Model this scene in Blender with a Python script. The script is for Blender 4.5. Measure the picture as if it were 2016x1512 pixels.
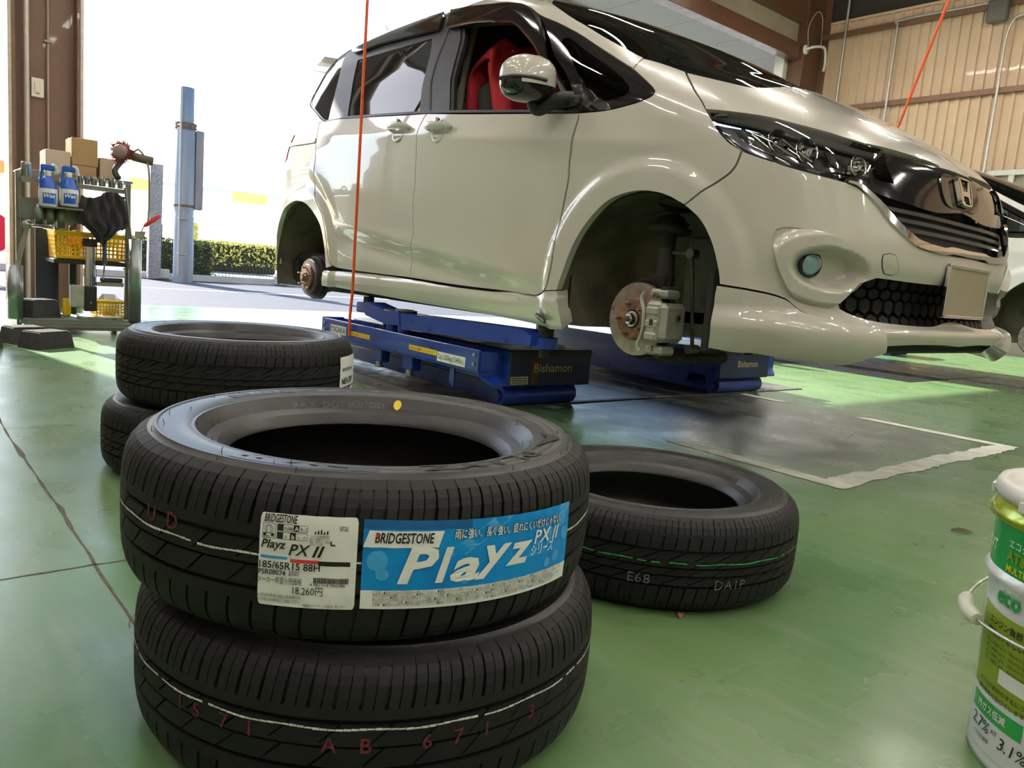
import bpy, bmesh, math, random
import numpy as np
from mathutils import Vector, Matrix
from mathutils.geometry import delaunay_2d_cdt

for o in list(bpy.data.objects): bpy.data.objects.remove(o, do_unlink=True)
SC = bpy.context.scene
COL = SC.collection
random.seed(7); RNG = np.random.RandomState(7)
PI = math.pi

# ------------------------------------------------------------------ camera
# world frame: X towards the nose of the lifted car, Y to the car's left, Z up, floor at 0
FPX = 1515.0
CAMP = np.array([1.8501, -2.9052, 0.5964])
FW = np.array([-0.7575, 0.6372, -0.1418]); FW /= np.linalg.norm(FW)
RT = np.array([0.6327, 0.7702, 0.0812]); RT -= FW * (RT @ FW); RT /= np.linalg.norm(RT)
UP = np.cross(RT, FW)
cd = bpy.data.cameras.new('camera'); cam = bpy.data.objects.new('camera', cd); COL.objects.link(cam)
cd.sensor_fit = 'HORIZONTAL'; cd.sensor_width = 36.0; cd.lens = FPX / 2016 * 36.0
cd.clip_start = 0.02; cd.clip_end = 400
cam.matrix_world = Matrix(((RT[0], UP[0], -FW[0], CAMP[0]), (RT[1], UP[1], -FW[1], CAMP[1]),
                           (RT[2], UP[2], -FW[2], CAMP[2]), (0, 0, 0, 1)))
SC.camera = cam

# ------------------------------------------------------------------ sky, sun, exposure
SC.view_settings.view_transform = 'Standard'
SC.view_settings.look = 'None'
SC.view_settings.gamma = 1.0
SC.view_settings.use_curve_mapping = False
SC.view_settings.exposure = 0.15
wd = bpy.data.worlds.new('sky'); SC.world = wd; wd.use_nodes = True
nt = wd.node_tree; nt.nodes.clear()
wo = nt.nodes.new('ShaderNodeOutputWorld'); bg = nt.nodes.new('ShaderNodeBackground')
sky = nt.nodes.new('ShaderNodeTexSky'); sky.sky_type = 'NISHITA'; sky.sun_disc = False
SUN_DIR = Vector((1.0, 0.20, -0.67)).normalized()        # direction the sunlight travels
sky.sun_elevation = math.asin(-SUN_DIR.z)
sky.sun_rotation = math.atan2(-SUN_DIR.x, -SUN_DIR.y)
sky.air_density = 1.0; sky.dust_density = 0.6; sky.ozone_density = 1.0
nt.links.new(sky.outputs['Color'], bg.inputs['Color']); bg.inputs['Strength'].default_value = 0.42
nt.links.new(bg.outputs[0], wo.inputs['Surface'])
sl = bpy.data.lights.new('sun', 'SUN'); sl.energy = 16.0; sl.angle = math.radians(0.6); sl.color = (1, .95, .86)
so = bpy.data.objects.new('sun', sl); COL.objects.link(so)
so.rotation_euler = SUN_DIR.to_track_quat('-Z', 'Y').to_euler(); so.location = (-20, -8, 16)

# ------------------------------------------------------------------ pixel helpers (2016 x 1512 frame)
def ray(px):
    px = np.asarray(px, float)
    d = ((px[..., 0:1] - 1008) * RT - (px[..., 1:2] - 756) * UP) / FPX + FW
    return d
def on_y(px, y):
    d = ray(px); t = (y - CAMP[1]) / d[..., 1:2]; return CAMP + d * t
def on_x(px, x):
    d = ray(px); t = (x - CAMP[0]) / d[..., 0:1]; return CAMP + d * t
def on_z(px, z=0.0):
    d = ray(px); t = (z - CAMP[2]) / d[..., 2:3]; return CAMP + d * t
def on_plane(px, p0, n):
    d = ray(px); t = ((np.asarray(p0) - CAMP) @ np.asarray(n)) / (d @ np.asarray(n)); return CAMP + d * t[..., None]

# ------------------------------------------------------------------ materials
MATS = {}
def mat(name, col, rough=0.5, metal=0.0, coat=0.0, noise=0.0, scale=30.0, bump=0.0, bscale=200.0, spec=0.5,
        col2=None, detail=4.0, alpha=1.0, trans=0.0, emit=None, estr=0.0, rvar=0.0, ior=1.45, stretch=None):
    if name in MATS: return MATS[name]
    m = bpy.data.materials.new(name); m.use_nodes = True; t = m.node_tree; N = t.nodes; L = t.links
    b = N['Principled BSDF']
    def sv(k, v):
        if k in b.inputs: b.inputs[k].default_value = v
    sv('Base Color', (*col, 1)); sv('Roughness', rough); sv('Metallic', metal); sv('Coat Weight', coat)
    sv('Coat Roughness', 0.03); sv('Specular IOR Level', spec); sv('Alpha', alpha); sv('Transmission Weight', trans); sv('IOR', ior)
    if emit: sv('Emission Color', (*emit, 1)); sv('Emission Strength', estr)
    if noise or bump or rvar:
        tc = N.new('ShaderNodeTexCoord'); mp = N.new('ShaderNodeMapping'); L.new(tc.outputs['Object'], mp.inputs['Vector'])
        if stretch: mp.inputs['Scale'].default_value = stretch
    if noise or rvar:
        nz = N.new('ShaderNodeTexNoise'); nz.inputs['Scale'].default_value = scale; nz.inputs['Detail'].default_value = detail
        L.new(mp.outputs[0], nz.inputs['Vector'])
    if noise:
        c2 = col2 if col2 else tuple(c * (1 - noise) for c in col)
        mx = N.new('ShaderNodeValToRGB'); e = mx.color_ramp.elements
        e[0].position = 0.36; e[1].position = 0.64; e[0].color = (*c2, 1); e[1].color = (*col, 1)
        L.new(nz.outputs['Fac'], mx.inputs['Fac']); L.new(mx.outputs[0], b.inputs['Base Color'])
    if rvar:
        mr = N.new('ShaderNodeMapRange'); mr.inputs['From Min'].default_value = .3; mr.inputs['From Max'].default_value = .7
        mr.inputs['To Min'].default_value = max(0.02, rough - rvar); mr.inputs['To Max'].default_value = min(1, rough + rvar)
        L.new(nz.outputs['Fac'], mr.inputs['Value']); L.new(mr.outputs[0], b.inputs['Roughness'])
    if bump:
        n2 = N.new('ShaderNodeTexNoise'); n2.inputs['Scale'].default_value = bscale; n2.inputs['Detail'].default_value = 3
        L.new(mp.outputs[0], n2.inputs['Vector'])
        bp = N.new('ShaderNodeBump'); bp.inputs['Strength'].default_value = bump; bp.inputs['Distance'].default_value = 0.004
        L.new(n2.outputs['Fac'], bp.inputs['Height']); L.new(bp.outputs[0], b.inputs['Normal'])
    MATS[name] = m
    return m

M_PAINT = mat('pearl_white_paint', (.54, .52, .47), .26, 0, 1.0, noise=.015, scale=3)
M_PAINT2 = mat('plain_white_paint', (.70, .70, .68), .35, 0, 1.0, noise=.015, scale=3)
M_BLACK = mat('gloss_black_plastic', (.012, .012, .013), .08, 0, .6, noise=.1, scale=5)
M_SATIN = mat('satin_black_trim', (.022, .022, .025), .38, noise=.2, scale=20)
M_MATTE = mat('matte_black_plastic', (.016, .016, .016), .6, bump=.1, bscale=300)
M_DARK = mat('underbody_coating', (.03, .029, .027), .75, noise=.4, scale=9, bump=.4, bscale=60)
M_LINER = mat('arch_liner', (.19, .165, .12), .8, noise=.5, scale=5, bump=.3, bscale=80)
M_CHROME = mat('chrome', (.82, .82, .83), .06, 1.0, noise=.02, scale=10)
M_STEEL = mat('bare_steel', (.50, .47, .44), .34, 1.0, noise=.25, scale=14, rvar=.1)
M_ROTOR = mat('worn_rotor_steel', (.56, .50, .47), .32, .9, noise=.16, scale=25, rvar=.06, col2=(.44, .36, .33))
M_RUST = mat('rusty_hub', (.28, .155, .095), .75, .3, noise=.5, scale=28, bump=.3, bscale=120)
M_DRUM = mat('dull_drum_iron', (.10, .085, .075), .6, .5, noise=.4, scale=18, bump=.2, bscale=90)
M_ALU = mat('cast_aluminium', (.46, .46, .40), .48, .6, noise=.2, scale=16, bump=.25, bscale=120)
M_GLASS_DARK = mat('privacy_glass', (.010, .014, .016), .02, 0, 0.0, noise=.1, scale=2, spec=.55)
M_RUBBER = mat('rubber_black', (.018, .018, .019), .55, noise=.2, scale=40)
M_SEAT = mat('seat_fabric', (.035, .033, .032), .9, bump=.3, bscale=400)
M_REDCLOTH = mat('red_cloth', (.42, .012, .02), .75, noise=.25, scale=6, bump=.3, bscale=60)
M_WHITE = mat('white_print', (.86, .86, .84), .4, noise=.02, scale=8)
M_TAN = mat('tan_plate', (.36, .30, .215), .5, noise=.04, scale=8)

def glass_mat(name, tint, rough=0.0, mixf=.12):
    m = bpy.data.materials.new(name); m.use_nodes = True; t = m.node_tree; N = t.nodes; L = t.links
    for n in list(N):
        if n.type != 'OUTPUT_MATERIAL': N.remove(n)
    out = [n for n in N if n.type == 'OUTPUT_MATERIAL'][0]
    tr = N.new('ShaderNodeBsdfTransparent'); tr.inputs[0].default_value = (*tint, 1)
    gl = N.new('ShaderNodeBsdfGlossy'); gl.inputs['Roughness'].default_value = rough
    fr = N.new('ShaderNodeFresnel'); fr.inputs['IOR'].default_value = 1.5
    mx = N.new('ShaderNodeMixShader'); L.new(fr.outputs[0], mx.inputs['Fac']); L.new(tr.outputs[0], mx.inputs[1]); L.new(gl.outputs[0], mx.inputs[2])
    L.new(mx.outputs[0], out.inputs['Surface']); MATS[name] = m
    return m
M_GLASS = glass_mat('clear_glass', (.80, .84, .82))
M_TINT = glass_mat('tinted_glass', (.10, .12, .12))
M_LENS = glass_mat('lamp_lens', (.93, .94, .95))

# ------------------------------------------------------------------ object helpers
LOCALS = set()      # things whose parts are modelled in the thing's own frame
def thing(name, label, cat, loc=(0, 0, 0), group=None, rotz=0.0):
    o = bpy.data.objects.new(name, None); COL.objects.link(o); o.location = loc; o.rotation_euler = (0, 0, rotz)
    o.empty_display_size = .05
    o['label'] = label; o['category'] = cat
    if group: o['group'] = group
    return o
def tag(o, label, cat, group=None):
    o['label'] = label; o['category'] = cat
    if group: o['group'] = group
    return o
def link(name, me, m, parent=None, label=None):
    o = bpy.data.objects.new(name, me); COL.objects.link(o)
    if m is not None:
        for q in (m if isinstance(m, (list, tuple)) else [m]): me.materials.append(q)
    if parent is not None:
        o.parent = parent
        if parent.type == 'EMPTY' and parent.name not in LOCALS: o.matrix_parent_inverse = parent.matrix_basis.inverted()
    if label: o['label'] = label
    return o

class MB:
    """collects geometry (world or local coordinates), build() links it as one mesh object"""
    def __init__(s): s.v = []; s.f = []; s.m = []; s.sm = []
    def add(s, V, F, mi=0, smooth=False):
        b = len(s.v); s.v.extend([tuple(map(float, p)) for p in V]); s.f.extend([tuple(int(i) + b for i in f) for f in F])
        s.m.extend([mi] * len(F)); s.sm.extend([smooth] * len(F)); return s
    def box(s, lo, hi, mi=0, R=None, o=None):
        x0, y0, z0 = lo; x1, y1, z1 = hi
        V = np.array([(x0, y0, z0), (x1, y0, z0), (x1, y1, z0), (x0, y1, z0), (x0, y0, z1), (x1, y0, z1), (x1, y1, z1), (x0, y1, z1)], float)
        if R is not None: V = (np.asarray(R) @ V.T).T
        if o is not None: V = V + np.asarray(o)
        return s.add(V, [(0, 3, 2, 1), (4, 5, 6, 7), (0, 1, 5, 4), (1, 2, 6, 5), (2, 3, 7, 6), (3, 0, 4, 7)], mi)
    def rbox(s, lo, hi, r=.005, mi=0, R=None, o=None):
        """box with chamfered edges"""
        lo = np.asarray(lo, float); hi = np.asarray(hi, float); r = min(r, (hi - lo).min() * .45)
        V = []; idx = {}
        for sx in (0, 1):
            for sy in (0, 1):
                for sz in (0, 1):
                    for ax in range(3):
                        p = []
                        for k, sgn in enumerate((sx, sy, sz)):
                            e = hi[k] if sgn else lo[k]
                            if k != ax: e += -r if sgn else r
                            p.append(e)
                        idx[(sx, sy, sz, ax)] = len(V); V.append(p)
        F = []
        for ax in range(3):
            for sg in (0, 1):
                c = []
                for (a, b) in ((0, 0), (1, 0), (1, 1), (0, 1)):
                    k = [0, 0, 0]; k[ax] = sg; k[(ax + 1) % 3] = a; k[(ax + 2) % 3] = b; c.append(idx[(*k, ax)])
                F.append(c if sg else c[::-1])
        for ax in range(3):
            a1, a2 = (ax + 1) % 3, (ax + 2) % 3
            for s1 in (0, 1):
                for s2 in (0, 1):
                    k0 = [0, 0, 0]; k0[a1] = s1; k0[a2] = s2; k1 = list(k0); k1[ax] = 1
                    q = [idx[(*k0, a1)], idx[(*k1, a1)], idx[(*k1, a2)], idx[(*k0, a2)]]
                    F.append(q if (s1 + s2) % 2 == 0 else q[::-1])
        for sx in (0, 1):
            for sy in (0, 1):
                for sz in (0, 1):
                    t = [idx[(sx, sy, sz, 0)], idx[(sx, sy, sz, 1)], idx[(sx, sy, sz, 2)]]
                    F.append(t if (sx + sy + sz) % 2 else t[::-1])
        V = np.array(V)
        if R is not None: V = (np.asarray(R) @ V.T).T
        if o is not None: V = V + np.asarray(o)
        return s.add(V, F, mi)
    def cyl(s, p0, p1, r0, r1=None, n=20, mi=0, cap=True, smooth=True):
        p0 = np.asarray(p0, float); p1 = np.asarray(p1, float); r1 = r0 if r1 is None else r1
        a = p1 - p0; a = a / np.linalg.norm(a); h = np.array([0, 0, 1.]) if abs(a[2]) < .9 else np.array([1., 0, 0])
        e1 = np.cross(a, h); e1 /= np.linalg.norm(e1); e2 = np.cross(a, e1)
        T = np.arange(n) * 2 * PI / n; C = np.outer(np.cos(T), e1) + np.outer(np.sin(T), e2)
        V = np.concatenate([p0 + C * r0, p1 + C * r1])
        s.add(V, [(i, i + n, (i + 1) % n + n, (i + 1) % n) for i in range(n)], mi, smooth)
        if cap:
            if r0 > 1e-6: s.add(p0 + C * r0, [tuple(range(n))], mi)
            if r1 > 1e-6: s.add(p1 + C * r1, [tuple(range(n))[::-1]], mi)
        return s
    def tube(s, P, r, n=10, mi=0, cap=True):
        P = np.asarray(P, float); k = len(P); rr = np.broadcast_to(np.asarray(r, float), (k,))
        T = np.gradient(P, axis=0); T /= np.linalg.norm(T, axis=1)[:, None] + 1e-12
        h = np.array([0, 0, 1.]) if abs(T[0][2]) < .9 else np.array([1., 0, 0])
        e1 = np.cross(T[0], h); e1 /= np.linalg.norm(e1); V = []
        A = np.arange(n) * 2 * PI / n
        for i in range(k):
            e1 = e1 - T[i] * (e1 @ T[i]); e1 /= np.linalg.norm(e1); e2 = np.cross(T[i], e1)
            V.append(P[i] + rr[i] * (np.outer(np.cos(A), e1) + np.outer(np.sin(A), e2)))
        V = np.concatenate(V); F = []
        for i in range(k - 1):
            for j in range(n): F.append((i * n + j, i * n + (j + 1) % n, (i + 1) * n + (j + 1) % n, (i + 1) * n + j))
        s.add(V, F, mi, True)
        if cap: s.add(V[:n], [tuple(range(n))[::-1]], mi); s.add(V[-n:], [tuple(range(n))], mi)
        return s
    def lathe(s, prof, n=32, o=(0, 0, 0), axis=(0, 0, 1), mi=0, smooth=True, ang=(0, 2 * PI)):
        """prof: list of (radius, height along axis)"""
        a = np.asarray(axis, float); a /= np.linalg.norm(a); h = np.array([0, 0, 1.]) if abs(a[2]) < .9 else np.array([1., 0, 0])
        e1 = np.cross(h, a) if abs(a[2]) < .9 else np.array([1., 0, 0]); e1 /= np.linalg.norm(e1); e2 = np.cross(a, e1)
        full = abs(ang[1] - ang[0] - 2 * PI) < 1e-6; m = n if full else n + 1
        T = ang[0] + np.arange(m) * (ang[1] - ang[0]) / n; D = np.outer(np.cos(T), e1) + np.outer(np.sin(T), e2); V = []
        for r, z in prof: V.append(np.asarray(o) + D * r + a * z)
        V = np.concatenate(V); F = []
        for i in range(len(prof) - 1):
            for j in range(n):
                j2 = (j + 1) % m
                F.append((i * m + j, i * m + j2, (i + 1) * m + j2, (i + 1) * m + j))
        return s.add(V, F, mi, smooth)
    def prism(s, poly, ext, mi=0):
        """poly: 3D planar loop, ext: extrusion vector"""
        P = np.asarray(poly, float); n = len(P); Q = P + np.asarray(ext, float); V = np.concatenate([P, Q])
        F = [tuple(range(n))[::-1], tuple(range(n, 2 * n))] + [(i, (i + 1) % n, (i + 1) % n + n, i + n) for i in range(n)]
        return s.add(V, F, mi)
    def mesh(s, name, autosmooth=True):
        me = bpy.data.meshes.new(name); me.from_pydata(s.v, [], s.f); me.update()
        me.polygons.foreach_set('material_index', s.m); me.polygons.foreach_set('use_smooth', s.sm); me.update()
        return me
    def build(s, name, m, parent=None, label=None, fix=True):
        me = s.mesh(name)
        if fix:
            bm = bmesh.new(); bm.from_mesh(me); bmesh.ops.recalc_face_normals(bm, faces=bm.faces); bm.to_mesh(me); bm.free()
        return link(name, me, m, parent, label)

def bez(P, n=24):
    """Catmull-Rom through 3D points"""
    P = np.asarray(P, float); Q = np.vstack([2 * P[0] - P[1], P, 2 * P[-1] - P[-2]]); out = []
    for i in range(len(P) - 1):
        p0, p1, p2, p3 = Q[i:i + 4]
        for t in np.linspace(0, 1, n, endpoint=False):
            out.append(.5 * ((2 * p1) + (-p0 + p2) * t + (2 * p0 - 5 * p1 + 4 * p2 - p3) * t * t + (-p0 + 3 * p1 - 3 * p2 + p3) * t ** 3))
    out.append(P[-1]); return np.array(out)
def rotz(a): c, s_ = math.cos(a), math.sin(a); return np.array([[c, -s_, 0], [s_, c, 0], [0, 0, 1]])
def rotx(a): c, s_ = math.cos(a), math.sin(a); return np.array([[1, 0, 0], [0, c, -s_], [0, s_, c]])
def roty(a): c, s_ = math.cos(a), math.sin(a); return np.array([[c, 0, s_], [0, 1, 0], [-s_, 0, c]])

_txt = {}
def text_mesh(body, size=1.0, bold=0.0, shear=0.0, align='LEFT', spacing=1.0, wscale=1.0, fit=None, res=2):
    """flat text outline as (verts Nx2, faces); x along baseline, y up"""
    cu = bpy.data.curves.new('lettering', 'FONT'); cu.body = body; cu.size = size; cu.align_x = align; cu.shear = shear
    cu.offset = bold * size; cu.space_character = spacing; cu.resolution_u = res; cu.fill_mode = 'FRONT'
    ob = bpy.data.objects.new('lettering', cu); COL.objects.link(ob)
    dg = bpy.context.evaluated_depsgraph_get(); me = bpy.data.meshes.new_from_object(ob.evaluated_get(dg))
    V = np.array([v.co[:2] for v in me.vertices]) if len(me.vertices) else np.zeros((0, 2)); F = [tuple(p.vertices) for p in me.polygons]
    bpy.data.objects.remove(ob, do_unlink=True); bpy.data.curves.remove(cu); bpy.data.meshes.remove(me)
    if len(V):
        V[:, 0] *= wscale
        if fit: V[:, 0] *= fit / (V[:, 0].max() - V[:, 0].min())
        if fit and align == 'LEFT': V[:, 0] -= V[:, 0].min()
    return V, F
def text_on(name, body, m, fn, parent=None, **kw):
    """lettering laid on a surface: fn maps Nx2 text coordinates to Nx3 positions"""
    V, F = text_mesh(body, **kw)
    if not len(V): return None
    mb = MB(); mb.add(fn(V), F); o = mb.build(name, m, parent, fix=False); return o
def plane_fn(o, ex, ey): 
    o = np.asarray(o, float); ex = np.asarray(ex, float); ey = np.asarray(ey, float)
    return lambda V: o + V[:, :1] * ex + V[:, 1:2] * ey
# ================================================================== CAR BODY SURFACE
def _tab(pts, sig=.012):
    z = np.arange(.30, 2.0, .002); v = np.interp(z, [p[0] for p in pts], [p[1] for p in pts])
    k = np.arange(-30, 31) * .002; g = np.exp(-.5 * (k / sig) ** 2); g /= g.sum()
    vp = np.concatenate([np.full(30, v[0]), v, np.full(30, v[-1])]); return z, np.convolve(vp, g, 'valid')
ZT = 1.955
_W = _tab([(.38, .78), (.43, .815), (.50, .835), (.58, .844), (.70, .8475), (.95, .8475), (1.08, .844), (1.16, .838), (1.25, .825), (1.32, .807),
           (1.45, .772), (1.6, .733), (1.75, .69), (1.83, .655), (1.88, .61), (1.915, .54), (1.94, .42), (1.952, .22), (1.955, .05)], .010)
_XC = _tab([(.38, .66), (.43, .76), (.47, .785), (.50, .785), (.54, .755), (.58, .740), (.66, .75), (.72, .768), (.78, .767), (.84, .752), (.92, .73), (1.0, .709),
            (1.05, .695), (1.09, .665), (1.13, .625), (1.2, .52), (1.28, .375), (1.345, .245), (1.38, .16), (1.42, .065), (1.5, -.085), (1.6, -.275), (1.73, -.57),
            (1.86, -.91), (1.91, -1.10), (1.94, -1.35), (1.955, -1.8)], .010)
_XS = _tab([(.38, .22), (1.0, .22), (1.1, .15), (1.2, -.02), (1.34, -.35), (1.48, -.65), (1.68, -.9), (1.77, -1.06), (1.88, -1.35), (1.955, -1.9)], .03)
_XR = _tab([(.38, -3.38), (.45, -3.45), (.75, -3.49), (1.0, -3.46), (1.3, -3.43), (1.55, -3.34), (1.75, -3.24), (1.86, -3.14), (1.92, -2.95), (1.955, -2.5)], .02)
_XQ = _tab([(.38, -2.95), (1.3, -2.90), (1.6, -2.75), (1.8, -2.6), (1.9, -2.4), (1.955, -2.2)], .03)
NR = 2.6
_NF = _tab([(.38, 3.1), (1.0, 3.1), (1.12, 2.7), (1.22, 2.5), (1.955, 2.5)], .03)
def nf(z): return np.interp(z, _NF[0], _NF[1])
def _g(t, z): return np.interp(z, t[0], t[1])
def S(u, z):
    """body surface: u 0..1 rear wrap, 1..2 right side, 2..4 nose (3 = centre line), z height"""
    u = np.asarray(u, float); z = np.asarray(z, float); w = _g(_W, z); xc = _g(_XC, z); xs = _g(_XS, z); xr = _g(_XR, z); xq = _g(_XQ, z)
    ph = np.clip(u - 2, 0, 2) * PI / 2; c = np.cos(ph); s_ = np.abs(np.sin(ph)); n_ = nf(z); rho = 1 / (np.abs(c) ** n_ + s_ ** n_) ** (1 / n_)
    xf, yf = xs + (xc - xs) * rho * s_, -w * rho * c
    pr = np.clip(1 - u, 0, 1) * PI / 2; c2 = np.cos(pr); s2 = np.abs(np.sin(pr)); rr = 1 / (np.abs(c2) ** NR + s2 ** NR) ** (1 / NR)
    xb, yb = xq + (xr - xq) * rr * s2, -w * rr * c2
    x = np.where(u > 2, xf, np.where(u < 1, xb, xq + (xs - xq) * (u - 1))); y = np.where(u > 2, yf, np.where(u < 1, yb, -w))
    return np.stack([x, y, z + 0 * x], -1)
def Sinv(P):
    x, y, z = P[..., 0], P[..., 1], P[..., 2]; w = np.maximum(_g(_W, z), 1e-3); xc = _g(_XC, z); xs = _g(_XS, z); xr = _g(_XR, z); xq = _g(_XQ, z)
    uf = 2 + np.arctan2(np.maximum(x - xs, 0) / (xc - xs), -y / w) / (PI / 2)
    ub = 1 - np.arctan2(np.maximum(xq - x, 0) / (xq - xr), -y / w) / (PI / 2)
    return np.where(x > xs, uf, np.where(x < xq, ub, 1 + (x - xq) / (xs - xq)))
def Fimp(P):
    x, y, z = P[..., 0], P[..., 1], P[..., 2]; w = np.maximum(_g(_W, z), 1e-3); xc = _g(_XC, z); xs = _g(_XS, z); xr = _g(_XR, z); xq = _g(_XQ, z)
    n_ = nf(z); a = np.maximum((x - xs) / (xc - xs), 0); b = np.maximum((xq - x) / (xq - xr), 0)
    v = np.where(x > xs, (a ** n_ + (np.abs(y) / w) ** n_) ** (1 / n_), np.where(x < xq, (b ** NR + (np.abs(y) / w) ** NR) ** (1 / NR), np.abs(y) / w)) - 1
    return np.where((z < .32) | (z > 1.99), 1.0, v)
_TT = np.linspace(1.2, 8.0, 1700)
def hit(px):
    """first point of the body surface seen through each pixel (nearest approach if it only just misses)"""
    out = []
    for p in np.atleast_2d(np.asarray(px, float)):
        d = ray(p); Q = CAMP + d * _TT[:, None]; f = Fimp(Q); k = np.where(f < 0)[0]
        if len(k):
            a, b = _TT[max(k[0] - 1, 0)], _TT[k[0]]
            for _ in range(30):
                m = .5 * (a + b)
                if Fimp(CAMP + d * m) < 0: b = m
                else: a = m
            t = b
        else: t = _TT[np.argmin(f)]
        out.append(CAMP + d * t)
    return np.array(out)
def bump(t): return np.clip(t, 0, 1) ** 2 * (3 - 2 * np.clip(t, 0, 1))
ARCH_F = (0.015, .545, .370); ARCH_R = (-2.755, .540, .388)
def sab(t, e=.012): return np.sqrt(t * t + e * e) - e
def disp(P):
    """pressed-in creases and wheel-arch flares, metres outward"""
    x, z = P[..., 0], P[..., 2]; d = 0 * x
    for (ax, az, r) in (ARCH_F, ARCH_R):
        q = np.hypot(x - ax, z - az); d = d + .015 * bump((r + .125 - q) / .06) * bump((1.12 - z) / .1)
    mid = bump((x + 2.75) / .35) * bump((.25 - x) / .35)
    zs = 1.113 - (x + .351) * .0913
    d = d + mid * .011 * np.exp(-sab(z - zs) / .05)
    zl = .80 - (x + 2.25) * .125
    m2 = bump((x + 2.38) / .3) * bump((-.42 - x) / .35)
    d = d + m2 * (.007 * np.exp(-sab(z - zl) / .035) - .016 * np.exp(-((z - (zl - .085)) / .05) ** 2))
    # rear quarter swage
    zr = 1.13 - .9 * np.maximum(x + 2.66, 0) ** 1.25
    d = d + .010 * np.exp(-sab(z - zr) / .04) * bump((-2.25 - x) / .2)
    return d
def surf(u, z, off=0.0, extra=None):
    """displaced surface point and normal"""
    def f(u_, z_):
        P = S(u_, z_); e = 1e-3
        return P
    e = 2e-3; P = S(u, z); tu = S(u + e, z) - S(u - e, z); tz = S(u, np.minimum(z + e, ZT)) - S(u, z - e)
    n = np.cross(tu, tz); n /= np.linalg.norm(n, axis=-1, keepdims=True) + 1e-12
    dd = disp(P) * np.clip(-n[..., 1:2][..., 0] * 1.2, 0, 1) + off
    if extra is not None: dd = dd + extra(P, u, z)
    return P + n * dd[..., None], n
def surf_n(u, z, off=0.0, extra=None):
    e = 3e-3; P, n0 = surf(u, z, off, extra); zz = np.clip(z, .305, ZT - .004)
    a = surf(u + e, zz, off, extra)[0] - surf(u - e, zz, off, extra)[0]; b = surf(u, zz + e, off, extra)[0] - surf(u, zz - e, off, extra)[0]
    n = np.cross(a, b); n /= np.linalg.norm(n, axis=-1, keepdims=True) + 1e-12
    return P, n

def to_uz(pt):
    """one loop point -> (u, z): pixel (x, y), ('u', u, z), ('q', x, z) on the side"""
    if isinstance(pt[0], str):
        if pt[0] == 'u': return (pt[1], pt[2])
        if pt[0] == 'q':
            x, z = pt[1], pt[2]; xs, xq = _g(_XS, z), _g(_XQ, z)
            if x > xs: s_ = min((x - xs) / (_g(_XC, z) - xs), .9999); return (2 + math.atan2(s_, (1 - s_ ** nf(z)) ** (1 / nf(z))) / (PI / 2), z)
            if x < xq: s_ = min((xq - x) / (xq - _g(_XR, z)), .9999); return (1 - math.atan2(s_, (1 - s_ ** NR) ** (1 / NR)) / (PI / 2), z)
            return (1 + (x - xq) / (xs - xq), z)
        if pt[0] == 'f':      # (y, z) on the nose
            y, z = pt[1], pt[2]; c = -y / _g(_W, z); s_ = (max(1 - abs(c) ** nf(z), 0)) ** (1 / nf(z)); return (2 + math.atan2(s_, c) / (PI / 2), z)
    P = hit(pt[:2])[0]
    return (float(Sinv(P)), float(P[2]))
SU = 2.9; SF = 1.05      # metres per unit of u on the side / on the wraps (keeps the flat domain roughly isometric)
def flat(u): u = np.asarray(u, float); return np.where(u < 1, (u - 1) * SF, np.where(u < 2, (u - 1) * SU, SU + (u - 2) * SF))
def unflat(a): a = np.asarray(a, float); return np.where(a < 0, 1 + a / SF, np.where(a < SU, 1 + a / SU, 2 + (a - SU) / SF))
def loop2d(pts, mirror=False, step=.014):
    """closed smooth loop in the flat domain; a trailing 'c' marks a corner"""
    Q = []; C = []
    for p in pts:
        c = p[-1] == 'c'; q = p[:-1] if c else p; u, z = to_uz(q); Q.append((float(flat(u)), z)); C.append(c)
    if mirror:
        m = 2 * float(flat(3.0)); k = len(Q)
        for i in range(k - 1, -1, -1):
            if abs(Q[i][0] - m / 2) > 1e-3: Q.append((m - Q[i][0], Q[i][1])); C.append(C[i])
            else: Q[i] = (m / 2, Q[i][1])
    Q = np.array(Q); n = len(Q); out = []
    for i in range(n):
        p1, p2 = Q[i], Q[(i + 1) % n]; p0 = Q[i - 1] if not C[i] else 2 * p1 - p2; p3 = Q[(i + 2) % n] if not C[(i + 1) % n] else 2 * p2 - p1
        L = np.linalg.norm(p2 - p1); k = max(1, int(L / step))
        d0, d3 = np.linalg.norm(p1 - p0), np.linalg.norm(p3 - p2)
        m1 = (p2 - p0) / (L + d0 + 1e-9) * L; m2 = (p3 - p1) / (L + d3 + 1e-9) * L
        for t in np.linspace(0, 1, k, endpoint=False):
            h = (2 * t ** 3 - 3 * t * t + 1) * p1 + (t ** 3 - 2 * t * t + t) * m1 + (-2 * t ** 3 + 3 * t * t) * p2 + (t ** 3 - t * t) * m2
            out.append(h)
    return np.array(out)
def inset(L, d):
    A = .5 * np.sum(L[:, 0] * np.roll(L[:, 1], -1) - np.roll(L[:, 0], -1) * L[:, 1]); t = np.roll(L, -1, 0) - np.roll(L, 1, 0)
    n = np.stack([-t[:, 1], t[:, 0]], 1); n /= np.linalg.norm(n, axis=1)[:, None] + 1e-9
    return L + n * (d if A > 0 else -d)
def inside(P, loops):
    r = np.zeros(len(P), bool); x, y = P[:, 0], P[:, 1]
    for L in loops:
        a = L; b = np.roll(L, -1, 0)
        for (x1, y1), (x2, y2) in zip(a, b):
            if y1 == y2: continue
            c = ((y1 > y) != (y2 > y)) & (x < (x2 - x1) * (y - y1) / (y2 - y1) + x1); r ^= c
    return r
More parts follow.
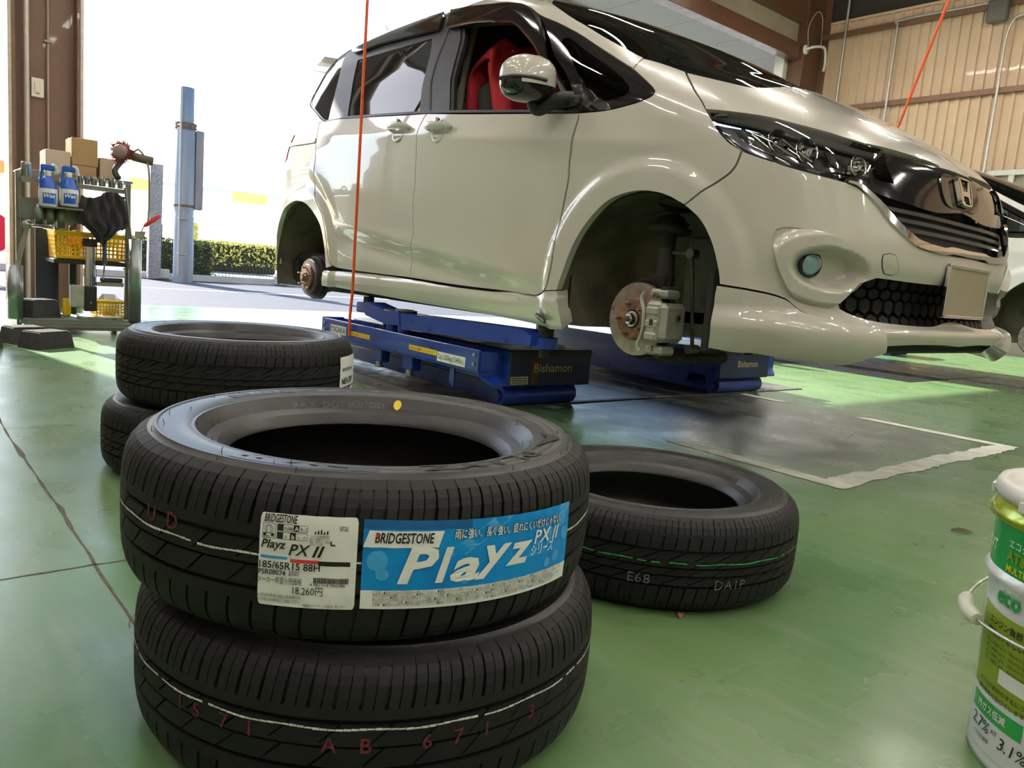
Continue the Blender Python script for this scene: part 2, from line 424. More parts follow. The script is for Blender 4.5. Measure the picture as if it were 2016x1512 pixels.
def tri2d(loops, res):
    """constrained triangulation of the region inside loops[0] and outside the other loops"""
    V = []; E = []
    for L in loops:
        b = len(V); V += [Vector((p[0], p[1])) for p in L]; E += [(b + i, b + (i + 1) % len(L)) for i in range(len(L))]
    A = np.concatenate(loops); lo, hi = A.min(0), A.max(0)
    gx, gy = np.meshgrid(np.arange(lo[0] + res / 2, hi[0], res), np.arange(lo[1] + res / 2, hi[1], res)); G = np.stack([gx.ravel(), gy.ravel()], 1)
    G = G[inside(G, loops)]
    if len(G):
        B = np.concatenate(loops); keep = np.ones(len(G), bool)
        for i in range(0, len(G), 500):
            d = np.linalg.norm(G[i:i + 500, None] - B[None], axis=2).min(1); keep[i:i + 500] = d > res * .45
        G = G[keep]
    V += [Vector(p) for p in G]
    r = delaunay_2d_cdt(V, E, [], 0, 1e-6)
    P = np.array([v[:] for v in r[0]]); F = np.array([f for f in r[2] if len(f) == 3])
    c = P[F].mean(1); F = F[inside(c, loops)]
    return P, F
def panel(name, loops, m, parent, off=0.0, thick=.012, res=.024, gap=.0, extra=None, label=None, mirror_copy=True, mirror=False):
    """a body panel: polygon(s) of the body surface, with a turned-in rim; also its twin on the car's other side"""
    LL = []
    for i, L in enumerate(loops):
        L = loop2d(L, mirror) if isinstance(L, list) else L
        if gap: L = inset(L, gap if i == 0 else -gap)
        LL.append(L)
    P2, F = tri2d(LL, res); u = unflat(P2[:, 0]); z = P2[:, 1]
    P, N = surf_n(u, z, off, extra); nv = len(P)
    # face orientation
    a = P[F]; fn = np.cross(a[:, 1] - a[:, 0], a[:, 2] - a[:, 0]); flip = np.einsum('ij,ij->i', fn, N[F].mean(1)) < 0; F[flip] = F[flip][:, ::-1]
    ed = {}
    for f in F:
        for i in range(3):
            e = (f[i], f[(i + 1) % 3]); ed[e] = 1
    B = [e for e in ed if (e[1], e[0]) not in ed]
    V = [P]; NN = [N]; faces = [tuple(f) for f in F]; b = nv; RV = []; RN = []
    for (i, j) in B:
        t = P[j] - P[i]; rn = np.cross(t, N[i]); rn /= np.linalg.norm(rn) + 1e-12
        RV += [P[i], P[j], P[j] - N[j] * thick, P[i] - N[i] * thick]; RN += [rn] * 4; faces.append((b, b + 3, b + 2, b + 1)); b += 4
    if RV: V.append(np.array(RV)); NN.append(np.array(RN))
    V = np.concatenate(V); NN = np.concatenate(NN)
    def mk(V, NN, faces, nm):
        me = bpy.data.meshes.new(nm); me.from_pydata([tuple(p) for p in V], [], faces); me.update()
        me.polygons.foreach_set('use_smooth', [True] * len(me.polygons))
        me.normals_split_custom_set_from_vertices([tuple(n) for n in NN]); me.update(); return me
    o = link(name, mk(V, NN, faces, name), m, parent, label)
    if mirror_copy and not mirror:
        k = np.array([1, -1, 1]); link(name, mk(V * k, NN * k, [f[::-1] for f in faces], name), m, parent, label)
    return o
def mirrored(o, name=None):
    """the same part on the car's other side"""
    me = o.data.copy(); k = np.empty(len(me.vertices) * 3); me.vertices.foreach_get('co', k); k = k.reshape(-1, 3); k[:, 1] *= -1
    me.vertices.foreach_set('co', k.ravel()); me.flip_normals(); me.update()
    c = bpy.data.objects.new(name or o.name.split('.')[0], me); COL.objects.link(c); c.parent = o.parent
    return c
def at(u, z, off=0.0): P, n = surf_n(np.array([u]), np.array([z]), off); return P[0], n[0]
def atpx(px, off=0.0):
    P = hit(px)[0]; return at(float(Sinv(P)), float(P[2]), off)
# ================================================================== THE LIFTED CAR
car = thing('car', 'white compact minivan raised on the blue lift with its wheels off', 'car')
DOOR_F = [(1140, 223), (1130, 273), (1121, 320), (1116, 366), (1108, 406), (1098, 462), (1090, 520), (1082, 557), (1074, 570), (1060, 580), (1045, 581), (1000, 575), (900, 562), (808, 547, 'c'), (806, 515), (814, 461), (813, 425), (815, 380), (819, 320), (824, 266), (836, 231), (842, 224, 'c')]
DOOR_F[0] = (1140, 223, 'c')
DOOR_R = [(842, 224, 'c'), (836, 231), (824, 266), (819, 320), (815, 380), (813, 425), (814, 461), (806, 515), (808, 547, 'c'), (735, 538), (672, 529), (660, 525), (651, 507), (647, 471), (639, 425), (625, 390), (621, 360), (622, 310), (625, 270), (629, 241, 'c'), (671, 234)]
panel('front_door', [DOOR_F], M_PAINT, car, gap=.0022, res=.014)
panel('sliding_door', [DOOR_R], M_PAINT, car, gap=.0022, res=.014)
ARCHF = [(1102, 571), (1114, 534), (1127, 499), (1147, 459), (1176, 421), (1205, 395), (1240, 381), (1275, 377), (1316, 385), (1351, 404)]
ARCHF2 = [(1351, 404), (1383, 433), (1403, 471), (1413, 505), (1419, 535), (1421, 561)]
FEND = [(1140, 223, 'c'), (1190, 218), (1240, 206), (1275, 193), (1288, 182), (1283, 170), (1246, 135, 'c'), (1266, 115, 'c'), (1300, 124), (1350, 142, 'c'), (1372, 186), (1389, 214, 'c'), (1397, 228), (1412, 255), (1432, 278), (1459, 296, 'c'), (1446, 328), (1436, 340), (1400, 366), (1352, 404, 'c')] + ARCHF[::-1][1:-1] + [(1102, 571, 'c'), (1077, 572, 'c'), (1084, 556), (1092, 520), (1100, 462), (1110, 406), (1118, 366), (1123, 320), (1132, 273)]
panel('front_fender', [FEND], M_PAINT, car, gap=.002, thick=.03, res=.014)
HOODLOW = [(1389, 215), (1449, 221), (1517, 231), (1560, 242), (1621, 258), (1689, 279), (1741, 291), (1793, 306), (1850, 327)]
HOOD = [('u', 3, 1.352), ('f', -.3, 1.342), (1480, 172), (1420, 159), (1351, 143, 'c'), (1373, 186), (1389, 215, 'c')] + HOODLOW[1:] + [('f', -.15, 1.062), ('u', 3, 1.066)]
panel('bonnet', [HOOD], M_PAINT, car, gap=.002, thick=.05, mirror=True)
WS = [('u', 3, 1.90), ('f', -.3, 1.895), (1088, 8), (1120, 31), (1170, 62), (1230, 96), (1290, 119), (1349, 143, 'c'), (1420, 157), (1480, 170), ('f', -.3, 1.346), ('u', 3, 1.356)]
panel('windscreen', [WS], M_TINT, car, off=-.004, mirror=True)
# A pillar, roof rails and roof
ROOF = [('u', 3, 1.905), ('f', -.3, 1.90), (1086, 6), (1119, 30), (1170, 61), (1230, 95), (1266, 114, 'c'), (1246, 134, 'c'), (1199, 104), (1152, 73), (1105, 47), (1062, 28), (1046, 15, 'c'), (1030, 8), (983, 6), (889, 19), (811, 41), (730, 72), (686, 94), (660, 113, 'c'), ('u', .75, 1.83, 'c'), ('u', .3, 1.84, 'c'), ('u', .3, 1.952, 'c'), ('u', 1, 1.9545), ('u', 1.5, 1.9545), ('u', 2, 1.9545), ('u', 3, 1.9545, 'c')]
panel('roof', [ROOF], M_PAINT, car, gap=0.0, thick=.03)
# rear quarter
ARCHR = [(646, 527), (645, 511), (642, 479), (635, 445), (623, 421), (607, 402), (589, 396), (574, 402), (560, 420), (550, 459), (546, 497), (552, 517)]
QUART = [('u', .3, .50, 'c'), (549, 519, 'c')] + ARCHR[::-1][1:-1] + [(646, 527, 'c'), (657, 524, 'c'), (650, 507), (646, 471), (638, 425), (624, 390), (620, 360), (621, 310), (624, 270), (628, 241, 'c'), (640, 239), (634, 237), (622, 222), (610, 206), (601, 190), (600, 181), (606, 168), (622, 148), (648, 126), (663, 116, 'c'), ('u', .75, 1.83, 'c'), ('u', .3, 1.84, 'c')]
panel('rear_quarter', [QUART], M_PAINT, car, gap=.001, thick=.03, res=.018)
m = MB()      # tailgate closes the rear
for i in range(24):
    for j in range(30):
        pass
us = np.linspace(.3, 0, 10); zs = np.linspace(.5, 1.84, 34); U, Z = np.meshgrid(us, zs); P, _ = surf_n(U.ravel(), Z.ravel())
Pm = P * np.array([1, -1, 1]); 
F = [(j * 10 + i, j * 10 + i + 1, (j + 1) * 10 + i + 1, (j + 1) * 10 + i) for j in range(33) for i in range(9)]
m.add(P, F, 0, True); m.add(Pm, F, 0, True); m.build('tailgate', M_PAINT, car)
U, Z = np.meshgrid(us, np.linspace(1.84, 1.9545, 12)); P, _ = surf_n(U.ravel(), Z.ravel()); F = [(j * 10 + i, j * 10 + i + 1, (j + 1) * 10 + i + 1, (j + 1) * 10 + i) for j in range(11) for i in range(9)]
m = MB(); m.add(P, F, 0, True); m.add(P * np.array([1, -1, 1]), F, 0, True); m.build('roof_rear_edge', M_PAINT, car)

# black door frames and pillars around the windows
WINBAND = [(1140, 221, 'c'), (1060, 31, 'c'), (1046, 17, 'c'), (1030, 10), (983, 8), (889, 21), (811, 43), (730, 74), (686, 96), (663, 118, 'c'), (648, 128), (622, 150), (607, 168), (602, 181), (603, 190), (611, 206), (623, 222), (634, 234), (641, 237, 'c'), (671, 232), (842, 222), (1000, 221)]
WF = [(1118, 218, 'c'), (1100, 175), (1072, 120), (1040, 70), (1022, 50), (1000, 44), (950, 46), (904, 50, 'c'), (893, 120), (883, 216, 'c'), (1000, 218)]
WR = [(849, 74, 'c'), (838, 134), (824, 220, 'c'), (683, 231, 'c'), (690, 180), (703, 117, 'c')]
WQ = [(681, 106, 'c'), (650, 128), (622, 152), (609, 169), (604, 181), (605, 190), (613, 206), (625, 222), (637, 235), (645, 236, 'c'), (661, 170)]
panel('window_frame', [WINBAND, WF, WR, WQ], M_SATIN, car, off=-.006, thick=.02)
panel('front_door_window_pillar', [[(904, 52, 'c'), (893, 120), (883, 216, 'c'), (889, 216, 'c'), (899, 120), (911, 52, 'c')]], M_MATTE, car, off=-.012, thick=.02)
panel('rear_door_glass', [WR], M_GLASS_DARK, car, off=-.012, thick=.004, res=.05)
panel('rear_quarter_glass', [WQ], M_GLASS_DARK, car, off=-.008, thick=.004, res=.05)
panel('belt_moulding', [[(1140, 218, 'c'), (1000, 217), (842, 219), (672, 230, 'c'), (671, 234, 'c'), (842, 224), (1000, 222), (1140, 222, 'c')]], M_SATIN, car, off=.004, thick=.014)
# door edge lines through the frame
panel('door_frame_seam', [[(886, 22, 'c'), (866, 100), (846, 220, 'c'), (843, 220, 'c'), (863, 100), (883, 22, 'c')]], M_RUBBER, car, off=-.004, thick=.01)
# front quarter window: black band with a smaller clear pane
QW = [(1139, 220, 'c'), (1190, 216), (1240, 204), (1274, 191), (1286, 182), (1281, 171), (1246, 137), (1199, 106), (1152, 75), (1105, 49), (1062, 30, 'c'), (1100, 123)]
QP = [(1118, 98), (1104, 82), (1108, 76), (1120, 74), (1150, 96), (1190, 124), (1225, 152), (1236, 165), (1238, 178), (1228, 188), (1200, 197), (1165, 202), (1154, 190), (1135, 140)]
panel('front_quarter_window', [QW, QP], M_BLACK, car, off=-.002, thick=.02)
panel('front_quarter_pane', [QP], M_TINT, car, off=-.006, thick=.004, res=.05)
# smoked wind deflectors over the door windows
VISF = [(889, 24, 'c'), (983, 10), (1028, 12), (1044, 20), (1060, 50), (1076, 90), (1085, 125, 'c'), (1078, 122), (1060, 95), (1040, 68), (1018, 48), (990, 44), (940, 46), (882, 56, 'c')]
VISR = [(876, 28, 'c'), (811, 45), (738, 74), (690, 97, 'c'), (700, 105), (760, 86), (866, 60, 'c')]
panel('wind_deflector', [VISF], M_BLACK, car, off=.014, thick=.012)
panel('wind_deflector', [VISR], M_BLACK, car, off=.014, thick=.012)
panel('deflector_trim', [[(882, 56, 'c'), (940, 46), (990, 44), (1018, 48), (1040, 68), (1060, 95), (1078, 122), (1085, 128, 'c'), (1075, 122), (1057, 97), (1036, 70), (1016, 50), (990, 47), (940, 49), (882, 59, 'c')]], M_CHROME, car, off=.016, thick=.006)

# side skirt
SKIRT = [(645, 532, 'c'), (735, 540), (808, 550), (900, 565), (1000, 578), (1045, 585), (1064, 583), (1076, 574), (1102, 572, 'c'), (1108, 590), (1117, 620), (1120, 638, 'c'), (1088, 637), (1046, 628), (930, 607), (853, 595), (749, 577), (713, 571), (645, 559, 'c')]
def skirt_x(P, u, z): return .004 + .020 * bump((.53 - z) / .05) + .010 * np.exp(-((z - .515) / .008) ** 2)
panel('side_skirt', [SKIRT], M_PAINT, car, thick=.06, res=.014, extra=skirt_x)
# badge on the skirt
P, N_ = atpx((1081, 620), .035); ex = np.array([.985, 0, -.09]); ex -= N_ * (ex @ N_); ex /= np.linalg.norm(ex); ey = np.cross(N_, ex)
m = MB(); T = np.linspace(0, 2 * PI, 33)[:-1]; q = [P + ex * (.046 * math.copysign(abs(math.cos(t)) ** .5, math.cos(t))) + ey * (.013 * math.copysign(abs(math.sin(t)) ** .7, math.sin(t))) for t in T]
m.prism(np.array(q), N_ * .004); bd = m.build('badge', M_MATTE, car)
text_on('lettering', 'Modulo', M_WHITE, plane_fn(P - ex * .040 - ey * .0065 + N_ * .0045, ex, ey), bd, size=.0235, shear=.3, bold=.004)
mirrored(bd)

# ---------------------------------------------------------------- front bumper
FOGB = [(1521, 465), (1527, 452), (1540, 447), (1572, 449), (1610, 456), (1641, 466), (1690, 492), (1715, 515), (1732, 539, 'c'), (1712, 546), (1690, 556), (1668, 575), (1648, 595), (1632, 606, 'c'), (1593, 599), (1559, 580), (1540, 545), (1530, 515), (1524, 488)]
LGR = [('u', 3, .675), (1858, 563), (1793, 556), (1717, 547), (1701, 550), (1672, 575), (1650, 598), (1653, 608), (1690, 625), (1741, 637), (1827, 645), ('u', 3, .553)]
BUMP = [('u', 3, .775, 'c'), (1861, 502), (1808, 487), (1786, 468), (1758, 441), (1724, 400), (1690, 370), (1666, 359, 'c'), (1621, 347), (1552, 328), (1500, 311), (1461, 298, 'c'), (1448, 329), (1438, 341), (1402, 367), (1353, 405, 'c')] + ARCHF2[1:-1] + [(1421, 560, 'c'), (1483, 571), (1545, 588), (1575, 612), (1621, 630), (1680, 646), (1726, 660, 'c'), (1728, 683, 'c'), (1793, 680), (1850, 680), ('u', 3, .468, 'c')]
def bump_x(P, u, z):
    y = P[..., 1]; c = bump((.62 - np.abs(y)) / .1)
    return .022 * np.exp(-((z - .505) / .022) ** 2) * c + .006 * np.exp(-sab(z - .70) / .025) * bump((.5 - np.abs(y)) / .1)
LB, LFOG, LLG = loop2d(BUMP, True), loop2d(FOGB), loop2d(LGR, True)
mm = 2 * float(flat(3.0)); LFOG2 = np.stack([mm - LFOG[:, 0], LFOG[:, 1]], 1)[::-1]
panel('front_bumper', [inset(LB, .002), LLG, LFOG, LFOG2], M_PAINT, car, thick=.05, res=.02, extra=bump_x, mirror=True)
# fog lamp surround: raised rim falling into a bowl
fc = np.array([float(flat(to_uz((1632, 530))[0])), to_uz((1632, 530))[1]]); fl_ = np.array([float(flat(to_uz((1604, 526))[0])), to_uz((1604, 526))[1]]); fr_ = np.array([float(flat(to_uz((1668, 540))[0])), to_uz((1668, 540))[1]])
fax = (fr_ - fl_) / np.linalg.norm(fr_ - fl_); fay = np.array([-fax[1], fax[0]])
def fog_x(P, u, z):
    q = np.stack([flat(u), z], -1) - fc; a = q @ fax / .100; b = q @ fay / .058; r = np.sqrt(a * a + b * b)
    r2 = np.sqrt((q @ fax / .165) ** 2 + (q @ fay / .105) ** 2)
    return .020 * bump((1.18 - r2) / .25) - .062 * bump((1.12 - r) / .42)
panel('fog_lamp_surround', [inset(LFOG, -.001)], M_PAINT, car, off=-.004, thick=.02, res=.008, extra=fog_x)
fc_uz = unflat(fl_[0]), fl_[1]
PF, NF_ = at(float(fc_uz[0]), float(fc_uz[1]), -.052); NFa = NF_ * .8 + np.array([.6, 0, 0]); NFa /= np.linalg.norm(NFa)
fog = MB().lathe([(.040, -.02), (.040, .012), (.034, .016), (.031, .010)], 28, PF, NFa, smooth=False).build('fog_lamp', M_BLACK, car)
g = MB().lathe([(0, -.012), (.012, -.010), (.022, -.004), (.030, .008)], 28, PF, NFa).build('reflector', M_CHROME, fog)
MB().lathe([(.031, .011), (.022, .016), (.010, .018), (0, .0185)], 28, PF, NFa).build('lens', mat('blue_lens', (.30, .50, .62), .05, .3, .8, noise=.1, scale=20), fog)
mirrored(fog)
# corner lip
LIP = [(1421, 563, 'c'), (1483, 573), (1545, 590), (1573, 614), (1621, 632), (1680, 648), (1724, 661, 'c'), (1727, 682, 'c'), (1703, 688), (1655, 698), (1580, 692), (1517, 685), (1412, 671, 'c'), (1416, 620)]
def lip_x(P, u, z): return .010 + .024 * bump((.56 - z) / .07)
panel('corner_spoiler', [LIP], M_PAINT, car, off=.006, thick=.06, res=.014, extra=lip_x)
LIP2 = [('u', 3, .468), (1850, 680), (1793, 680), (1728, 683, 'c'), (1706, 689), (1655, 699, 'c'), (1700, 694), (1800, 690), ('u', 3, .448, 'c')]
panel('under_lip', [LIP2], M_MATTE, car, off=-.03, thick=.08, mirror=True)
# tow hook cover
tw = [(1739, 502), (1762, 503), (1765, 515), (1764, 537), (1755, 541), (1740, 538), (1737, 525)]
TW = loop2d(tw); tec = panel('tow_eye_cover', [TW], M_PAINT, car, off=.0025, thick=.004, extra=bump_x, mirror_copy=False, res=.01)
panel('cover_seam', [inset(TW, -.0022), inset(TW, .0002)], M_RUBBER, tec, off=.0012, thick=.004, extra=bump_x, mirror_copy=False, res=.01)

# lower grille: honeycomb in a dark recess
panel('lower_grille_recess', [inset(LLG, -.02)], M_MATTE, car, off=-.075, thick=.01, mirror=True)
hx = MB(); a0 = float(flat(3.0)); R = .0235
rows = np.arange(.555, .70, R * 1.5 * .92); cells = []
for r_i, zz in enumerate(rows):
    for aa in np.arange(a0 - .72, a0 + .72, R * 1.732 * 1.15):
        cells.append((aa + (r_i % 2) * R * .866 * 1.15, zz))
cells = np.array(cells); cells = cells[inside(cells, [inset(LLG, -.012)])]
for (aa, zz) in cells:
    an = np.arange(6) * PI / 3 + PI / 6
    ring = []
    for rad, of in ((1.0, -.062), (.88, -.058), (.76, -.044)):
        A = aa + R * 1.15 * rad * np.cos(an); Zc = zz + R * .92 * rad * np.sin(an)
        ring.append(surf(unflat(A), Zc, of)[0])
    V = np.concatenate(ring); F = [(k * 6 + i, k * 6 + (i + 1) % 6, (k + 1) * 6 + (i + 1) % 6, (k + 1) * 6 + i) for k in range(2) for i in range(6)] + [tuple(range(12, 18))]
    hx.add(V, F)
o = hx.build('honeycomb_grille', mat('grille_plastic', (.007, .007, .007), .55, spec=.25, noise=.1, scale=10), car); 

# ---------------------------------------------------------------- headlamp
HLT = [(1397, 222, 'c'), (1449, 224), (1517, 234), (1560, 245), (1621, 261), (1689, 282), (1735, 294, 'c'), (1748, 322), (1763, 357, 'c'), (1735, 349), (1700, 339), (1683, 339), (1657, 352, 'c'), (1621, 344), (1552, 325), (1500, 308), (1463, 295), (1436, 276), (1415, 254), (1402, 234)]
LH = loop2d(HLT)
hl = panel('headlamp', [inset(LH, .001)], mat('lamp_housing', (.30, .30, .30), .25, .8, .3, noise=.5, scale=25), car, off=-.055, thick=.01, res=.03, mirror_copy=True)
lens = panel('headlamp_lens', [inset(LH, .002)], M_LENS, car, off=.002, thick=.02, res=.02)
def strip(name, px, w, mtl, off, parent=car, thick=.012, both=True, z_w=None):
    """a narrow moulding following a pixel path on the body"""
    q = np.array([to_uz(p) for p in px]); a = np.stack([flat(q[:, 0]), q[:, 1]], 1); a = bez(np.c_[a, 0 * a[:, 0]], 10)[:, :2]
    t = np.gradient(a, axis=0); n = np.stack([-t[:, 1], t[:, 0]], 1); n /= np.linalg.norm(n, axis=1)[:, None]
    k = len(a); ww = np.interp(np.linspace(0, 1, k), np.linspace(0, 1, len(np.atleast_1d(w))), np.atleast_1d(w)) if np.ndim(w) else np.full(k, w)
    L = np.concatenate([a + n * ww[:, None] / 2, (a - n * ww[:, None] / 2)[::-1]])
    return panel(name, [L], mtl, parent, off=off, thick=thick, res=.03, mirror_copy=both)
strip('lamp_chrome_rim', [(1404, 226), (1440, 232), (1500, 243), (1600, 270), (1690, 295), (1728, 305)], .010, M_SATIN, -.02)
strip('lamp_light_guide', [(1462, 240), (1478, 262), (1500, 282), (1560, 304), (1620, 322), (1690, 334)], .012, M_CHROME, -.028)
strip('lamp_light_guide', [(1470, 232), (1540, 250), (1610, 268), (1680, 288)], .010, M_CHROME, -.028)
strip('turn_lamp', [(1420, 232), (1440, 258), (1470, 280), (1520, 300)], [.05, .05, .03, .01], mat('amber_clear', (.42, .42, .50), .12, .6, .5, noise=.3, scale=40), -.04)
for (px, r_) in (((1530, 262), .034), ((1590, 282), .036), ((1700, 318), .030)):
    P, n = atpx(px, -.045); ax = n * .6 + np.array([.8, -.1, 0]); ax /= np.linalg.norm(ax)
    rf = MB().lathe([(r_ * 1.18, .022), (r_ * 1.05, .026), (r_, .018), (r_ * .8, .002), (r_ * .45, -.012), (.004, -.018)], 28, P, ax).build('lamp_reflector', M_CHROME, car)
    bb = MB().lathe([(0, .016), (.009, .012), (.012, .004), (.012, -.012)], 16, P, ax).build('bulb_cover', M_CHROME, rf)
    mirrored(rf)
# bright bracket in the lamp
m = MB(); pts = np.array([at(*to_uz(p), -.026)[0] for p in ((1632, 286), (1648, 290), (1668, 322), (1664, 331), (1650, 322))]); m.prism(pts, (-.01, .01, 0)); b_ = m.build('lamp_fin', M_CHROME, car); mirrored(b_)
for px0, px1 in (((1500, 250), (1575, 300)), ((1540, 252), (1608, 308)), ((1480, 250), (1520, 285))):
    q0 = at(*to_uz(px0), -.034)[0]; q1 = at(*to_uz(px1), -.034)[0]
    b_ = MB().tube(np.linspace(q0, q1, 6), .006, 8).build('lamp_rib', M_CHROME, car); mirrored(b_)

# ---------------------------------------------------------------- grille
GU = [('u', 3, 1.058), ('f', -.15, 1.055), (1850, 331), (1793, 310), (1745, 296, 'c'), (1752, 322), (1768, 360, 'c'), (1735, 352), (1702, 343), (1684, 342), (1664, 356, 'c'), (1690, 362), (1750, 385), (1800, 402), (1850, 418), ('u', 3, .925)]
def gu_x(P, u, z): return .012 * np.exp(-((np.abs(P[..., 1]) - 0) / .25) ** 2) - .012
panel('grille_panel', [GU], M_BLACK, car, off=.0, thick=.04, mirror=True, extra=gu_x)
GL = [('u', 3, .925), (1850, 420), (1800, 404), (1750, 388), (1706, 375), (1742, 415), (1775, 452), (1800, 472), (1830, 484), ('f', -.15, .805), ('u', 3, .797)]
panel('grille_recess', [GL], M_MATTE, car, off=-.07, thick=.01, mirror=True)
for zz in (.890, .862, .834):
    U = np.linspace(2.46 + (.89 - zz) * 1.6, 6 - 2.46 - (.89 - zz) * 1.6, 41); m = MB()
    P0, n0 = surf(U, np.full(41, zz), -.022); P1 = P0 + np.array([0, 0, .012]); P2 = surf(U, np.full(41, zz + .004), -.05)[0]
    V = np.concatenate([P0, P1, P2]); F = [(i, i + 1, 41 + i + 1, 41 + i) for i in range(40)] + [(41 + i, 41 + i + 1, 82 + i + 1, 82 + i) for i in range(40)] + [(82 + i, 82 + i + 1, i + 1, i) for i in range(40)]
    m.add(V, F); m.build('grille_bar', mat('bar_grey', (.05, .05, .05), .25, 0, .5, noise=.1, scale=6), car)
CH = [(1668, 358), (1692, 367), (1726, 398), (1759, 438), (1788, 465), (1812, 482), (1855, 495)]
q = [to_uz(p) for p in CH] + [(2.9, .788), (3.0, .786), (3.1, .788)] + [(6 - u, z) for (u, z) in [to_uz(p) for p in CH][::-1]]
strip('chrome_grille_trim', [('u', *p) for p in q], [.006, .012, .022, .024, .022, .022, .022, .022, .022, .024, .022, .012, .006], M_CHROME, .008, both=False, thick=.03)
# emblem: rounded frame with an H
Pe, ne = at(3.0, .992, .006); ex = np.array([0, 1.0, 0]); ez = np.array([-.27, 0, .96]); ez /= np.linalg.norm(ez); en = np.cross(ex, ez); en = en if en[0] > 0 else -en
def rr2(w, h, wt, r=.35, n=40):
    T = np.arange(n) * 2 * PI / n; x = np.sign(np.cos(T)) * np.abs(np.cos(T)) ** r; y = np.sign(np.sin(T)) * np.abs(np.sin(T)) ** r
    return np.stack([x * (w + (wt - w) * (y + 1) / 2), y * h], 1)
E1, E2 = rr2(.048, .050, .060), rr2(.040, .042, .051); m = MB(); n_ = 40
V = np.concatenate([Pe + E1[:, :1] * ex + E1[:, 1:] * ez, Pe + E1[:, :1] * ex * .97 + E1[:, 1:] * ez * .97 + en * .012, Pe + E2[:, :1] * ex * 1.03 + E2[:, 1:] * ez * 1.03 + en * .012, Pe + E2[:, :1] * ex + E2[:, 1:] * ez])
m.add(V, [(k * n_ + i, k * n_ + (i + 1) % n_, (k + 1) * n_ + (i + 1) % n_, (k + 1) * n_ + i) for k in range(3) for i in range(n_)])
em = m.build('emblem', M_CHROME, car); m = MB()
Hs = [[(-.044, .040), (-.030, .040), (-.018, .010), (-.014, .004), (.014, .004), (.018, .010), (.030, .040), (.044, .040), (.036, -.040), (.024, -.040), (.020, -.014), (-.020, -.014), (-.024, -.040), (-.036, -.040)]]
for poly in Hs: m.prism(np.array([Pe + a * ex + b * ez for a, b in poly]), en * .011)
m.build('letter', M_CHROME, em)
panel('emblem_plinth', [[('u', 2.90, .945), ('u', 2.89, 1.035), ('u', 3.0, 1.045), ('u', 3.11, 1.035), ('u', 3.10, .945), ('u', 3.0, .936)]], M_BLACK, car, off=.002, thick=.03, mirror_copy=False)
# number plate (blank) in a chrome frame
m = MB(); xp = .777; m.rbox((xp, -.165, .575), (xp + .004, .165, .742), .001); pl = m.build('number_plate', M_TAN, car); m = MB()
for lo, hi in (((xp - .004, -.174, .733), (xp + .010, .174, .745)), ((xp - .004, -.174, .567), (xp + .010, .174, .577)), ((xp - .004, -.174, .567), (xp + .010, -.163, .745)), ((xp - .004, .163, .567), (xp + .010, .174, .745))): m.rbox(lo, hi, .003)
m.build('plate_frame', M_CHROME, pl)

# ---------------------------------------------------------------- door handles
def handle(px, flip):
    P, n = atpx(px, 0); ex = np.array([1.0, 0, -.06]) * (1 if not flip else -1); ez = np.array([0, 0, 1.0])
    nn = n
    m = MB(); k = 28; V = []
    for i in range(k):
        t = -1 + 2 * i / (k - 1); w = .016 * (1 - abs(t) ** 3.2) ** .5 + .0015; x = t * .112
        c = P + ex * x + nn * (.028 + .006 * (1 - t * t) - .018 * abs(t) ** 6)
        for a in np.arange(12) * 2 * PI / 12: V.append(c + ez * w * math.sin(a) + nn * .010 * math.cos(a) * (1 - abs(t) ** 4 * .8))
    m.add(V, [(i * 12 + j, i * 12 + (j + 1) % 12, (i + 1) * 12 + (j + 1) % 12, (i + 1) * 12 + j) for i in range(k - 1) for j in range(12)], 0, True)
    m.cyl(P + ex * .09 - nn * .01, P + ex * .09 + nn * .026, .012, n=12); m.cyl(P - ex * .09 - nn * .01, P - ex * .09 + nn * .026, .012, n=12)
    h = m.build('door_handle', M_PAINT, car)
    cup = MB().lathe([(.058, -.001), (.055, .004), (.050, .0045), (.044, .0022), (0, .0020)], 32, P - ez * .012, nn).build('handle_cup', M_PAINT, h)
    c2 = MB().lathe([(.040, .0024), (.036, .0032), (0, .0034)], 24, P - ez * .020, nn).build('handle_recess', M_SATIN, h)
    sh = MB(); V = []
    for i in range(18):
        t = PI * i / 17; V += [P + ez * (.014 + .024 * math.sin(t)) + ex * .040 * math.cos(t) + nn * (.006 + .02 * math.sin(t)), P + ez * .012 + ex * .040 * math.cos(t) + nn * .03]
    sh.add(V, [(2 * i, 2 * i + 1, 2 * i + 3, 2 * i + 2) for i in range(17)], 0, True); sh.build('handle_shield', M_CHROME, h)
    mirrored(h)
handle((868, 253), False); handle((790, 255), True)
# sliding door rail cover and seam line on the quarter
strip('sliding_rail', [(556, 286), (590, 282), (622, 277)], .026, M_MATTE, .004)
# roof antenna and spoiler corner
ant = MB(); ant.cyl((-2.66, -.30, 1.94), (-2.70, -.30, 1.97), .014, .008); ant.cyl((-2.70, -.30, 1.965), (-2.80, -.30, 2.11), .003, .002, n=8); ant.build('roof_antenna', M_MATTE, car)
m = MB(); 
for sgn in (1, -1):
    V = [(-3.00, sgn * .62, 1.875), (-3.32, sgn * .58, 1.865), (-3.32, sgn * .58, 1.845), (-3.02, sgn * .64, 1.84), (-3.00, 0, 1.93), (-3.38, 0, 1.90), (-3.38, 0, 1.87), (-3.02, 0, 1.88)]
    m.add(V, [(0, 1, 5, 4), (1, 2, 6, 5), (2, 3, 7, 6), (0, 3, 2, 1), (3, 0, 4, 7)])
m.build('rear_spoiler', M_PAINT, car)
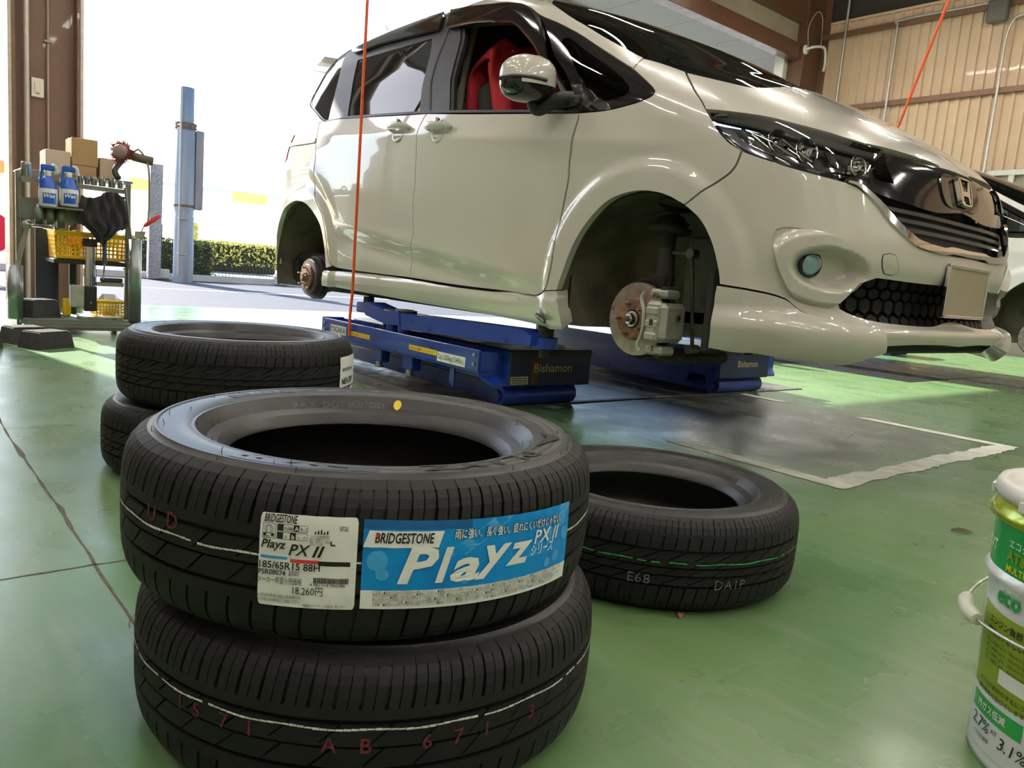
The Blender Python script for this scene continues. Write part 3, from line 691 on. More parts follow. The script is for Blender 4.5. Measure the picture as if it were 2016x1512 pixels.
# tail lamp
panel('tail_lamp', [[('u', .82, 1.20, 'c'), ('u', .55, 1.18, 'c'), ('u', .55, 1.42, 'c'), ('u', .80, 1.36, 'c')]], mat('red_lens', (.35, .01, .015), .1, 0, .8, noise=.1, scale=20), car, off=.006)

# ---------------------------------------------------------------- mirror
def ellip(c, ax, ay, az, R, nu=28, nv=16, pw=.75):
    V = []; F = []
    for i in range(nv + 1):
        th = -PI / 2 + PI * i / nv
        for j in range(nu):
            ph = 2 * PI * j / nu; f = lambda v: math.copysign(abs(v) ** pw, v)
            V.append((ax * f(math.cos(th)) * f(math.cos(ph)), ay * f(math.cos(th)) * f(math.sin(ph)), az * f(math.sin(th))))
    for i in range(nv):
        for j in range(nu): F.append((i * nu + j, i * nu + (j + 1) % nu, (i + 1) * nu + (j + 1) % nu, (i + 1) * nu + j))
    return (np.asarray(R) @ np.array(V).T).T + np.asarray(c), F
Yc = -.965; mc = on_y((1040, 157), Yc); mirr = None
V, F = ellip((0, 0, 0), .075, .128, .088, np.eye(3))
def mshape(V):
    W = V.copy(); W[:, 2] *= np.where(V[:, 2] < 0, .95, 1.0); W[:, 0] += -.10 * V[:, 1] ; W[:, 2] += V[:, 1] * .10
    W[:, 0] = np.where(W[:, 0] < -.035, -.035 + (W[:, 0] + .035) * .25, W[:, 0]); return W
Vm = mshape(V) + mc; cen = np.array([Vm[list(f)].mean(0) for f in F]); m = MB(); up = [f for f, c in zip(F, cen) if c[2] - mc[2] > -.022]; lo = [f for f, c in zip(F, cen) if c[2] - mc[2] <= -.022]
m.add(Vm, up, 0, True); mr = m.build('door_mirror', M_PAINT, car); m = MB(); m.add(Vm, lo, 0, True); m.build('mirror_lower_shell', M_BLACK, mr)
m = MB(); y0 = Yc; bs = on_y((1110, 205), -.835)
prof = bez([mc + (-.02, .04, -.07), mc + (-.01, .07, -.095), bs + (.0, -.03, .01), bs + (.02, .02, .02)], 6); m.tube(prof, np.linspace(.022, .03, len(prof)), 12); m.build('mirror_arm', M_MATTE, mr)
MB().rbox(bs + (-.06, -.004, -.012), bs + (.075, .03, .03), .01).build('mirror_base', M_MATTE, mr)
mi = [MB()]; T = np.linspace(.25 * PI, 1.1 * PI, 20)
strip_pts = [mc + np.array([.078 * math.sin(t) * .9, -.128 * math.cos(t - PI) * .9, -.004]) for t in T]
m = MB(); m.tube(bez([mc + (.070, .03, -.004), mc + (.074, -.05, -.010), mc + (.052, -.115, -.018), mc + (-.01, -.128, -.02)], 8), .008, 8); m.build('mirror_turn_lamp', M_LENS if False else M_SATIN, mr)
mirrored(mr); mirrored(mr.children[0], 'mirror_lower_shell') if mr.children else None
# ---------------------------------------------------------------- wheel wells, suspension, underbody, cabin
def well(ax, az, r, y_in, name):
    m = MB(); rr = r - .012; m2 = MB()
    A = np.linspace(-.35, PI + .35, 40); ys = [-.825, -.80, -.70, y_in]; V = []
    for k, y in enumerate(ys):
        q = rr + (.010 if k else 0) + (.02 if k > 1 else 0)
        for a in A: V.append((ax + q * math.cos(a), y, az + q * math.sin(a) * 1.0 + (.012 if k else 0)))
    n = len(A); m.add(V, [(k * n + i, k * n + i + 1, (k + 1) * n + i + 1, (k + 1) * n + i) for k in range(3) for i in range(n - 1)], 0, True)
    q = rr + .03; cap = [(ax + q * math.cos(a), y_in, az + q * math.sin(a) + .012) for a in A]; c0 = len(m.v); m.add(cap, [tuple(range(n))], 0)
    o = m.build(name, M_LINER, car); mirrored(o)
well(ARCH_F[0], ARCH_F[1] - .01, ARCH_F[2] + .018, -.42, 'front_arch_liner')
well(ARCH_R[0], ARCH_R[1] - .01, ARCH_R[2] + .016, -.45, 'rear_arch_liner')

YH = -.80; fx, fz = 0.0, .471
# inner light-coloured panel of the body behind the strut
o = MB().rbox((fx - .10, -.43, .50), (fx + .42, -.40, .80), .02).build('inner_wing', mat('dusty_panel', (.22, .215, .19), .8, noise=.4, scale=8), car); mirrored(o)
# brake disc with hat and hub
rot = MB().lathe([(.073, -.004), (.131, -.004), (.131, -.011), (.118, -.012), (.118, -.017), (.131, -.018), (.131, -.026), (.073, -.026)], 64, (fx, YH + .004, fz), (0, -1, 0), smooth=False).build('brake_disc', M_ROTOR, car)
hb = MB().lathe([(.076, -.012), (.076, .014), (.072, .018), (.034, .018), (.034, .010), (0, .010)], 48, (fx, YH + .004, fz), (0, -1, 0), smooth=False).build('hub', M_RUST, car)
MB().lathe([(.030, .010), (.028, .022), (.022, .024), (.021, .034)], 30, (fx, YH + .004, fz), (0, -1, 0), smooth=False).build('hub_bearing_cap', M_STEEL, hb)
m = MB(); c = np.array([fx, YH - .020, fz]); m.lathe([(.020, .004), (.020, .016), (.012, .020), (.010, .030), (0, .030)], 6, c, (0, -1, 0), smooth=False); m.build('axle_nut', M_STEEL, hb)
for k in range(5):
    a = PI * .5 + .35 + k * 2 * PI / 5; p = np.array([fx + .0572 * math.cos(a), YH - .01, fz + .0572 * math.sin(a)])
    MB().cyl(p, p - (0, .030, 0), .006, n=14).cyl(p - (0, .026, 0), p - (0, .036, 0), .005, .0035, n=14).build('wheel_stud', M_STEEL, hb)
    a2 = a + PI / 5
    if k < 3: p = np.array([fx + .056 * math.cos(a2), YH - .012, fz + .056 * math.sin(a2)]); MB().cyl(p, p - (0, .004, 0), .005, n=12).build('disc_screw', mat('brass', (.7, .5, .2), .3, 1, noise=.1, scale=9), hb)
# splash shield behind the disc
o = MB().lathe([(.05, -.034), (.138, -.034), (.142, -.028), (.138, -.036), (.05, -.037)], 48, (fx, YH + .004, fz), (0, -1, 0)).build('splash_shield', M_DARK, car)
# caliper: straddles the front edge of the disc
cc = np.array([fx + .118, YH + .010, fz])
def arc_block(m, r0, r1, a0, a1, y0, y1, n=14, mi=0):
    V = []; A = np.linspace(a0, a1, n)
    for a in A:
        for (r, y) in ((r0, y0), (r1, y0), (r1, y1), (r0, y1)): V.append((fx + r * math.cos(a), y, fz + r * math.sin(a)))
    F = [(i * 4 + j, i * 4 + (j + 1) % 4, (i + 1) * 4 + (j + 1) % 4, (i + 1) * 4 + j) for i in range(n - 1) for j in range(4)] + [(3, 2, 1, 0), tuple((n - 1) * 4 + j for j in range(4))]
    m.add(V, F, mi)
m = MB(); m.rbox((fx + .086, YH - .054, fz - .074), (fx + .150, YH - .012, fz + .074), .014); m.rbox((fx + .122, YH - .046, fz - .068), (fx + .170, YH + .078, fz + .068), .016)
cal = m.build('brake_caliper', M_ALU, car)
for dz in (-.050, -.006, .038): MB().rbox((fx + .094, YH - .0600, fz + dz - .014), (fx + .146, YH - .048, fz + dz + .014), .006).build('caliper_rib', M_ALU, cal)
MB().rbox((fx + .118, YH - .0607, fz - .012), (fx + .134, YH - .0595, fz + .010), .0005).build('caliper_window', M_MATTE, cal)
MB().cyl((fx + .172, YH + .02, fz + .02), (fx + .180, YH + .02, fz + .02), .010, n=12).build('bleed_plug', M_STEEL, cal)
for sg in (1, -1):
    m = MB(); m.rbox((fx + .084, YH - .036, fz + sg * .098 - .016), (fx + .160, YH + .045, fz + sg * .098 + .016), .009); m.build('caliper_bracket', M_ALU, cal)
    MB().cyl((fx + .120, YH - .046, fz + sg * .092), (fx + .120, YH - .034, fz + sg * .092), .010, n=6).build('caliper_bolt', M_STEEL, cal)
for dz in (.112, -.112): MB().cyl((fx + .140, YH - .030, fz + dz), (fx + .140, YH + .05, fz + dz), .012, n=14).build('guide_pin_boot', M_RUBBER, cal)
m = MB(); m.tube(bez([(fx + .078, YH - .052, fz + .100), (fx + .070, YH - .054, fz + .075), (fx + .086, YH - .054, fz + .03), (fx + .086, YH - .054, fz - .04), (fx + .072, YH - .054, fz - .08), (fx + .080, YH - .05, fz - .105)], 8), .0065, 8); m.build('pad_clip', M_ALU, cal)
# strut, knuckle, links
m = MB(); m.tube([(fx + .010, YH + .125, fz + .02), (fx + .008, YH + .13, fz + .16), (fx + .0, YH + .135, fz + .26)], [.034, .034, .030], 16); m.cyl((fx + .0, YH + .135, fz + .22), (fx - .012, YH + .16, fz + .40), .027, n=16)
st = m.build('strut', M_DARK, car); MB().lathe([(.025, 0), (.075, .004), (.080, .018), (.06, .030), (.05, .06), (.03, .07)], 28, (fx - .008, YH + .15, fz + .315), (-.05, .12, 1)).build('spring_seat', M_DARK, st)
m = MB(); T = np.linspace(0, 2.2 * 2 * PI, 90); m.tube(np.stack([fx - .010 + .058 * np.cos(T), YH + .16 + .058 * np.sin(T), fz + .345 + T / (2 * PI) * .05], 1), .0065, 8); m.build('coil_spring', M_DARK, st)
MB().cyl((fx - .001, YH + .1355, fz + .228), (fx - .003, YH + .1385, fz + .252), .0280, n=18).build('strut_label', M_TAN, st)
m = MB(); m.rbox((fx - .03, YH + .05, fz - .09), (fx + .06, YH + .16, fz + .09), .02); m.rbox((fx - .035, YH + .09, fz + .08), (fx + .035, YH + .165, fz + .17), .01); m.cyl((fx - .005, YH + .07, fz + .13), (fx - .005, YH + .18, fz + .13), .012, n=12); m.rbox((fx - .03, YH + .08, fz - .15), (fx + .13, YH + .42, fz - .105), .015)
m.build('knuckle_and_arm', M_DARK, car)
m = MB(); m.tube([(fx + .150, YH + .15, fz - .08), (fx + .12, YH + .132, fz + .235)], .007, 8); m.cyl((fx + .12, YH + .115, fz + .245), (fx + .12, YH + .15, fz + .245), .018, n=16); m.cyl((fx + .0, YH + .135, fz + .245), (fx + .12, YH + .14, fz + .245), .008, n=8); m.cyl((fx + .155, YH + .12, fz - .09), (fx + .155, YH + .17, fz - .09), .016, n=16); m.build('stabiliser_link', mat('worn_rod', (.13, .12, .105), .5, .6, noise=.3, scale=30), car)
m = MB(); m.rbox((fx + .245, -.74, fz - .09), (fx + .285, -.66, fz + .20), .01); m.build('bumper_stay', M_DARK, car)
for nm in ('brake_disc', 'hub', 'splash_shield', 'brake_caliper', 'strut', 'knuckle_and_arm', 'stabiliser_link'):
    mirrored(bpy.data.objects[nm])
# rear drum
rx, rz = -2.74, .470; Y2 = -.800
dr = MB().lathe([(0, .0), (.078, .0), (.082, -.003), (.082, -.008), (.112, -.012), (.118, -.020), (.120, -.050), (.135, -.053), (.135, -.064), (.128, -.066), (.128, -.080), (.137, -.084), (.137, -.095), (0, -.095)], 56, (rx, Y2, rz), (0, -1, 0), smooth=False).build('brake_drum', M_DRUM, car)
hb2 = MB().lathe([(.078, -.001), (.077, .004), (.033, .005), (.031, .012), (.026, .030), (.020, .034), (0, .034)], 36, (rx, Y2, rz), (0, -1, 0), smooth=False).build('rear_hub', M_RUST, car)
for k in range(5):
    a = .2 + k * 2 * PI / 5; p = np.array([rx + .0572 * math.cos(a), Y2 - .002, rz + .0572 * math.sin(a)]); MB().cyl(p, p - (0, .032, 0), .006, n=12).build('wheel_stud', M_STEEL, hb2)
mirrored(dr); mirrored(hb2)
m = MB(); m.tube([(rx + .02, -.72, rz), (rx + .25, -.62, rz - .02), (rx + .45, -.58, rz + .02)], [.045, .05, .04], 12); m.cyl((rx + .10, -.64, rz - .02), (rx + .10, .64, rz - .02), .055, n=16); m.tube([(rx + .02, .72, rz), (rx + .25, .62, rz - .02), (rx + .45, .58, rz + .02)], [.045, .05, .04], 12); m.build('torsion_beam', M_DARK, car)
m = MB(); m.cyl((rx + .06, -.60, rz - .02), (rx + .10, -.55, rz + .34), .022, n=14); m.rbox((rx + .14, -.67, .395), (rx + .44, -.50, .46), .02); m.build('rear_damper', M_DARK, car)
# floor pan and inner shell
m = MB(); m.rbox((-3.28, -.70, .43), (-3.12, .70, .58), .02); m.rbox((-3.2, -.68, .56), (-2.3, .68, .62), .02); m.rbox((-2.34, -.745, .425), (-.42, .745, .50), .02); m.rbox((-.42, -.42, .43), (.60, .42, .56), .03); m.rbox((.40, -.62, .43), (.66, .62, .47), .01); m.build('floor_pan', M_DARK, car)
mirrored(MB().rbox((-2.3, -.775, .405), (-.45, -.735, .44), .006).build('sill_flange', M_DARK, car))
# inner door skins / bulkheads keep daylight out of the panel gaps
Umid = np.linspace(1.02, 1.99, 60)
m = MB(); Zs = np.linspace(.50, 1.22, 8)
def inner(zlo, zhi, x0, x1, yv, nm, mtl):
    o = MB().box((x0, -yv - .01, zlo), (x1, -yv, zhi)).build(nm, mtl, car); mirrored(o); return o
inner(.46, 1.19, -2.36, -.37, .775, 'door_lining', M_MATTE)
inner(1.0, 1.17, -3.0, -2.30, .74, 'rear_side_lining', M_MATTE)
m = MB(); m.box((-.42, -.74, .56), (-.40, .74, 1.20)); m.box((-.36, -.74, .99), (.12, .74, 1.01)); m.box((.26, -.60, .60), (.30, .60, .98)); m.build('bulkhead', M_MATTE, car)
# cabin
m = MB(); m.rbox((-.42, -.70, 1.02), (-.02, .70, 1.22), .05); m.rbox((-.46, .20, 1.10), (-.12, .62, 1.27), .05); m.rbox((-.50, -.62, 1.08), (-.16, -.16, 1.28), .05); m.build('dashboard', M_MATTE, car)
def seat(x, y, m_):
    R1 = roty(-.22); m = MB(); m.rbox((-.26, -.24, 0), (.28, .24, .16), .05, o=(x, y, .84)); s1 = m.build('seat', m_, car)
    m = MB(); m.rbox((-.07, -.235, 0), (.07, .235, .60), .05, R=R1, o=(x - .25, y, .93)); m.rbox((-.05, -.13, .62), (.05, .13, .80), .04, R=R1, o=(x - .25, y, .93)); m.build('seat_back', m_, s1)
seat(-.95, -.36, M_SEAT); seat(-.95, .36, M_SEAT); seat(-2.0, -.36, M_SEAT); seat(-2.0, .36, M_SEAT)
# steering wheel
m = MB(); T = np.linspace(0, 2 * PI, 41); c = np.array([-.60, -.36, 1.27]); e1 = np.array([0, 1, 0.]); e2 = np.array([.42, 0, .90]); m.tube(np.array([c + .185 * (math.cos(t) * e1 + math.sin(t) * e2) for t in T]), .015, 10)
m.rbox((-.02, -.08, -.06), (.03, .08, .06), .02, R=roty(.43), o=c); m.cyl(c + (.03, .10, 0), c + (.0, .17, .0), .014); m.cyl(c + (.03, -.10, 0), c - (.0, .17, .0), .014); m.cyl(c, c + (.30, 0, -.14), .035); m.build('steering_wheel', M_MATTE, car)
m = MB(); m.rbox((-.72, -.10, 1.60), (-.69, .14, 1.67), .01); m.cyl((-.70, .02, 1.64), (-.74, .02, 1.74), .01); m.build('inner_mirror', M_MATTE, car)
m = MB(); m.rbox((-2.9, -.55, 1.84), (-1.05, .55, 1.88), .02); m.build('headliner', mat('headliner_cloth', (.05, .05, .05), .95, noise=.1, scale=50), car)
inner(1.3, 1.75, -1.75, -1.45, .62, 'pillar_lining', M_MATTE)
# B pillar seen through the open window, belt
m = MB(); m.tube([(-1.42, -.66, 1.24), (-1.46, -.60, 1.55), (-1.48, -.54, 1.80)], .02, 8); m.build('seat_belt', mat('belt_webbing', (.35, .31, .25), .8, noise=.1, scale=80), car)

# red cover lying over the driver's seat, seen through the open window
rc = MB(); U = np.linspace(0, 1, 26); Vv = np.linspace(0, 1, 22); P = []
for a in U:
    for b in Vv:
        y = -.62 + .46 * b; 
        prof = bez([(-.60, .99), (-.72, 1.14), (-1.02, 1.12), (-1.14, 1.30), (-1.22, 1.55), (-1.26, 1.66), (-1.37, 1.60), (-1.40, 1.30)], 4)
        k = a * (len(prof) - 1); i = int(min(k, len(prof) - 2)); q = prof[i] + (prof[i + 1] - prof[i]) * (k - i)
        nse = .022 * math.sin(9 * a + 5 * b) * math.sin(13 * b + 2 + 4 * a) + .014 * math.sin(21 * a - 11 * b); bul = .05 * math.sin(PI * b)
        sh = -.06 * (abs(b - .5) * 2) ** 6
        P.append((q[0] + bul * .5 + nse, y, q[1] + bul + nse * .6 + sh))
rc.add(P, [(i * 22 + j, i * 22 + j + 1, (i + 1) * 22 + j + 1, (i + 1) * 22 + j) for i in range(25) for j in range(21)], 0, True)
o = rc.build('seat_cover', M_REDCLOTH); md = o.modifiers.new('thickness', 'SOLIDIFY'); md.thickness = .02
tag(o, 'crumpled red cover over the driver seat, seen through the open car window', 'seat cover')
# ================================================================== TYRES
PROF = np.array([(0, .3110), (.030, .3106), (.050, .3092), (.064, .3062), (.074, .3015), (.082, .2945), (.088, .2845), (.0915, .2770), (.0945, .2745), (.0945, .2715), (.0930, .2690), (.0940, .2560),
                 (.0925, .2400), (.0890, .2310), (.0895, .2270), (.0840, .2220), (.0720, .2120), (.0610, .2060), (.0580, .2045), (.0560, .1990), (.0500, .1965), (.0480, .1935), (.0480, .1890), (.0500, .1870),
                 (.0560, .1890), (.0660, .1990), (.0780, .2250), (.0840, .2500), (.0800, .2750), (.0680, .2930), (.0450, .3005), (0, .3010)])
_pd = np.concatenate([[0], np.cumsum(np.linalg.norm(np.diff(PROF, axis=0), axis=1))])
def prof_s(s):
    s = np.asarray(s, float); a = np.abs(s); return np.sign(s) * np.interp(a, _pd, PROF[:, 0]), np.interp(a, _pd, PROF[:, 1])
def prof_n(s):
    e = .002; z1, r1 = prof_s(np.asarray(s) + e); z0, r0 = prof_s(np.asarray(s) - e); tz, tr = z1 - z0, r1 - r0; L = np.hypot(tz, tr) + 1e-12; return -tr / L, tz / L   # (nz, nr) outward
S_END = .1005
def depth(s): return np.interp(np.abs(s), [0, .055, .075, .090, S_END], [.0075, .0070, .0050, .0030, .0005])
RUB = mat('tread_rubber', (.0085, .0085, .0095), .62, noise=.25, scale=60, bump=.12, bscale=500, spec=.35)
RUB_S = mat('sidewall_rubber', (.015, .015, .0165), .40, noise=.2, scale=40, bump=.06, bscale=600, spec=.5)
RUB_L = mat('sidewall_lettering', (.055, .055, .058), .55, noise=.1, scale=60)
RUB_D = mat('sidewall_dark_lettering', (.008, .008, .009), .7, noise=.1, scale=60)
M_MARK_W = mat('chalk_white_line', (.75, .75, .72), .7, noise=.3, scale=120)
M_MARK_G = mat('green_line', (.03, .42, .10), .6, noise=.2, scale=120)
M_MARK_R = mat('red_marking', (.22, .025, .04), .8, noise=.7, scale=420, col2=(.03, .012, .015))
M_MARK_K = mat('pale_marking', (.22, .26, .25), .8, noise=.7, scale=420, col2=(.02, .02, .02))
def tread_pos(th, s, off=0.0):
    z, r = prof_s(s); nz, nr = prof_n(s); r = r + nr * off; z = z + nz * off
    return np.stack([r * np.cos(th), r * np.sin(th), z], -1)
def make_tread(ribs):
    """ribs: (s0, s1, number of blocks, [gap widths in m, repeated], skew angle per metre, phase)"""
    m = MB()
    for (s0, s1, N, gaps, skew, ph) in ribs:
        ns = max(2, int(abs(s1 - s0) / .009) + 1); ss = np.linspace(s0, s1, ns); P = 2 * PI / N; na = max(2, int(P * .31 / .014) + 1)
        for i in range(N):
            g0 = gaps[i % len(gaps)] / .31 / 2; g1 = gaps[(i + 1) % len(gaps)] / .31 / 2
            th = np.linspace(i * P + g0, (i + 1) * P - g1, na); A, B = np.meshgrid(th, ss); sk = skew(B) if callable(skew) else skew * (B - s0)
            T = tread_pos((A + sk + ph).ravel(), B.ravel()); D = depth(B.ravel()); Bt = tread_pos((A + sk + ph).ravel(), B.ravel(), 0) ; 
            z, r = prof_s(B.ravel()); nz, nr = prof_n(B.ravel()); an = (A + sk + ph).ravel(); Bt = np.stack([(r - nr * D) * np.cos(an), (r - nr * D) * np.sin(an), z - nz * D], -1)
            V = np.concatenate([T, Bt]); n = na * ns; F = [(j * na + k, j * na + k + 1, (j + 1) * na + k + 1, (j + 1) * na + k) for j in range(ns - 1) for k in range(na - 1)]
            ring = [k for k in range(na)] + [j * na + na - 1 for j in range(1, ns)] + [(ns - 1) * na + k for k in range(na - 2, -1, -1)] + [j * na for j in range(ns - 2, 0, -1)]
            F += [(ring[(k + 1) % len(ring)], ring[k], ring[k] + n, ring[(k + 1) % len(ring)] + n) for k in range(len(ring))]
            m.add(V, F)
    return m.mesh('tread')
def make_carcass():
    m = MB(); ss = np.concatenate([np.linspace(-S_END, S_END, 40)]); z, r = prof_s(ss); nz, nr = prof_n(ss); D = depth(ss); fl = np.stack([r - nr * D, z - nz * D], 1)
    m.lathe(fl, 96, smooth=True)
    k = np.searchsorted(_pd, S_END); z0, r0 = prof_s(S_END); side = [(float(r0), float(z0))] + [(p[1], p[0]) for p in PROF[k:]]
    # split at the sharp ridges so that they stay crisp
    cuts = [i for i, p in enumerate(side) if any(abs(p[0] - q) < 1e-4 for q in (.2745, .2715, .2690, .2310, .2270, .2045, .1990, .1870))]
    for sg in (1, -1):
        prev = 0
        for c in cuts + [len(side) - 1]:
            if c > prev: m.lathe([(r, sg * z) for r, z in side[prev:c + 1]], 96, smooth=True)
            prev = c
    me = m.mesh('carcass'); bm = bmesh.new(); bm.from_mesh(me); bmesh.ops.recalc_face_normals(bm, faces=bm.faces); bm.to_mesh(me); bm.free(); return me
CARC = make_carcass(); CARC.materials.append(RUB_S)
sk_sh = lambda s: .020 * np.sin((np.abs(s) - .03) * 28) * np.sign(s)
RIBS_A = [(.030, .041, 72, [0.0], 0, 0), (.041, .066, 144, [.0042, .0012], sk_sh, 0), (.066, .086, 144, [.0026, .0012], sk_sh, 0), (.086, S_END, 72, [.0012], sk_sh, 0),
          (.004, .024, 36, [.0030], 3.4, .05), (.0005, .004, 36, [0.0], 0, 0), (-.0235, -.0025, 36, [.0034], 3.4, .02), (-.041, -.0295, 72, [0.0], 0, 0), (-.086, -.041, 72, [.0034], sk_sh, .03), (-S_END, -.086, 72, [.0012], sk_sh, .03)]
sk_b = lambda s: 5.5 * (np.abs(s) - .004) ** 1.0 * (1 + 12 * np.abs(s)) * np.sign(s)
RIBS_B = [(.036, .058, 84, [.0026], sk_sh, 0), (.058, .064, 84, [0.0], 0, 0), (.064, .090, 168, [.0018, .0010], sk_sh, 0), (.090, S_END, 84, [.0016], sk_sh, .01),
          (.016, .031, 42, [.0055], 6.5, .05), (.003, .016, 42, [.0036], 6.5, .05 - .01), (-.012, .0, 42, [.0036], 6.5, .02), (-.031, -.015, 42, [.0055], 6.5, .02), (-.064, -.036, 84, [.0026], sk_sh, .02), (-.090, -.064, 168, [.0018, .0010], sk_sh, .02), (-S_END, -.090, 84, [.0016], sk_sh, .02)]
TREAD_A = make_tread(RIBS_A); TREAD_B = make_tread(RIBS_B)
for t_ in (TREAD_A, TREAD_B): t_.materials.append(RUB)
def make_tyre(label, c, z0, kind, rot, line=None, line_s=.009, flip=False):
    t = thing('tyre', label, 'tyre', (c[0], c[1], z0), group='tyres on the workshop floor', rotz=rot); LOCALS.add(t.name)
    for nm, me in (('carcass', CARC), ('tread', TREAD_A if kind == 'A' else TREAD_B)):
        o = bpy.data.objects.new(nm, me); COL.objects.link(o); o.parent = t; o.location = (0, 0, .0945)
    if line is not None:      # painted line: lies on the block tops, broken where slits cross it
        m = MB(); k = 0
        for i in range(240):
            if RNG.rand() < .10: continue
            a0 = i * 2 * PI / 240; a1 = (i + .94) * 2 * PI / 240; w = .0008 + .0006 * RNG.rand(); j = .0009 * math.sin(i * .55) 
            V = tread_pos(np.array([a0, a1, a1, a0]), np.array([line_s + j - w, line_s + j - w, line_s + j + w, line_s + j + w]), .0006) + np.array([0, 0, .0945]); m.add(V, [(0, 1, 2, 3)])
        m.build('painted_line', line, t, fix=False)
    return t
def side_text(t, body, ang, r0, size, m_, name='sidewall_lettering', off=.0006, sgn=1, **kw):
    """letters on the upper sidewall, tops outwards, centred on angle ang (degrees, in world axes); r0 = baseline radius"""
    base = math.radians(ang) - t.rotation_euler.z; i0 = 19
    rs, zs = PROF[8:19, 1][::-1], PROF[8:19, 0][::-1]
    def fn(V):
        r = r0 + V[:, 1]; a = base - V[:, 0] / (r0 + size * .35); z = np.interp(r, rs, zs) + .0945 + off; return np.stack([r * np.cos(a), r * np.sin(a), z], 1)
    return text_on(name, body, m_, fn, t, size=size, align='CENTER', **kw)
def tread_text(t, body, ang, s0, size, m_, name='tread_marking', **kw):
    base = math.radians(ang) - t.rotation_euler.z
    def fn(V): return tread_pos(base + V[:, 0] / .311, s0 + V[:, 1], .0007) + np.array([0, 0, .0945])
    return text_on(name, body, m_, fn, t, size=size, align='CENTER', **kw)
def side_ring(t, r0, r1, a0, a1, m_, name, off=.0005, n=60):
    A = np.radians(np.linspace(a0, a1, n)) - t.rotation_euler.z; rs, zs = PROF[8:19, 1][::-1], PROF[8:19, 0][::-1]; V = []
    for r in (r0, (r0 + r1) / 2, r1): V += [(r * math.cos(a), r * math.sin(a), np.interp(r, rs, zs) + .0945 + off) for a in A]
    m = MB(); m.add(V, [(k * n + i, k * n + i + 1, (k + 1) * n + i + 1, (k + 1) * n + i) for k in range(2) for i in range(n - 1)], 0, True); return m.build(name, m_, t, fix=False)
def hairs(t, seed, n=46):
    """moulding hairs standing on the sidewall"""
    r_ = np.random.RandomState(seed); m = MB()
    for i in range(n):
        a = r_.rand() * 2 * PI; r = r_.choice([.213, .224, .245, .262, .279]); z = np.interp(r, PROF[5:19, 1][::-1], PROF[5:19, 0][::-1]) + .0945; p = np.array([r * math.cos(a), r * math.sin(a), z]); L = .003 + .004 * r_.rand()
        m.cyl(p - (0, 0, .001), p + (.002 * r_.randn() * .4, .002 * r_.randn() * .4, L), .0005, .0003, n=4, cap=False)
    o = m.build('moulding_hairs', RUB_D, t); o['kind'] = 'stuff'
def saw(t, kind):      # row of shoulder wedge marks above the lugs
    pass
C1 = (.922, -2.375); C2 = (.938, -2.361); C3 = (.803, -1.605); C4 = (-.280, -2.115); C5 = (-.304, -2.145)
t_bot = make_tyre('new black tyre at the bottom of the front stack, red dotted marks on its tread', C2, 0.0, 'A', .3, M_MARK_W, .020)
t_top = make_tyre('new black tyre on top of the front stack, wearing a white and a blue sticker', C1, .1895, 'A', 1.1, M_MARK_W, .010)
t_one = make_tyre('single black tyre lying on the green floor with a green line round its tread', C3, 0.0, 'B', .7, M_MARK_G, .011)
t_rb = make_tyre('lower tyre of the rear stack, mostly hidden behind the front stack', C5, 0.0, 'B', .2, None)
t_rt = make_tyre('upper tyre of the rear stack, a small white label at its right edge', C4, .1895, 'B', 2.0, None)
for i, t in enumerate((t_top, t_one, t_rt)): hairs(t, i)
# sidewall lettering
side_text(t_top, 'BRIDGESTONE', 176, .242, .026, RUB_L, bold=.02, wscale=1.6, spacing=1.05)
side_ring(t_top, .2345, .2680, -27, 82, mat('sidewall_sheen_band', (.060, .058, .055), .34, noise=.1, scale=30), 'sheen_band', .0004)  # paler rubber colour paints the silvery reflection on this stretch of sidewall
side_text(t_top, 'PLAYZ', 4, .2385, .036, RUB_D, bold=.03, wscale=1.7, off=.0012)
side_text(t_top, 'PX II', -46, .238, .026, RUB_L, shear=.3, bold=.015, wscale=2.0, spacing=1.2)
side_ring(t_top, .236, .2665, -64, -28, RUB_S, 'knurled_band')
side_text(t_top, '185/65R15  88H', 104, .240, .020, RUB_L, bold=.01, wscale=1.4)
def bead_text(t, body, ang, r0, size, m_, off=.0008, **kw):
    base = math.radians(ang) - t.rotation_euler.z; rs, zs = PROF[8:20, 1][::-1], PROF[8:20, 0][::-1]
    def fn(V): r = r0 + V[:, 1] * .62; a = base - V[:, 0] / r0; z = np.interp(r, rs, zs) + .0945 + off; return np.stack([r * np.cos(a), r * np.sin(a), z], 1)
    return text_on('bead_lettering', body, m_, fn, t, size=size, align='CENTER', **kw)
bead_text(t_top, 'R4LX  DOT JK0720', 166, .2115, .017, RUB_L, bold=.01)
bead_text(t_top, '(30)', 148, .2115, .016, M_MARK_K)
bead_text(t_top, 'ECOPIA', -152, .2115, .018, RUB_L, shear=.3)
# flowing flame mark beside the name
for k in range(4):
    m = MB(); n = 14; V = []
    for i in range(n):
        u = i / (n - 1); a = math.radians(32 + 22 * u + 3 * k * (1 - u)) - t_top.rotation_euler.z; r = .240 + .004 * k + .014 * math.sin(u * 3 + k * .5) * u; w = (.0035 + .0015 * k) * (math.sin(PI * min(1, u * 1.05)) + .12)
        for rr in (r - w, r + w): V.append((rr * math.cos(a), rr * math.sin(a), np.interp(rr, PROF[8:19, 1][::-1], PROF[8:19, 0][::-1]) + .0945 + .0014))
    m.add(V, [(2 * i, 2 * i + 1, 2 * i + 3, 2 * i + 2) for i in range(n - 1)]); m.build('flame_mark', RUB_D, t_top, fix=False)
m = MB(); a = math.radians(139) - t_top.rotation_euler.z; T = np.arange(20) * 2 * PI / 20; r = .217; zz = np.interp(r, PROF[8:19, 1][::-1], PROF[8:19, 0][::-1]) + .0945 + .0012
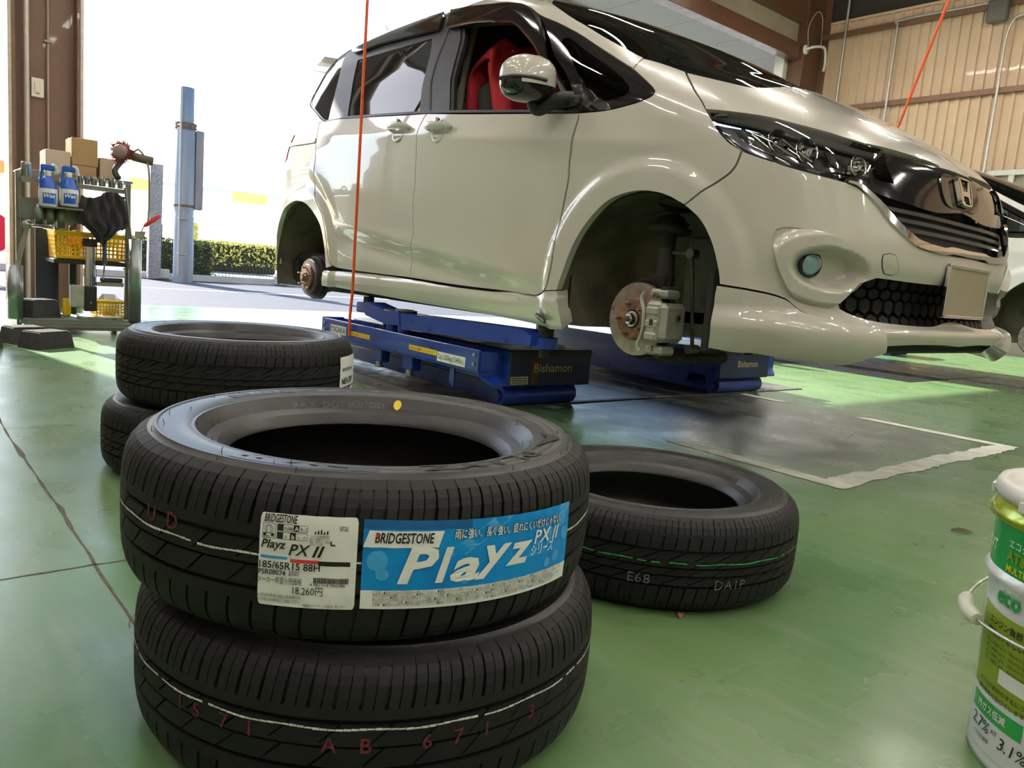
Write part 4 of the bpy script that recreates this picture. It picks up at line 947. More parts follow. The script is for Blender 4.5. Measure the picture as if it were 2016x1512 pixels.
V = [((r + .006 * math.sin(t)) * math.cos(a + .0065 / r * math.cos(t)), (r + .006 * math.sin(t)) * math.sin(a + .0065 / r * math.cos(t)), np.interp(r + .006 * math.sin(t), PROF[8:19, 1][::-1], PROF[8:19, 0][::-1]) + .0957) for t in T]; m.add(V, [tuple(range(20))]); m.build('yellow_dot', mat('yellow_paint', (.85, .65, .03), .5, noise=.05, scale=40), t_top, fix=False)
side_text(t_one, 'NEXTRY', 150, .243, .022, RUB_L, bold=.02, wscale=1.5)
side_text(t_one, 'BRIDGESTONE', -32, .243, .022, RUB_L, bold=.02, wscale=1.5)
bead_text(t_one, 'ECOPIA', 170, .2115, .016, RUB_D, shear=.3); bead_text(t_one, 'DOT EL9L 0720', 115, .2115, .014, RUB_D); bead_text(t_one, '185/65R15', 78, .2125, .018, RUB_D, bold=.01)
side_text(t_rt, 'NEXTRY', 100, .243, .022, RUB_L, bold=.02, wscale=1.5); bead_text(t_rt, '185/65R15', 95, .2115, .018, RUB_L)
for a_, s_ in zip((-72, -67, -60, -54, -38, -31, -19, -12.5, -6, 6), ('1', '5', '7', '1', 'A', 'B', '6', '7', '1', '3')):
    tread_text(t_bot, s_, a_, -.006 if a_ > -50 else .000, .024, M_MARK_R, bold=.012)
for a_, s_ in zip((-92, -77, -70), ('7', 'U', 'D')): tread_text(t_top, s_, a_, .016, .026, M_MARK_R, bold=.012)
tread_text(t_one, 'E68', -52, -.032, .026, M_MARK_K, spacing=1.15); tread_text(t_one, 'DA1P', -20, -.037, .026, M_MARK_K, spacing=1.1)

# ---------------------------------------------------------------- stickers on the top tyre (bent round the tread)
def sticker_patch(t, th0, th1, z0, z1, tilt, m_, name, off, parent=None, rad=.004, n=40):
    """rounded rectangle; returns the patch and a function from label metres (x right, y up from lower left) to positions"""
    W = math.radians(th1 - th0) * .3135; H = z1 - z0
    def fn(V, lift=0.0):
        V = np.asarray(V, float); a = math.radians(th0) + V[:, 0] / .3135 - t.rotation_euler.z; z = z0 + V[:, 1] + tilt * V[:, 0] / W
        zz = z - t.location.z - .0945; r = np.interp(np.abs(zz), PROF[:8, 0], PROF[:8, 1]) + off + lift
        wr = .0005 * np.sin(V[:, 0] * 260 + V[:, 1] * 90) * np.sin(V[:, 1] * 120)
        return np.stack([(r + wr) * np.cos(a), (r + wr) * np.sin(a), z - t.location.z], 1)
    gx = np.linspace(0, W, n); gy = np.linspace(0, H, 20); A, B = np.meshgrid(gx, gy)
    # pull the corners in
    def rc(A, B):
        for cx, cy in ((0, 0), (W, 0), (0, H), (W, H)):
            sx, sy = (1 if cx == 0 else -1), (1 if cy == 0 else -1); dx, dy = (A - cx) * sx, (B - cy) * sy; k = (dx < rad) & (dy < rad)
            f = rad * (1 - .29); A = np.where(k & (dx < 1e-6) & (dy < 1e-6), cx + sx * rad * .29, A); B = np.where(k & (dx < 1e-6) & (dy < 1e-6), cy + sy * rad * .29, B)
        return A, B
    A, B = rc(A, B); m = MB(); m.add(fn(np.stack([A.ravel(), B.ravel()], 1)), [(j * n + i, j * n + i + 1, (j + 1) * n + i + 1, (j + 1) * n + i) for j in range(19) for i in range(n - 1)], 0, True)
    o = m.build(name, m_, parent if parent is not None else t, fix=False); return o, fn, W, H
def s_rect(fn, x0, y0, x1, y1, m_, parent, name='print_block', lift=.0005, shear=0.0, n=8, round_=0.0):
    m = MB(); k = max(1, int(abs(y1 - y0) / .004)); X = np.linspace(0, 1, n + 1); V = []
    for j in range(k + 1): V += [(x0 + (x1 - x0) * x + shear * j / k, y0 + (y1 - y0) * j / k) for x in X]
    m.add(fn(np.array(V), lift), [(j * (n + 1) + i, j * (n + 1) + i + 1, (j + 1) * (n + 1) + i + 1, (j + 1) * (n + 1) + i) for j in range(k) for i in range(n)], 0, True); return m.build(name, m_, parent, fix=False)
def s_text(fn, x, y, body, size, m_, parent, lift=.0011, name='lettering', **kw):
    return text_on(name, body, m_, lambda V: fn(V + np.array([x, y]), lift), parent, size=size, **kw)
M_STK = mat('label_paper', (.80, .81, .80), .45, noise=.02, scale=20)
M_INK = mat('label_ink_black', (.012, .012, .013), .5, noise=.05, scale=30)
M_BLUE = mat('label_blue', (.0, .22, .62), .38, noise=.12, scale=25, col2=(.0, .27, .70))
M_BLUE2 = mat('label_light_blue', (.06, .36, .76), .38, noise=.05, scale=25); M_NAVY = mat('label_navy', (.005, .10, .30), .38, noise=.05, scale=25)
M_SKY = mat('label_bar_blue', (.02, .30, .75), .4, noise=.03, scale=25); M_REDB = mat('label_bar_red', (.65, .05, .04), .4, noise=.03, scale=25)
ws, f1, W1, H1 = sticker_patch(t_top, -49.2, -30.9, .2425, .3395, .0015, M_STK, 'price_label', .0012)
u = W1 / 197.0   # label metres per photo pixel
def L1(px, py): return (px - 510) * u, H1 - (py - 1012) * (H1 / 182.0)
s_text(f1, *L1(519, 1028), 'BRIDGESTONE', .0115, M_INK, ws, shear=.2, bold=.02, fit=68 * u)
s_text(f1, *L1(671, 1037), '0720', .0068, M_INK, ws, fit=17 * u)
for (x0, y0, x1, y1) in ((516, 1031, 543, 1060), (546, 1031, 608, 1044), (546, 1046, 608, 1060)):
    a = L1(x0, y1); b = L1(x1, y0); w_ = .0004
    for q in ((a[0], a[1], b[0], a[1] + w_), (a[0], b[1] - w_, b[0], b[1]), (a[0], a[1], a[0] + w_, b[1]), (b[0] - w_, a[1], b[0], b[1])): s_rect(f1, *q, M_INK, ws, 'box_rule', n=3)
m = MB(); cx, cy = L1(529, 1043)
for rr in (.0045, .0024):
    T = np.linspace(0, 2 * PI, 25); V = np.concatenate([np.stack([cx + rr * np.cos(T), cy + .0045 * np.sin(T)], 1), np.stack([cx + (rr - .0005) * np.cos(T), cy + .0040 * np.sin(T)], 1)]); m.add(f1(V, .0004), [(i, i + 1, 26 + i, 25 + i) for i in range(24)])
m.build('globe_mark', M_INK, ws, fix=False)
for x in (521, 537): s_rect(f1, *L1(x - 3, 1056), *L1(x + 3, 1050), M_INK, ws, 'globe_wheel', n=2)
s_text(f1, *L1(518, 1059), '低燃費タイヤ', .0030, M_INK, ws, fit=23 * u)
for x, y in ((547, 1032), (547, 1047)): s_rect(f1, *L1(x, y + 12), *L1(x + 12, y), M_INK, ws, 'icon', n=2)
s_rect(f1, *L1(580, 1044), *L1(591, 1031), M_INK, ws, 'grade_cell', n=2); s_rect(f1, *L1(573, 1060), *L1(585, 1046), M_INK, ws, 'grade_cell', n=2)
s_text(f1, *L1(561, 1041), 'AAA', .0044, M_INK, ws); s_text(f1, *L1(571, 1041), 'AA', .0044, M_INK, ws); s_text(f1, *L1(582, 1042), 'A', .0064, M_STK, ws, lift=.0009, bold=.02); s_text(f1, *L1(594, 1041), 'B', .0044, M_INK, ws); s_text(f1, *L1(602, 1041), 'C', .0044, M_INK, ws)
s_text(f1, *L1(563, 1056), 'a', .0048, M_INK, ws); s_text(f1, *L1(576, 1058), 'b', .0066, M_STK, ws, lift=.0009, bold=.02); s_text(f1, *L1(589, 1057), 'c', .0048, M_INK, ws); s_text(f1, *L1(599, 1057), 'd', .0048, M_INK, ws)
for i, tx in enumerate(('このタイヤは低燃費性能の', '転がり抵抗係数のラベリング', '等級（AA以上）の商品', 'に該当しています。')): s_text(f1, *L1(613, 1052 + i * 5), tx, .0030, M_INK, ws, fit=(40 if i < 3 else 28) * u)
m = MB(); a, b, c = L1(615, 1046), L1(634, 1035), L1(655, 1046); 
for k in range(5): s_rect(f1, *L1(622 + 6 * k, 1046), *L1(625 + 6 * k, 1041 - 2 * (k % 3)), M_INK, ws, 'tyre_icon', n=1)
s_rect(f1, *L1(654, 1067), *L1(664, 1064), M_INK, ws, 'corner_mark', n=1); s_rect(f1, *L1(654, 1067), *L1(657, 1058), M_INK, ws, 'corner_mark', n=1)
s_text(f1, *L1(515, 1078), 'Playz', .0125, M_INK, ws, shear=.25, bold=.02, fit=52 * u)
s_text(f1, *L1(572, 1089), 'PX', .0165, M_INK, ws, shear=.3, bold=.015, fit=44 * u); s_text(f1, *L1(619, 1090), 'II', .0165, M_INK, ws, shear=.3, bold=.015, fit=25 * u)
s_rect(f1, *L1(515, 1099), *L1(570, 1094), M_SKY, ws, 'colour_bar'); s_rect(f1, *L1(576, 1104), *L1(632, 1097), M_REDB, ws, 'colour_bar'); s_rect(f1, *L1(632, 1107), *L1(695, 1098), M_INK, ws, 'colour_bar')
s_text(f1, *L1(513, 1118), '185/65R15 88H', .0104, M_INK, ws, bold=.015, fit=123 * u)
s_text(f1, *L1(512, 1131), 'PSR08074', .0078, M_INK, ws, bold=.01, fit=56 * u); s_text(f1, *L1(574, 1124), 'TUBELESS', .0036, M_INK, ws, fit=22 * u); s_text(f1, *L1(574, 1130), '乗用車用', .0036, M_INK, ws, fit=20 * u)
s_text(f1, *L1(511, 1147), 'メーカー希望小売価格', .0080, M_INK, ws, fit=90 * u); s_text(f1, *L1(583, 1166), '18,260円', .0110, M_INK, ws, fit=60 * u)
x = 624.0
for k in range(30):
    wd_ = 1.0 + RNG.randint(0, 3) * .5; s_rect(f1, *L1(x, 1142), *L1(x + wd_, 1131), M_INK, ws, 'barcode_bar', n=1); x += wd_ + .8
s_text(f1, *L1(617, 1148), '4 961914 966386', .0050, M_INK, ws, fit=70 * u)
s_text(f1, *L1(511, 1176), '※上記は2020年2月1日現在の商品価格です。', .0042, M_INK, ws, fit=90 * u); s_text(f1, *L1(511, 1185), '※ご不明な点は販売店にご相談ください。', .0042, M_INK, ws, fit=88 * u); s_text(f1, *L1(604, 1190), '※原産国はタイヤサイドの刻印をご覧ください', .0034, M_INK, ws, fit=86 * u)

bs_, f2, W2, H2 = sticker_patch(t_top, -29.9, 21.0, .2455, .3400, -.0095, M_BLUE, 'promotional_label', .0012, n=60)
def L2(fx_, fy_): return fx_ * W2, fy_ * H2
s_rect(f2, *L2(.0, 0), *L2(1, .215), M_STK, bs_, 'white_foot', n=50)
s_rect(f2, *L2(0, .91), *L2(.42, 1), M_NAVY, bs_, 'navy_corner', n=30)
m = MB()
for (a0, b0, a1, b1) in ((.30, .60, .52, 1.0), (.70, .45, .93, 1.0)):
    n = 12; V = [L2(a0 + (a1 - a0) * i / n, b0 + (b1 - b0) * i / n) for i in range(n + 1)] + [L2(a0 + .10 + (a1 - a0) * i / n, b0 + (b1 - b0) * i / n) for i in range(n + 1)]; V = np.clip(np.array(V), [0, 0], [W2, H2]); m = MB(); m.add(f2(V, .0002), [(i, i + 1, n + 2 + i, n + 1 + i) for i in range(n)]); m.build('light_beam', M_BLUE2, bs_, fix=False)
for (a, b, r) in ((.055, .55, .011), (.075, .40, .007), (.93, .82, .010), (.965, .62, .008), (.955, .90, .006), (.90, .36, .007), (.84, .30, .006), (.40, .30, .005)):
    T = np.arange(20) * 2 * PI / 20; c = np.array(L2(a, b)); V = c + r * np.stack([np.cos(T), np.sin(T)], 1); V = np.clip(V, [0, 0], [W2, H2]); m = MB(); m.add(f2(V, .0004), [tuple(range(20))]); m.build('bubble', M_BLUE2, bs_, fix=False)
s_rect(f2, *L2(.0, .70), *L2(.282, .885), M_STK, bs_, 'maker_tab', n=24, shear=.006)
s_text(f2, *L2(.042, .755), 'BRIDGESTONE', .0150, M_INK, bs_, shear=.2, bold=.02, fit=W2 * .222, lift=.0014)
m = MB(); V = np.array([L2(.042, .815), L2(.054, .815), L2(.060, .86), L2(.050, .86)]); m.add(f2(V, .0019), [(0, 1, 2, 3)]); m.build('red_stroke', M_REDB, bs_, fix=False)
s_text(f2, *L2(.345, .80), '雨に強い、長く強い。疲れにくいだけじゃない。', .0118, M_INK, bs_, shear=.15, bold=.045, lift=.0013, fit=W2 * .57)
s_text(f2, *L2(.345, .80), '雨に強い、長く強い。疲れにくいだけじゃない。', .0118, M_STK, bs_, shear=.15, bold=.008, lift=.0017, fit=W2 * .57)
for (a, a1, ch, sz, dy) in ((.130, .285, 'P', .054, 0), (.275, .345, 'l', .052, 0), (.335, .460, 'a', .050, 0), (.440, .610, 'y', .050, .115), (.585, .725, 'z', .050, .10)):
    s_text(f2, *L2(a, .31 + dy), ch, sz, M_STK, bs_, shear=.28, bold=.03, fit=W2 * (a1 - a), lift=.0014, name='brand_letter')
s_text(f2, *L2(.735, .60), 'PX II', .0220, M_STK, bs_, shear=.25, bold=.015, fit=W2 * .17, lift=.0014)
s_text(f2, *L2(.722, .46), 'シリーズ', .0150, M_STK, bs_, shear=.2, bold=.01, fit=W2 * .15, lift=.0014)
for k in range(6):
    tx = ('ご注意　●安全のため必ず空気圧を点検してください。●摩耗したタイヤは使用しないでください。' * 4)[k * 9:k * 9 + 92 - 6 * (k % 2)]
    s_text(f2, *L2(.045, .180 - k * .0285), tx, .0038, mat('fine_print', (.10, .10, .10), .6, noise=.1, scale=60), bs_, fit=W2 * (.90 - .03 * (k % 3)), lift=.0012, name='fine_print', res=1)
# label at the edge of the rear stack's upper tyre
es, f3, W3, H3 = sticker_patch(t_rt, 35, 62, .205, .335, 0, M_STK, 'edge_label', .0012)
s_text(f3, .01, H3 * .70, 'BRIDGESTONE', .012, M_INK, es, bold=.02); s_text(f3, .008, H3 * .42, 'NEXTRY', .024, M_INK, es, bold=.02); s_rect(f3, .005, H3 * .30, W3 - .005, H3 * .36, M_INK, es, 'colour_bar'); s_text(f3, .008, H3 * .12, '185/65R15', .014, M_INK, es, bold=.02)

# ================================================================== OIL PAIL
PC = np.array([1.648, -1.672, 0.0])
pail = thing('oil_pail', 'tall white and green oil can with a wire handle, standing on the floor', 'oil can', tuple(PC))
def pr(z): return .147 + .012 * z / .375
body = [(0, .006), (pr(0) - .006, .006), (pr(0) - .004, 0), (pr(0), .0), (pr(0) + .001, .008), (pr(.02), .012)] + [(pr(z), z) for z in np.linspace(.02, .245, 10)] + [(pr(.25) + .006, .252), (pr(.25) + .007, .258), (pr(.25) + .002, .266)] + [(pr(z), z) for z in (.272, .30, .325)] + [(pr(.33) + .009, .333), (pr(.33) + .010, .340), (pr(.33) + .003, .350), (pr(.36) - .006, .356)]
M_TIN = mat('printed_tin_white', (.74, .77, .80), .28, .1, .4, noise=.03, scale=9); M_TING = mat('printed_tin_green', (.03, .42, .10), .25, .1, .5, noise=.05, scale=9); M_TINY = mat('printed_tin_lime', (.42, .52, .03), .22, .3, .5, noise=.15, scale=14)
M_OLIVE = mat('label_olive', (.26, .36, .03), .35, 0, .2, noise=.05, scale=9)
MB().lathe([b for b in body if b[1] <= .266], 72, PC).build('can_body', M_TIN, pail)
MB().lathe([(pr(.266) + .0016, .263), (pr(.272) + .001, .270), (pr(.30) + .001, .30), (pr(.325) + .001, .327)], 72, PC).build('green_band', M_TING, pail)
MB().lathe([(pr(.325) + .001, .327), (pr(.33) + .010, .333), (pr(.33) + .010, .341), (pr(.35) + .003, .351), (pr(.36) - .004, .358)], 72, PC).build('lime_shoulder', M_TINY, pail)
lid = MB().lathe([(pr(.36) - .003, .356), (pr(.36) + .003, .357), (pr(.36) + .006, .363), (pr(.36) + .005, .374), (pr(.36) + .002, .379), (pr(.36) - .010, .378), (pr(.36) - .016, .366), (pr(.36) - .05, .364), (0, .364)], 72, PC).build('lid', mat('lid_white', (.72, .72, .70), .35, 0, .2, noise=.05, scale=12), pail)
for k in range(8):
    a = k * PI / 4 + .2; r = pr(.36) + .0065; R_ = rotz(a); MB().rbox((-.003, -.012, .352), (.003, .012, .366), .001, R=R_, o=PC + np.array([r * math.cos(a), r * math.sin(a), 0])).build('lid_tab', mat('lid_white', (.7, .7, .7)), lid)
def can_fn(ang, z0):
    base = math.radians(ang)
    def fn(V, lift=.0014):
        V = np.asarray(V, float); z = z0 + V[:, 1]; r = pr(z) + lift; a = base + V[:, 0] / .16; return np.stack([PC[0] + r * np.cos(a), PC[1] + r * np.sin(a), z], 1)
    return fn
def can_rect(ang, x0, x1, z0, z1, m_, name, lift=.0006, wave=0.0):
    fn = can_fn(ang, 0); n = 24; X = np.linspace(x0, x1, n + 1); V = []
    for k in range(7): V += [(x, z0 + (z1 - z0) * k / 6 + (wave * math.sin((x - x0) / (x1 - x0) * 3.0) * (k / 6))) for x in X]
    m = MB(); m.add(fn(np.array(V), lift), [(k * (n + 1) + i, k * (n + 1) + i + 1, (k + 1) * (n + 1) + i + 1, (k + 1) * (n + 1) + i) for k in range(6) for i in range(n)], 0, True); return m.build(name, m_, pail, fix=False)
AC = -112.0      # angle of the can's left visible edge region
can_rect(AC - 40, 0, .135, .085, .215, M_OLIVE, 'olive_panel', wave=-.004)
can_rect(AC - 40, .0, .128, .020, .098, mat('panel_pale', (.70, .73, .78), .35, noise=.02, scale=9), 'pale_panel', .0009)
can_rect(AC - 36, .0, .105, .066, .090, M_TING, 'green_strip', .0013)
can_rect(AC - 20, .01, .085, .122, .142, M_STK, 'chart_strip', .0011)
def ct(ang, x, z, body, size, m_, lift=.0014, **kw): return text_on('can_lettering', body, m_, lambda V: can_fn(ang, z)(V + np.array([x, 0]), lift), pail, size=size, **kw)
ct(AC - 26, 0, .225, 'eco', .032, M_TING, bold=.03); ct(AC - 5, 0, .213, 'Wec', .036, M_TING, bold=.03)
m = MB(); T = np.arange(24) * 2 * PI / 24; m.add(can_fn(AC + 2, .225)(np.stack([.022 * np.cos(T), .022 * np.sin(T)], 1), .0011), [tuple(range(24))]); m.build('round_mark', mat('yellow_print', (.75, .62, .02), .35, noise=.03, scale=9), pail, fix=False)
ct(AC - 30, 0, .193, 'エンジン負担軽減、愛車長持ち。', .0115, M_INK, bold=.015); ct(AC - 30, 0, .178, '環境にやさしい。', .0105, M_INK, bold=.015)
for k in range(4): ct(AC - 30, 0, .166 - k * .008, '新しい技術により、汚れの少ない燃焼を助けます', .0056, M_INK)
ct(AC - 32, 0, .108, 'オイルが長持ちするにつれて', .0085, M_INK); ct(AC - 32, 0, .097, '車の寿命も延びています。', .0085, M_INK)
ct(AC - 30, 0, .074, '排ガス低減', .0125, M_STK, lift=.002, bold=.02); ct(AC - 34, 0, .046, '2.7%', .024, M_INK, lift=.002, shear=.2); ct(AC - 16, 0, .052, 'AT', .010, M_INK, lift=.002); ct(AC - 11, 0, .040, '3.1%', .024, M_INK, lift=.002, shear=.2); ct(AC - 30, 0, .034, 'CO2低減率', .0075, M_INK, lift=.002)
ct(AC - 22, .0, .302, 'エコダッシュ', .0125, M_STK, lift=.0022); ct(AC - 22, 0, .284, 'AT&C', .0195, M_TINY, lift=.0022, bold=.03); ct(AC - 22, 0, .270, 'MULTI F', .0125, mat('yellow_print', (.75, .62, .02)), lift=.0022, bold=.02); ct(AC - 48, 0, .285, 'CVT', .022, M_STK, lift=.0022)
# wire handle with a plastic grip
ea, eb, em_ = math.radians(-62), math.radians(118), math.radians(-152)
A0 = PC + np.array([.158 * math.cos(ea), .158 * math.sin(ea), .215]); B0 = PC + np.array([.158 * math.cos(eb), .158 * math.sin(eb), .215]); side_d = np.array([math.cos(em_), math.sin(em_), 0]); mid = (A0 + B0) / 2
hp = bez([A0, A0 + side_d * .11 + (0, 0, -.012), mid + side_d * .176 + (.0, .0, -.022), B0 + side_d * .11 + (0, 0, -.012), B0], 12)
hd = MB().tube(hp, .0024, 8).build('wire_handle', mat('galvanised_wire', (.55, .56, .55), .35, .9, noise=.1, scale=30), pail)
gi = len(hp) // 2; MB().tube(hp[gi - 3:gi + 4], [.008, .0105, .010, .009, .010, .0105, .008], 14).build('grip', mat('grip_plastic', (.66, .68, .58), .4, noise=.05, scale=20), hd)
for p in (A0, B0): MB().lathe([(.014, -.004), (.013, .003), (.006, .006), (0, .006)], 16, p, p * (1, 1, 0) - PC * (1, 1, 0)).build('handle_ear', M_TIN, pail)
# fallen leaves on the floor
def leaf(px, L, ang, col, label):
    P = on_z(np.array(px, float), 0.0); m = MB(); n = 9; V = []
    for i in range(n):
        u = i / (n - 1); w = .22 * L * math.sin(PI * u) ** .8 + .0004; z = .001 + .004 * math.sin(u * PI) ; V += [(u * L - L / 2, -w, z + .002), (u * L - L / 2, 0, z), (u * L - L / 2, w, z + .002)]
    V = (rotz(ang) @ np.array(V).T).T + P; m.add(V, [(3 * i + k, 3 * i + k + 1, 3 * i + 4 + k, 3 * i + 3 + k) for i in range(n - 1) for k in range(2)], 0, True); o = m.build('dry_leaf', mat('leaf_' + label.split()[1], col, .8, noise=.3, scale=80))
    md = o.modifiers.new('thickness', 'SOLIDIFY'); md.thickness = .0008; tag(o, label, 'leaf', 'dry leaves on the floor')
leaf((1339, 1214), .026, 2.2, (.35, .17, .06), 'tiny orange dry leaf on the floor in front of the single tyre')
leaf((1893, 1047), .055, 0.75, (.10, .07, .04), 'long brown dry leaf lying on the green floor beside the white line')
# ================================================================== SCISSOR LIFTS
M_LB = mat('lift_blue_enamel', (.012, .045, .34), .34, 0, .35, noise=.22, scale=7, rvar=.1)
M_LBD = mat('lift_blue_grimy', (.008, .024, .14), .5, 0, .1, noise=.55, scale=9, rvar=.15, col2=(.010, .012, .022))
M_DECK = mat('oily_black_deck', (.02, .02, .022), .45, .2, noise=.4, scale=12, rvar=.15)
M_YST = mat('caution_yellow', (.82, .55, .02), .5, noise=.05, scale=30)
M_GOLD = mat('worn_gold_print', (.50, .42, .24), .5, noise=.35, scale=90)
M_RUSTST = mat('rust_stain', (.16, .07, .03), .8, noise=.6, scale=30)
def px_prism(px, y, dy):      # outline traced in the photograph, standing in the plane y
    return [on_y(np.array(p, float), y) for p in px], (0, dy, 0)
def lift_unit(side, label, detailed=True):
    """side 'near': rail towards -Y; 'far': rail towards +Y, smooth inner plate towards -Y"""
    t = thing('scissor_lift', label, 'vehicle lift', (-1.5, -.58 if side == 'near' else 1.08, 0), group='blue scissor lift platforms')
    if side == 'near': yo, yb, yi, s = -.90, -.765, -.264, 1
    else: yo, yb, yi, s = 1.40, 1.27, .775, -1
    lo = lambda a, b: (min(a, b), max(a, b))
    # tray rail: outer plate, floor of the tray, both ends
    m = MB(); a, b = lo(yo, yo + .012 * s); m.rbox((-2.275, a, .155), (-.765, b, .258), .003); a, b = lo(yo, yb); m.rbox((-2.275, a, .160), (-.765, b, .170), .002)
    rail = m.build('side_rail', M_LB, t); m = MB(); m.rbox((-.775, a, .145), (-.765, b, .252), .003); m.build('rail_end_plate', M_LB, rail); m = MB(); m.rbox((-2.285, a, .155), (-2.272, b, .262), .003); m.build('rail_end_plate', M_LB, rail)
    m = MB(); m.prism([(-.775, yo, .145), (-.775, yb, .145), (-.72, yb, .105), (-.72, yo + .05 * s, .105)], (0, 0, .01)); m.build('rail_gusset', M_LB, rail)
    # platform box
    a, b = lo(yb, yi); m = MB(); m.rbox((-2.30, a, .105), (-.722, b, .262), .006); pf = m.build('platform', M_LB, t)
    MB().rbox((-1.45, a + .01, .2615), (-.724, b - .004, .2655), .001).build('deck_cover', M_DECK, pf)
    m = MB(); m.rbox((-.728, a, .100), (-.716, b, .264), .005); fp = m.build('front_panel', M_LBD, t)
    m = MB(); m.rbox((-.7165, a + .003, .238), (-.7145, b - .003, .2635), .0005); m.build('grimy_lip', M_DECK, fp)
    if side == 'near': m = MB(); m.rbox((-.7162, a + .125, .110), (-.7152, a + .170, .237), .0003); m.build('rust_streak', M_RUSTST, fp)
    y0 = a + .14 if side == 'near' else a + .17
    text_on('maker_lettering', 'Bishamon', M_GOLD, plane_fn((-.7146, y0, .166), (0, 1, 0), (0, 0, 1)), fp, size=.055, bold=.018, fit=.235 if side == 'near' else .20)
    if side == 'near':
        m = MB(); m.rbox((-.7150, a + .006, .112), (-.7135, a + .108, .148), .0004); pl_ = m.build('rating_plate', mat('plate_alu', (.5, .48, .40), .4, .6, noise=.2, scale=60), fp)
        for k in range(3): MB().box((-.7136, a + .012, .118 + k * .010), (-.7130, a + .100, .121 + k * .010)).build('plate_line', M_INK, pl_)
    # roller and its cheek
    a2, b2 = lo(yb + .0 * s, yi - .05 * s); rl = MB().cyl((-.795, a2 + .02, .052), (-.795, b2, .052), .047, n=28).build('roller', M_LB, t)
    for yy in ((a2 + .02, a2 + .004), ): 
        m = MB(); m.cyl((-.795, yy[0], .052), (-.795, yy[1], .052), .052, n=28); m.cyl((-.795, yy[1], .052), (-.795, yy[1] - .012, .052), .026, n=20); m.build('roller_cheek', M_LB, rl)
    # folded scissor legs
    for k, yy in enumerate((a2 + .03, b2 - .03)):
        m = MB(); m.prism([(-2.22, yy, .03), (-.86, yy, .012), (-.80, yy, .012), (-.80, yy, .09), (-.90, yy, .10), (-2.22, yy, .10)], (0, .025, 0)); m.build('scissor_leg', M_LB, t)
    if side == 'far':
        n = 16; arc = [(-.86 - .075 * math.cos(q), .045 + .085 * math.sin(q)) for q in np.linspace(0, PI, n)][::-1]
        poly = [(-2.30, .055), (-2.30, .262), (-.728, .262), (-.728, .100)] + [(x, z) for x, z in [(-.785 , .045)]] + [(-.86 + .075 * math.cos(q), .055 + .075 * math.sin(q)) for q in np.linspace(0, PI, n)]
        m = MB(); m.prism([(x, yi - .008, z) for x, z in poly], (0, .008, 0)); ip = m.build('inner_plate', M_LB, t)
        m = MB(); m.rbox((-1.20, yi - .012, .175), (-1.08, yi - .008, .205), .001); m.build('slotted_plate', M_MATTE, ip)
        for xx in (-1.18, -1.13): MB().cyl((xx, yi - .012, .19), (xx, yi - .015, .19), .009, n=14).build('plate_bolt', M_STEEL, ip)
    # stops under the rail
    for xx in (-1.72, -1.42):
        m = MB(); q0, q1 = lo(yo + .02 * s, yo + .075 * s); m.rbox((xx, q0, .085), (xx + .09, q1, .158), .003); st_ = m.build('stop_bracket', M_LB, t)
        p = np.array([xx + .03, (q0 + q1) / 2, .085]); MB().cyl(p, p - (0, 0, .022), .017, n=14).cyl(p - (0, 0, .022), p - (0, 0, .032), .024, n=14).build('stop_foot', M_STEEL, st_)
    m = MB(); q0, q1 = lo(yo + .03 * s, yo + .036 * s); m.prism([(-1.02, q0, .158), (-.985, q0, .158), (-.985, q0, .055), (-1.02, q0, .085)], (0, .008, 0)); m.build('guide_plate', M_LB, t)
    if detailed:
        yy = yo - .0005 * s; dx = 1 if side == 'near' else -1
        ex = (1.0 * dx, 0, 0); 
        def rail_plate(x0, x1, z0, z1, m_, nm): a, b = lo(yy, yy - .0012 * s); return MB().box((x0, a, z0), (x1, b, z1)).build(nm, m_, rail)
        if side == 'near':
            o_ = rail_plate(-2.17, -1.985, .182, .230, M_STK, 'maker_sticker'); text_on('lettering', 'IYASAKA', mat('navy_print', (.03, .03, .12), .5, noise=.05, scale=30), plane_fn((-2.163, yy - .0018, .191), (1, 0, 0), (0, 0, 1)), o_, size=.046, bold=.02, fit=.172)
            for x0, x1 in ((-1.94, -1.72), (-1.33, -1.09)):
                o_ = rail_plate(x0, x1, .192, .216, M_YST, 'caution_sticker'); text_on('lettering', '足元に注意してください', M_INK, plane_fn((x0 + .008, yy - .0018, .198), (1, 0, 0), (0, 0, 1)), o_, size=.014, fit=x1 - x0 - .02)
            o_ = rail_plate(-1.085, -.865, .170, .214, M_STK, 'capacity_sticker'); text_on('lettering', 'Cap.3,200kgs(7,040lbs.)', M_INK, plane_fn((-1.078, yy - .0018, .182), (1, 0, 0), (0, 0, 1)), o_, size=.034, fit=.205)
        for zz in (.235, .195):
            for xx in (-.80, -2.245): MB().cyl((xx, yy, zz), (xx, yy - .006 * s, zz), .009, n=12).build('rail_bolt', M_STEEL, rail)
        MB().box((-1.80, *lo(yo + .02 * s, yo + .10 * s), .170)[:0] or (-1.80, min(yo + .02 * s, yo + .10 * s), .172), (-.95, max(yo + .02 * s, yo + .10 * s), .186)).build('tray_pad', M_MATTE, rail)
    return t
lu1 = lift_unit('near', 'blue scissor lift platform nearest the camera with yellow caution stickers')
lu2 = lift_unit('far', 'blue scissor lift platform under the far side of the lifted minivan')
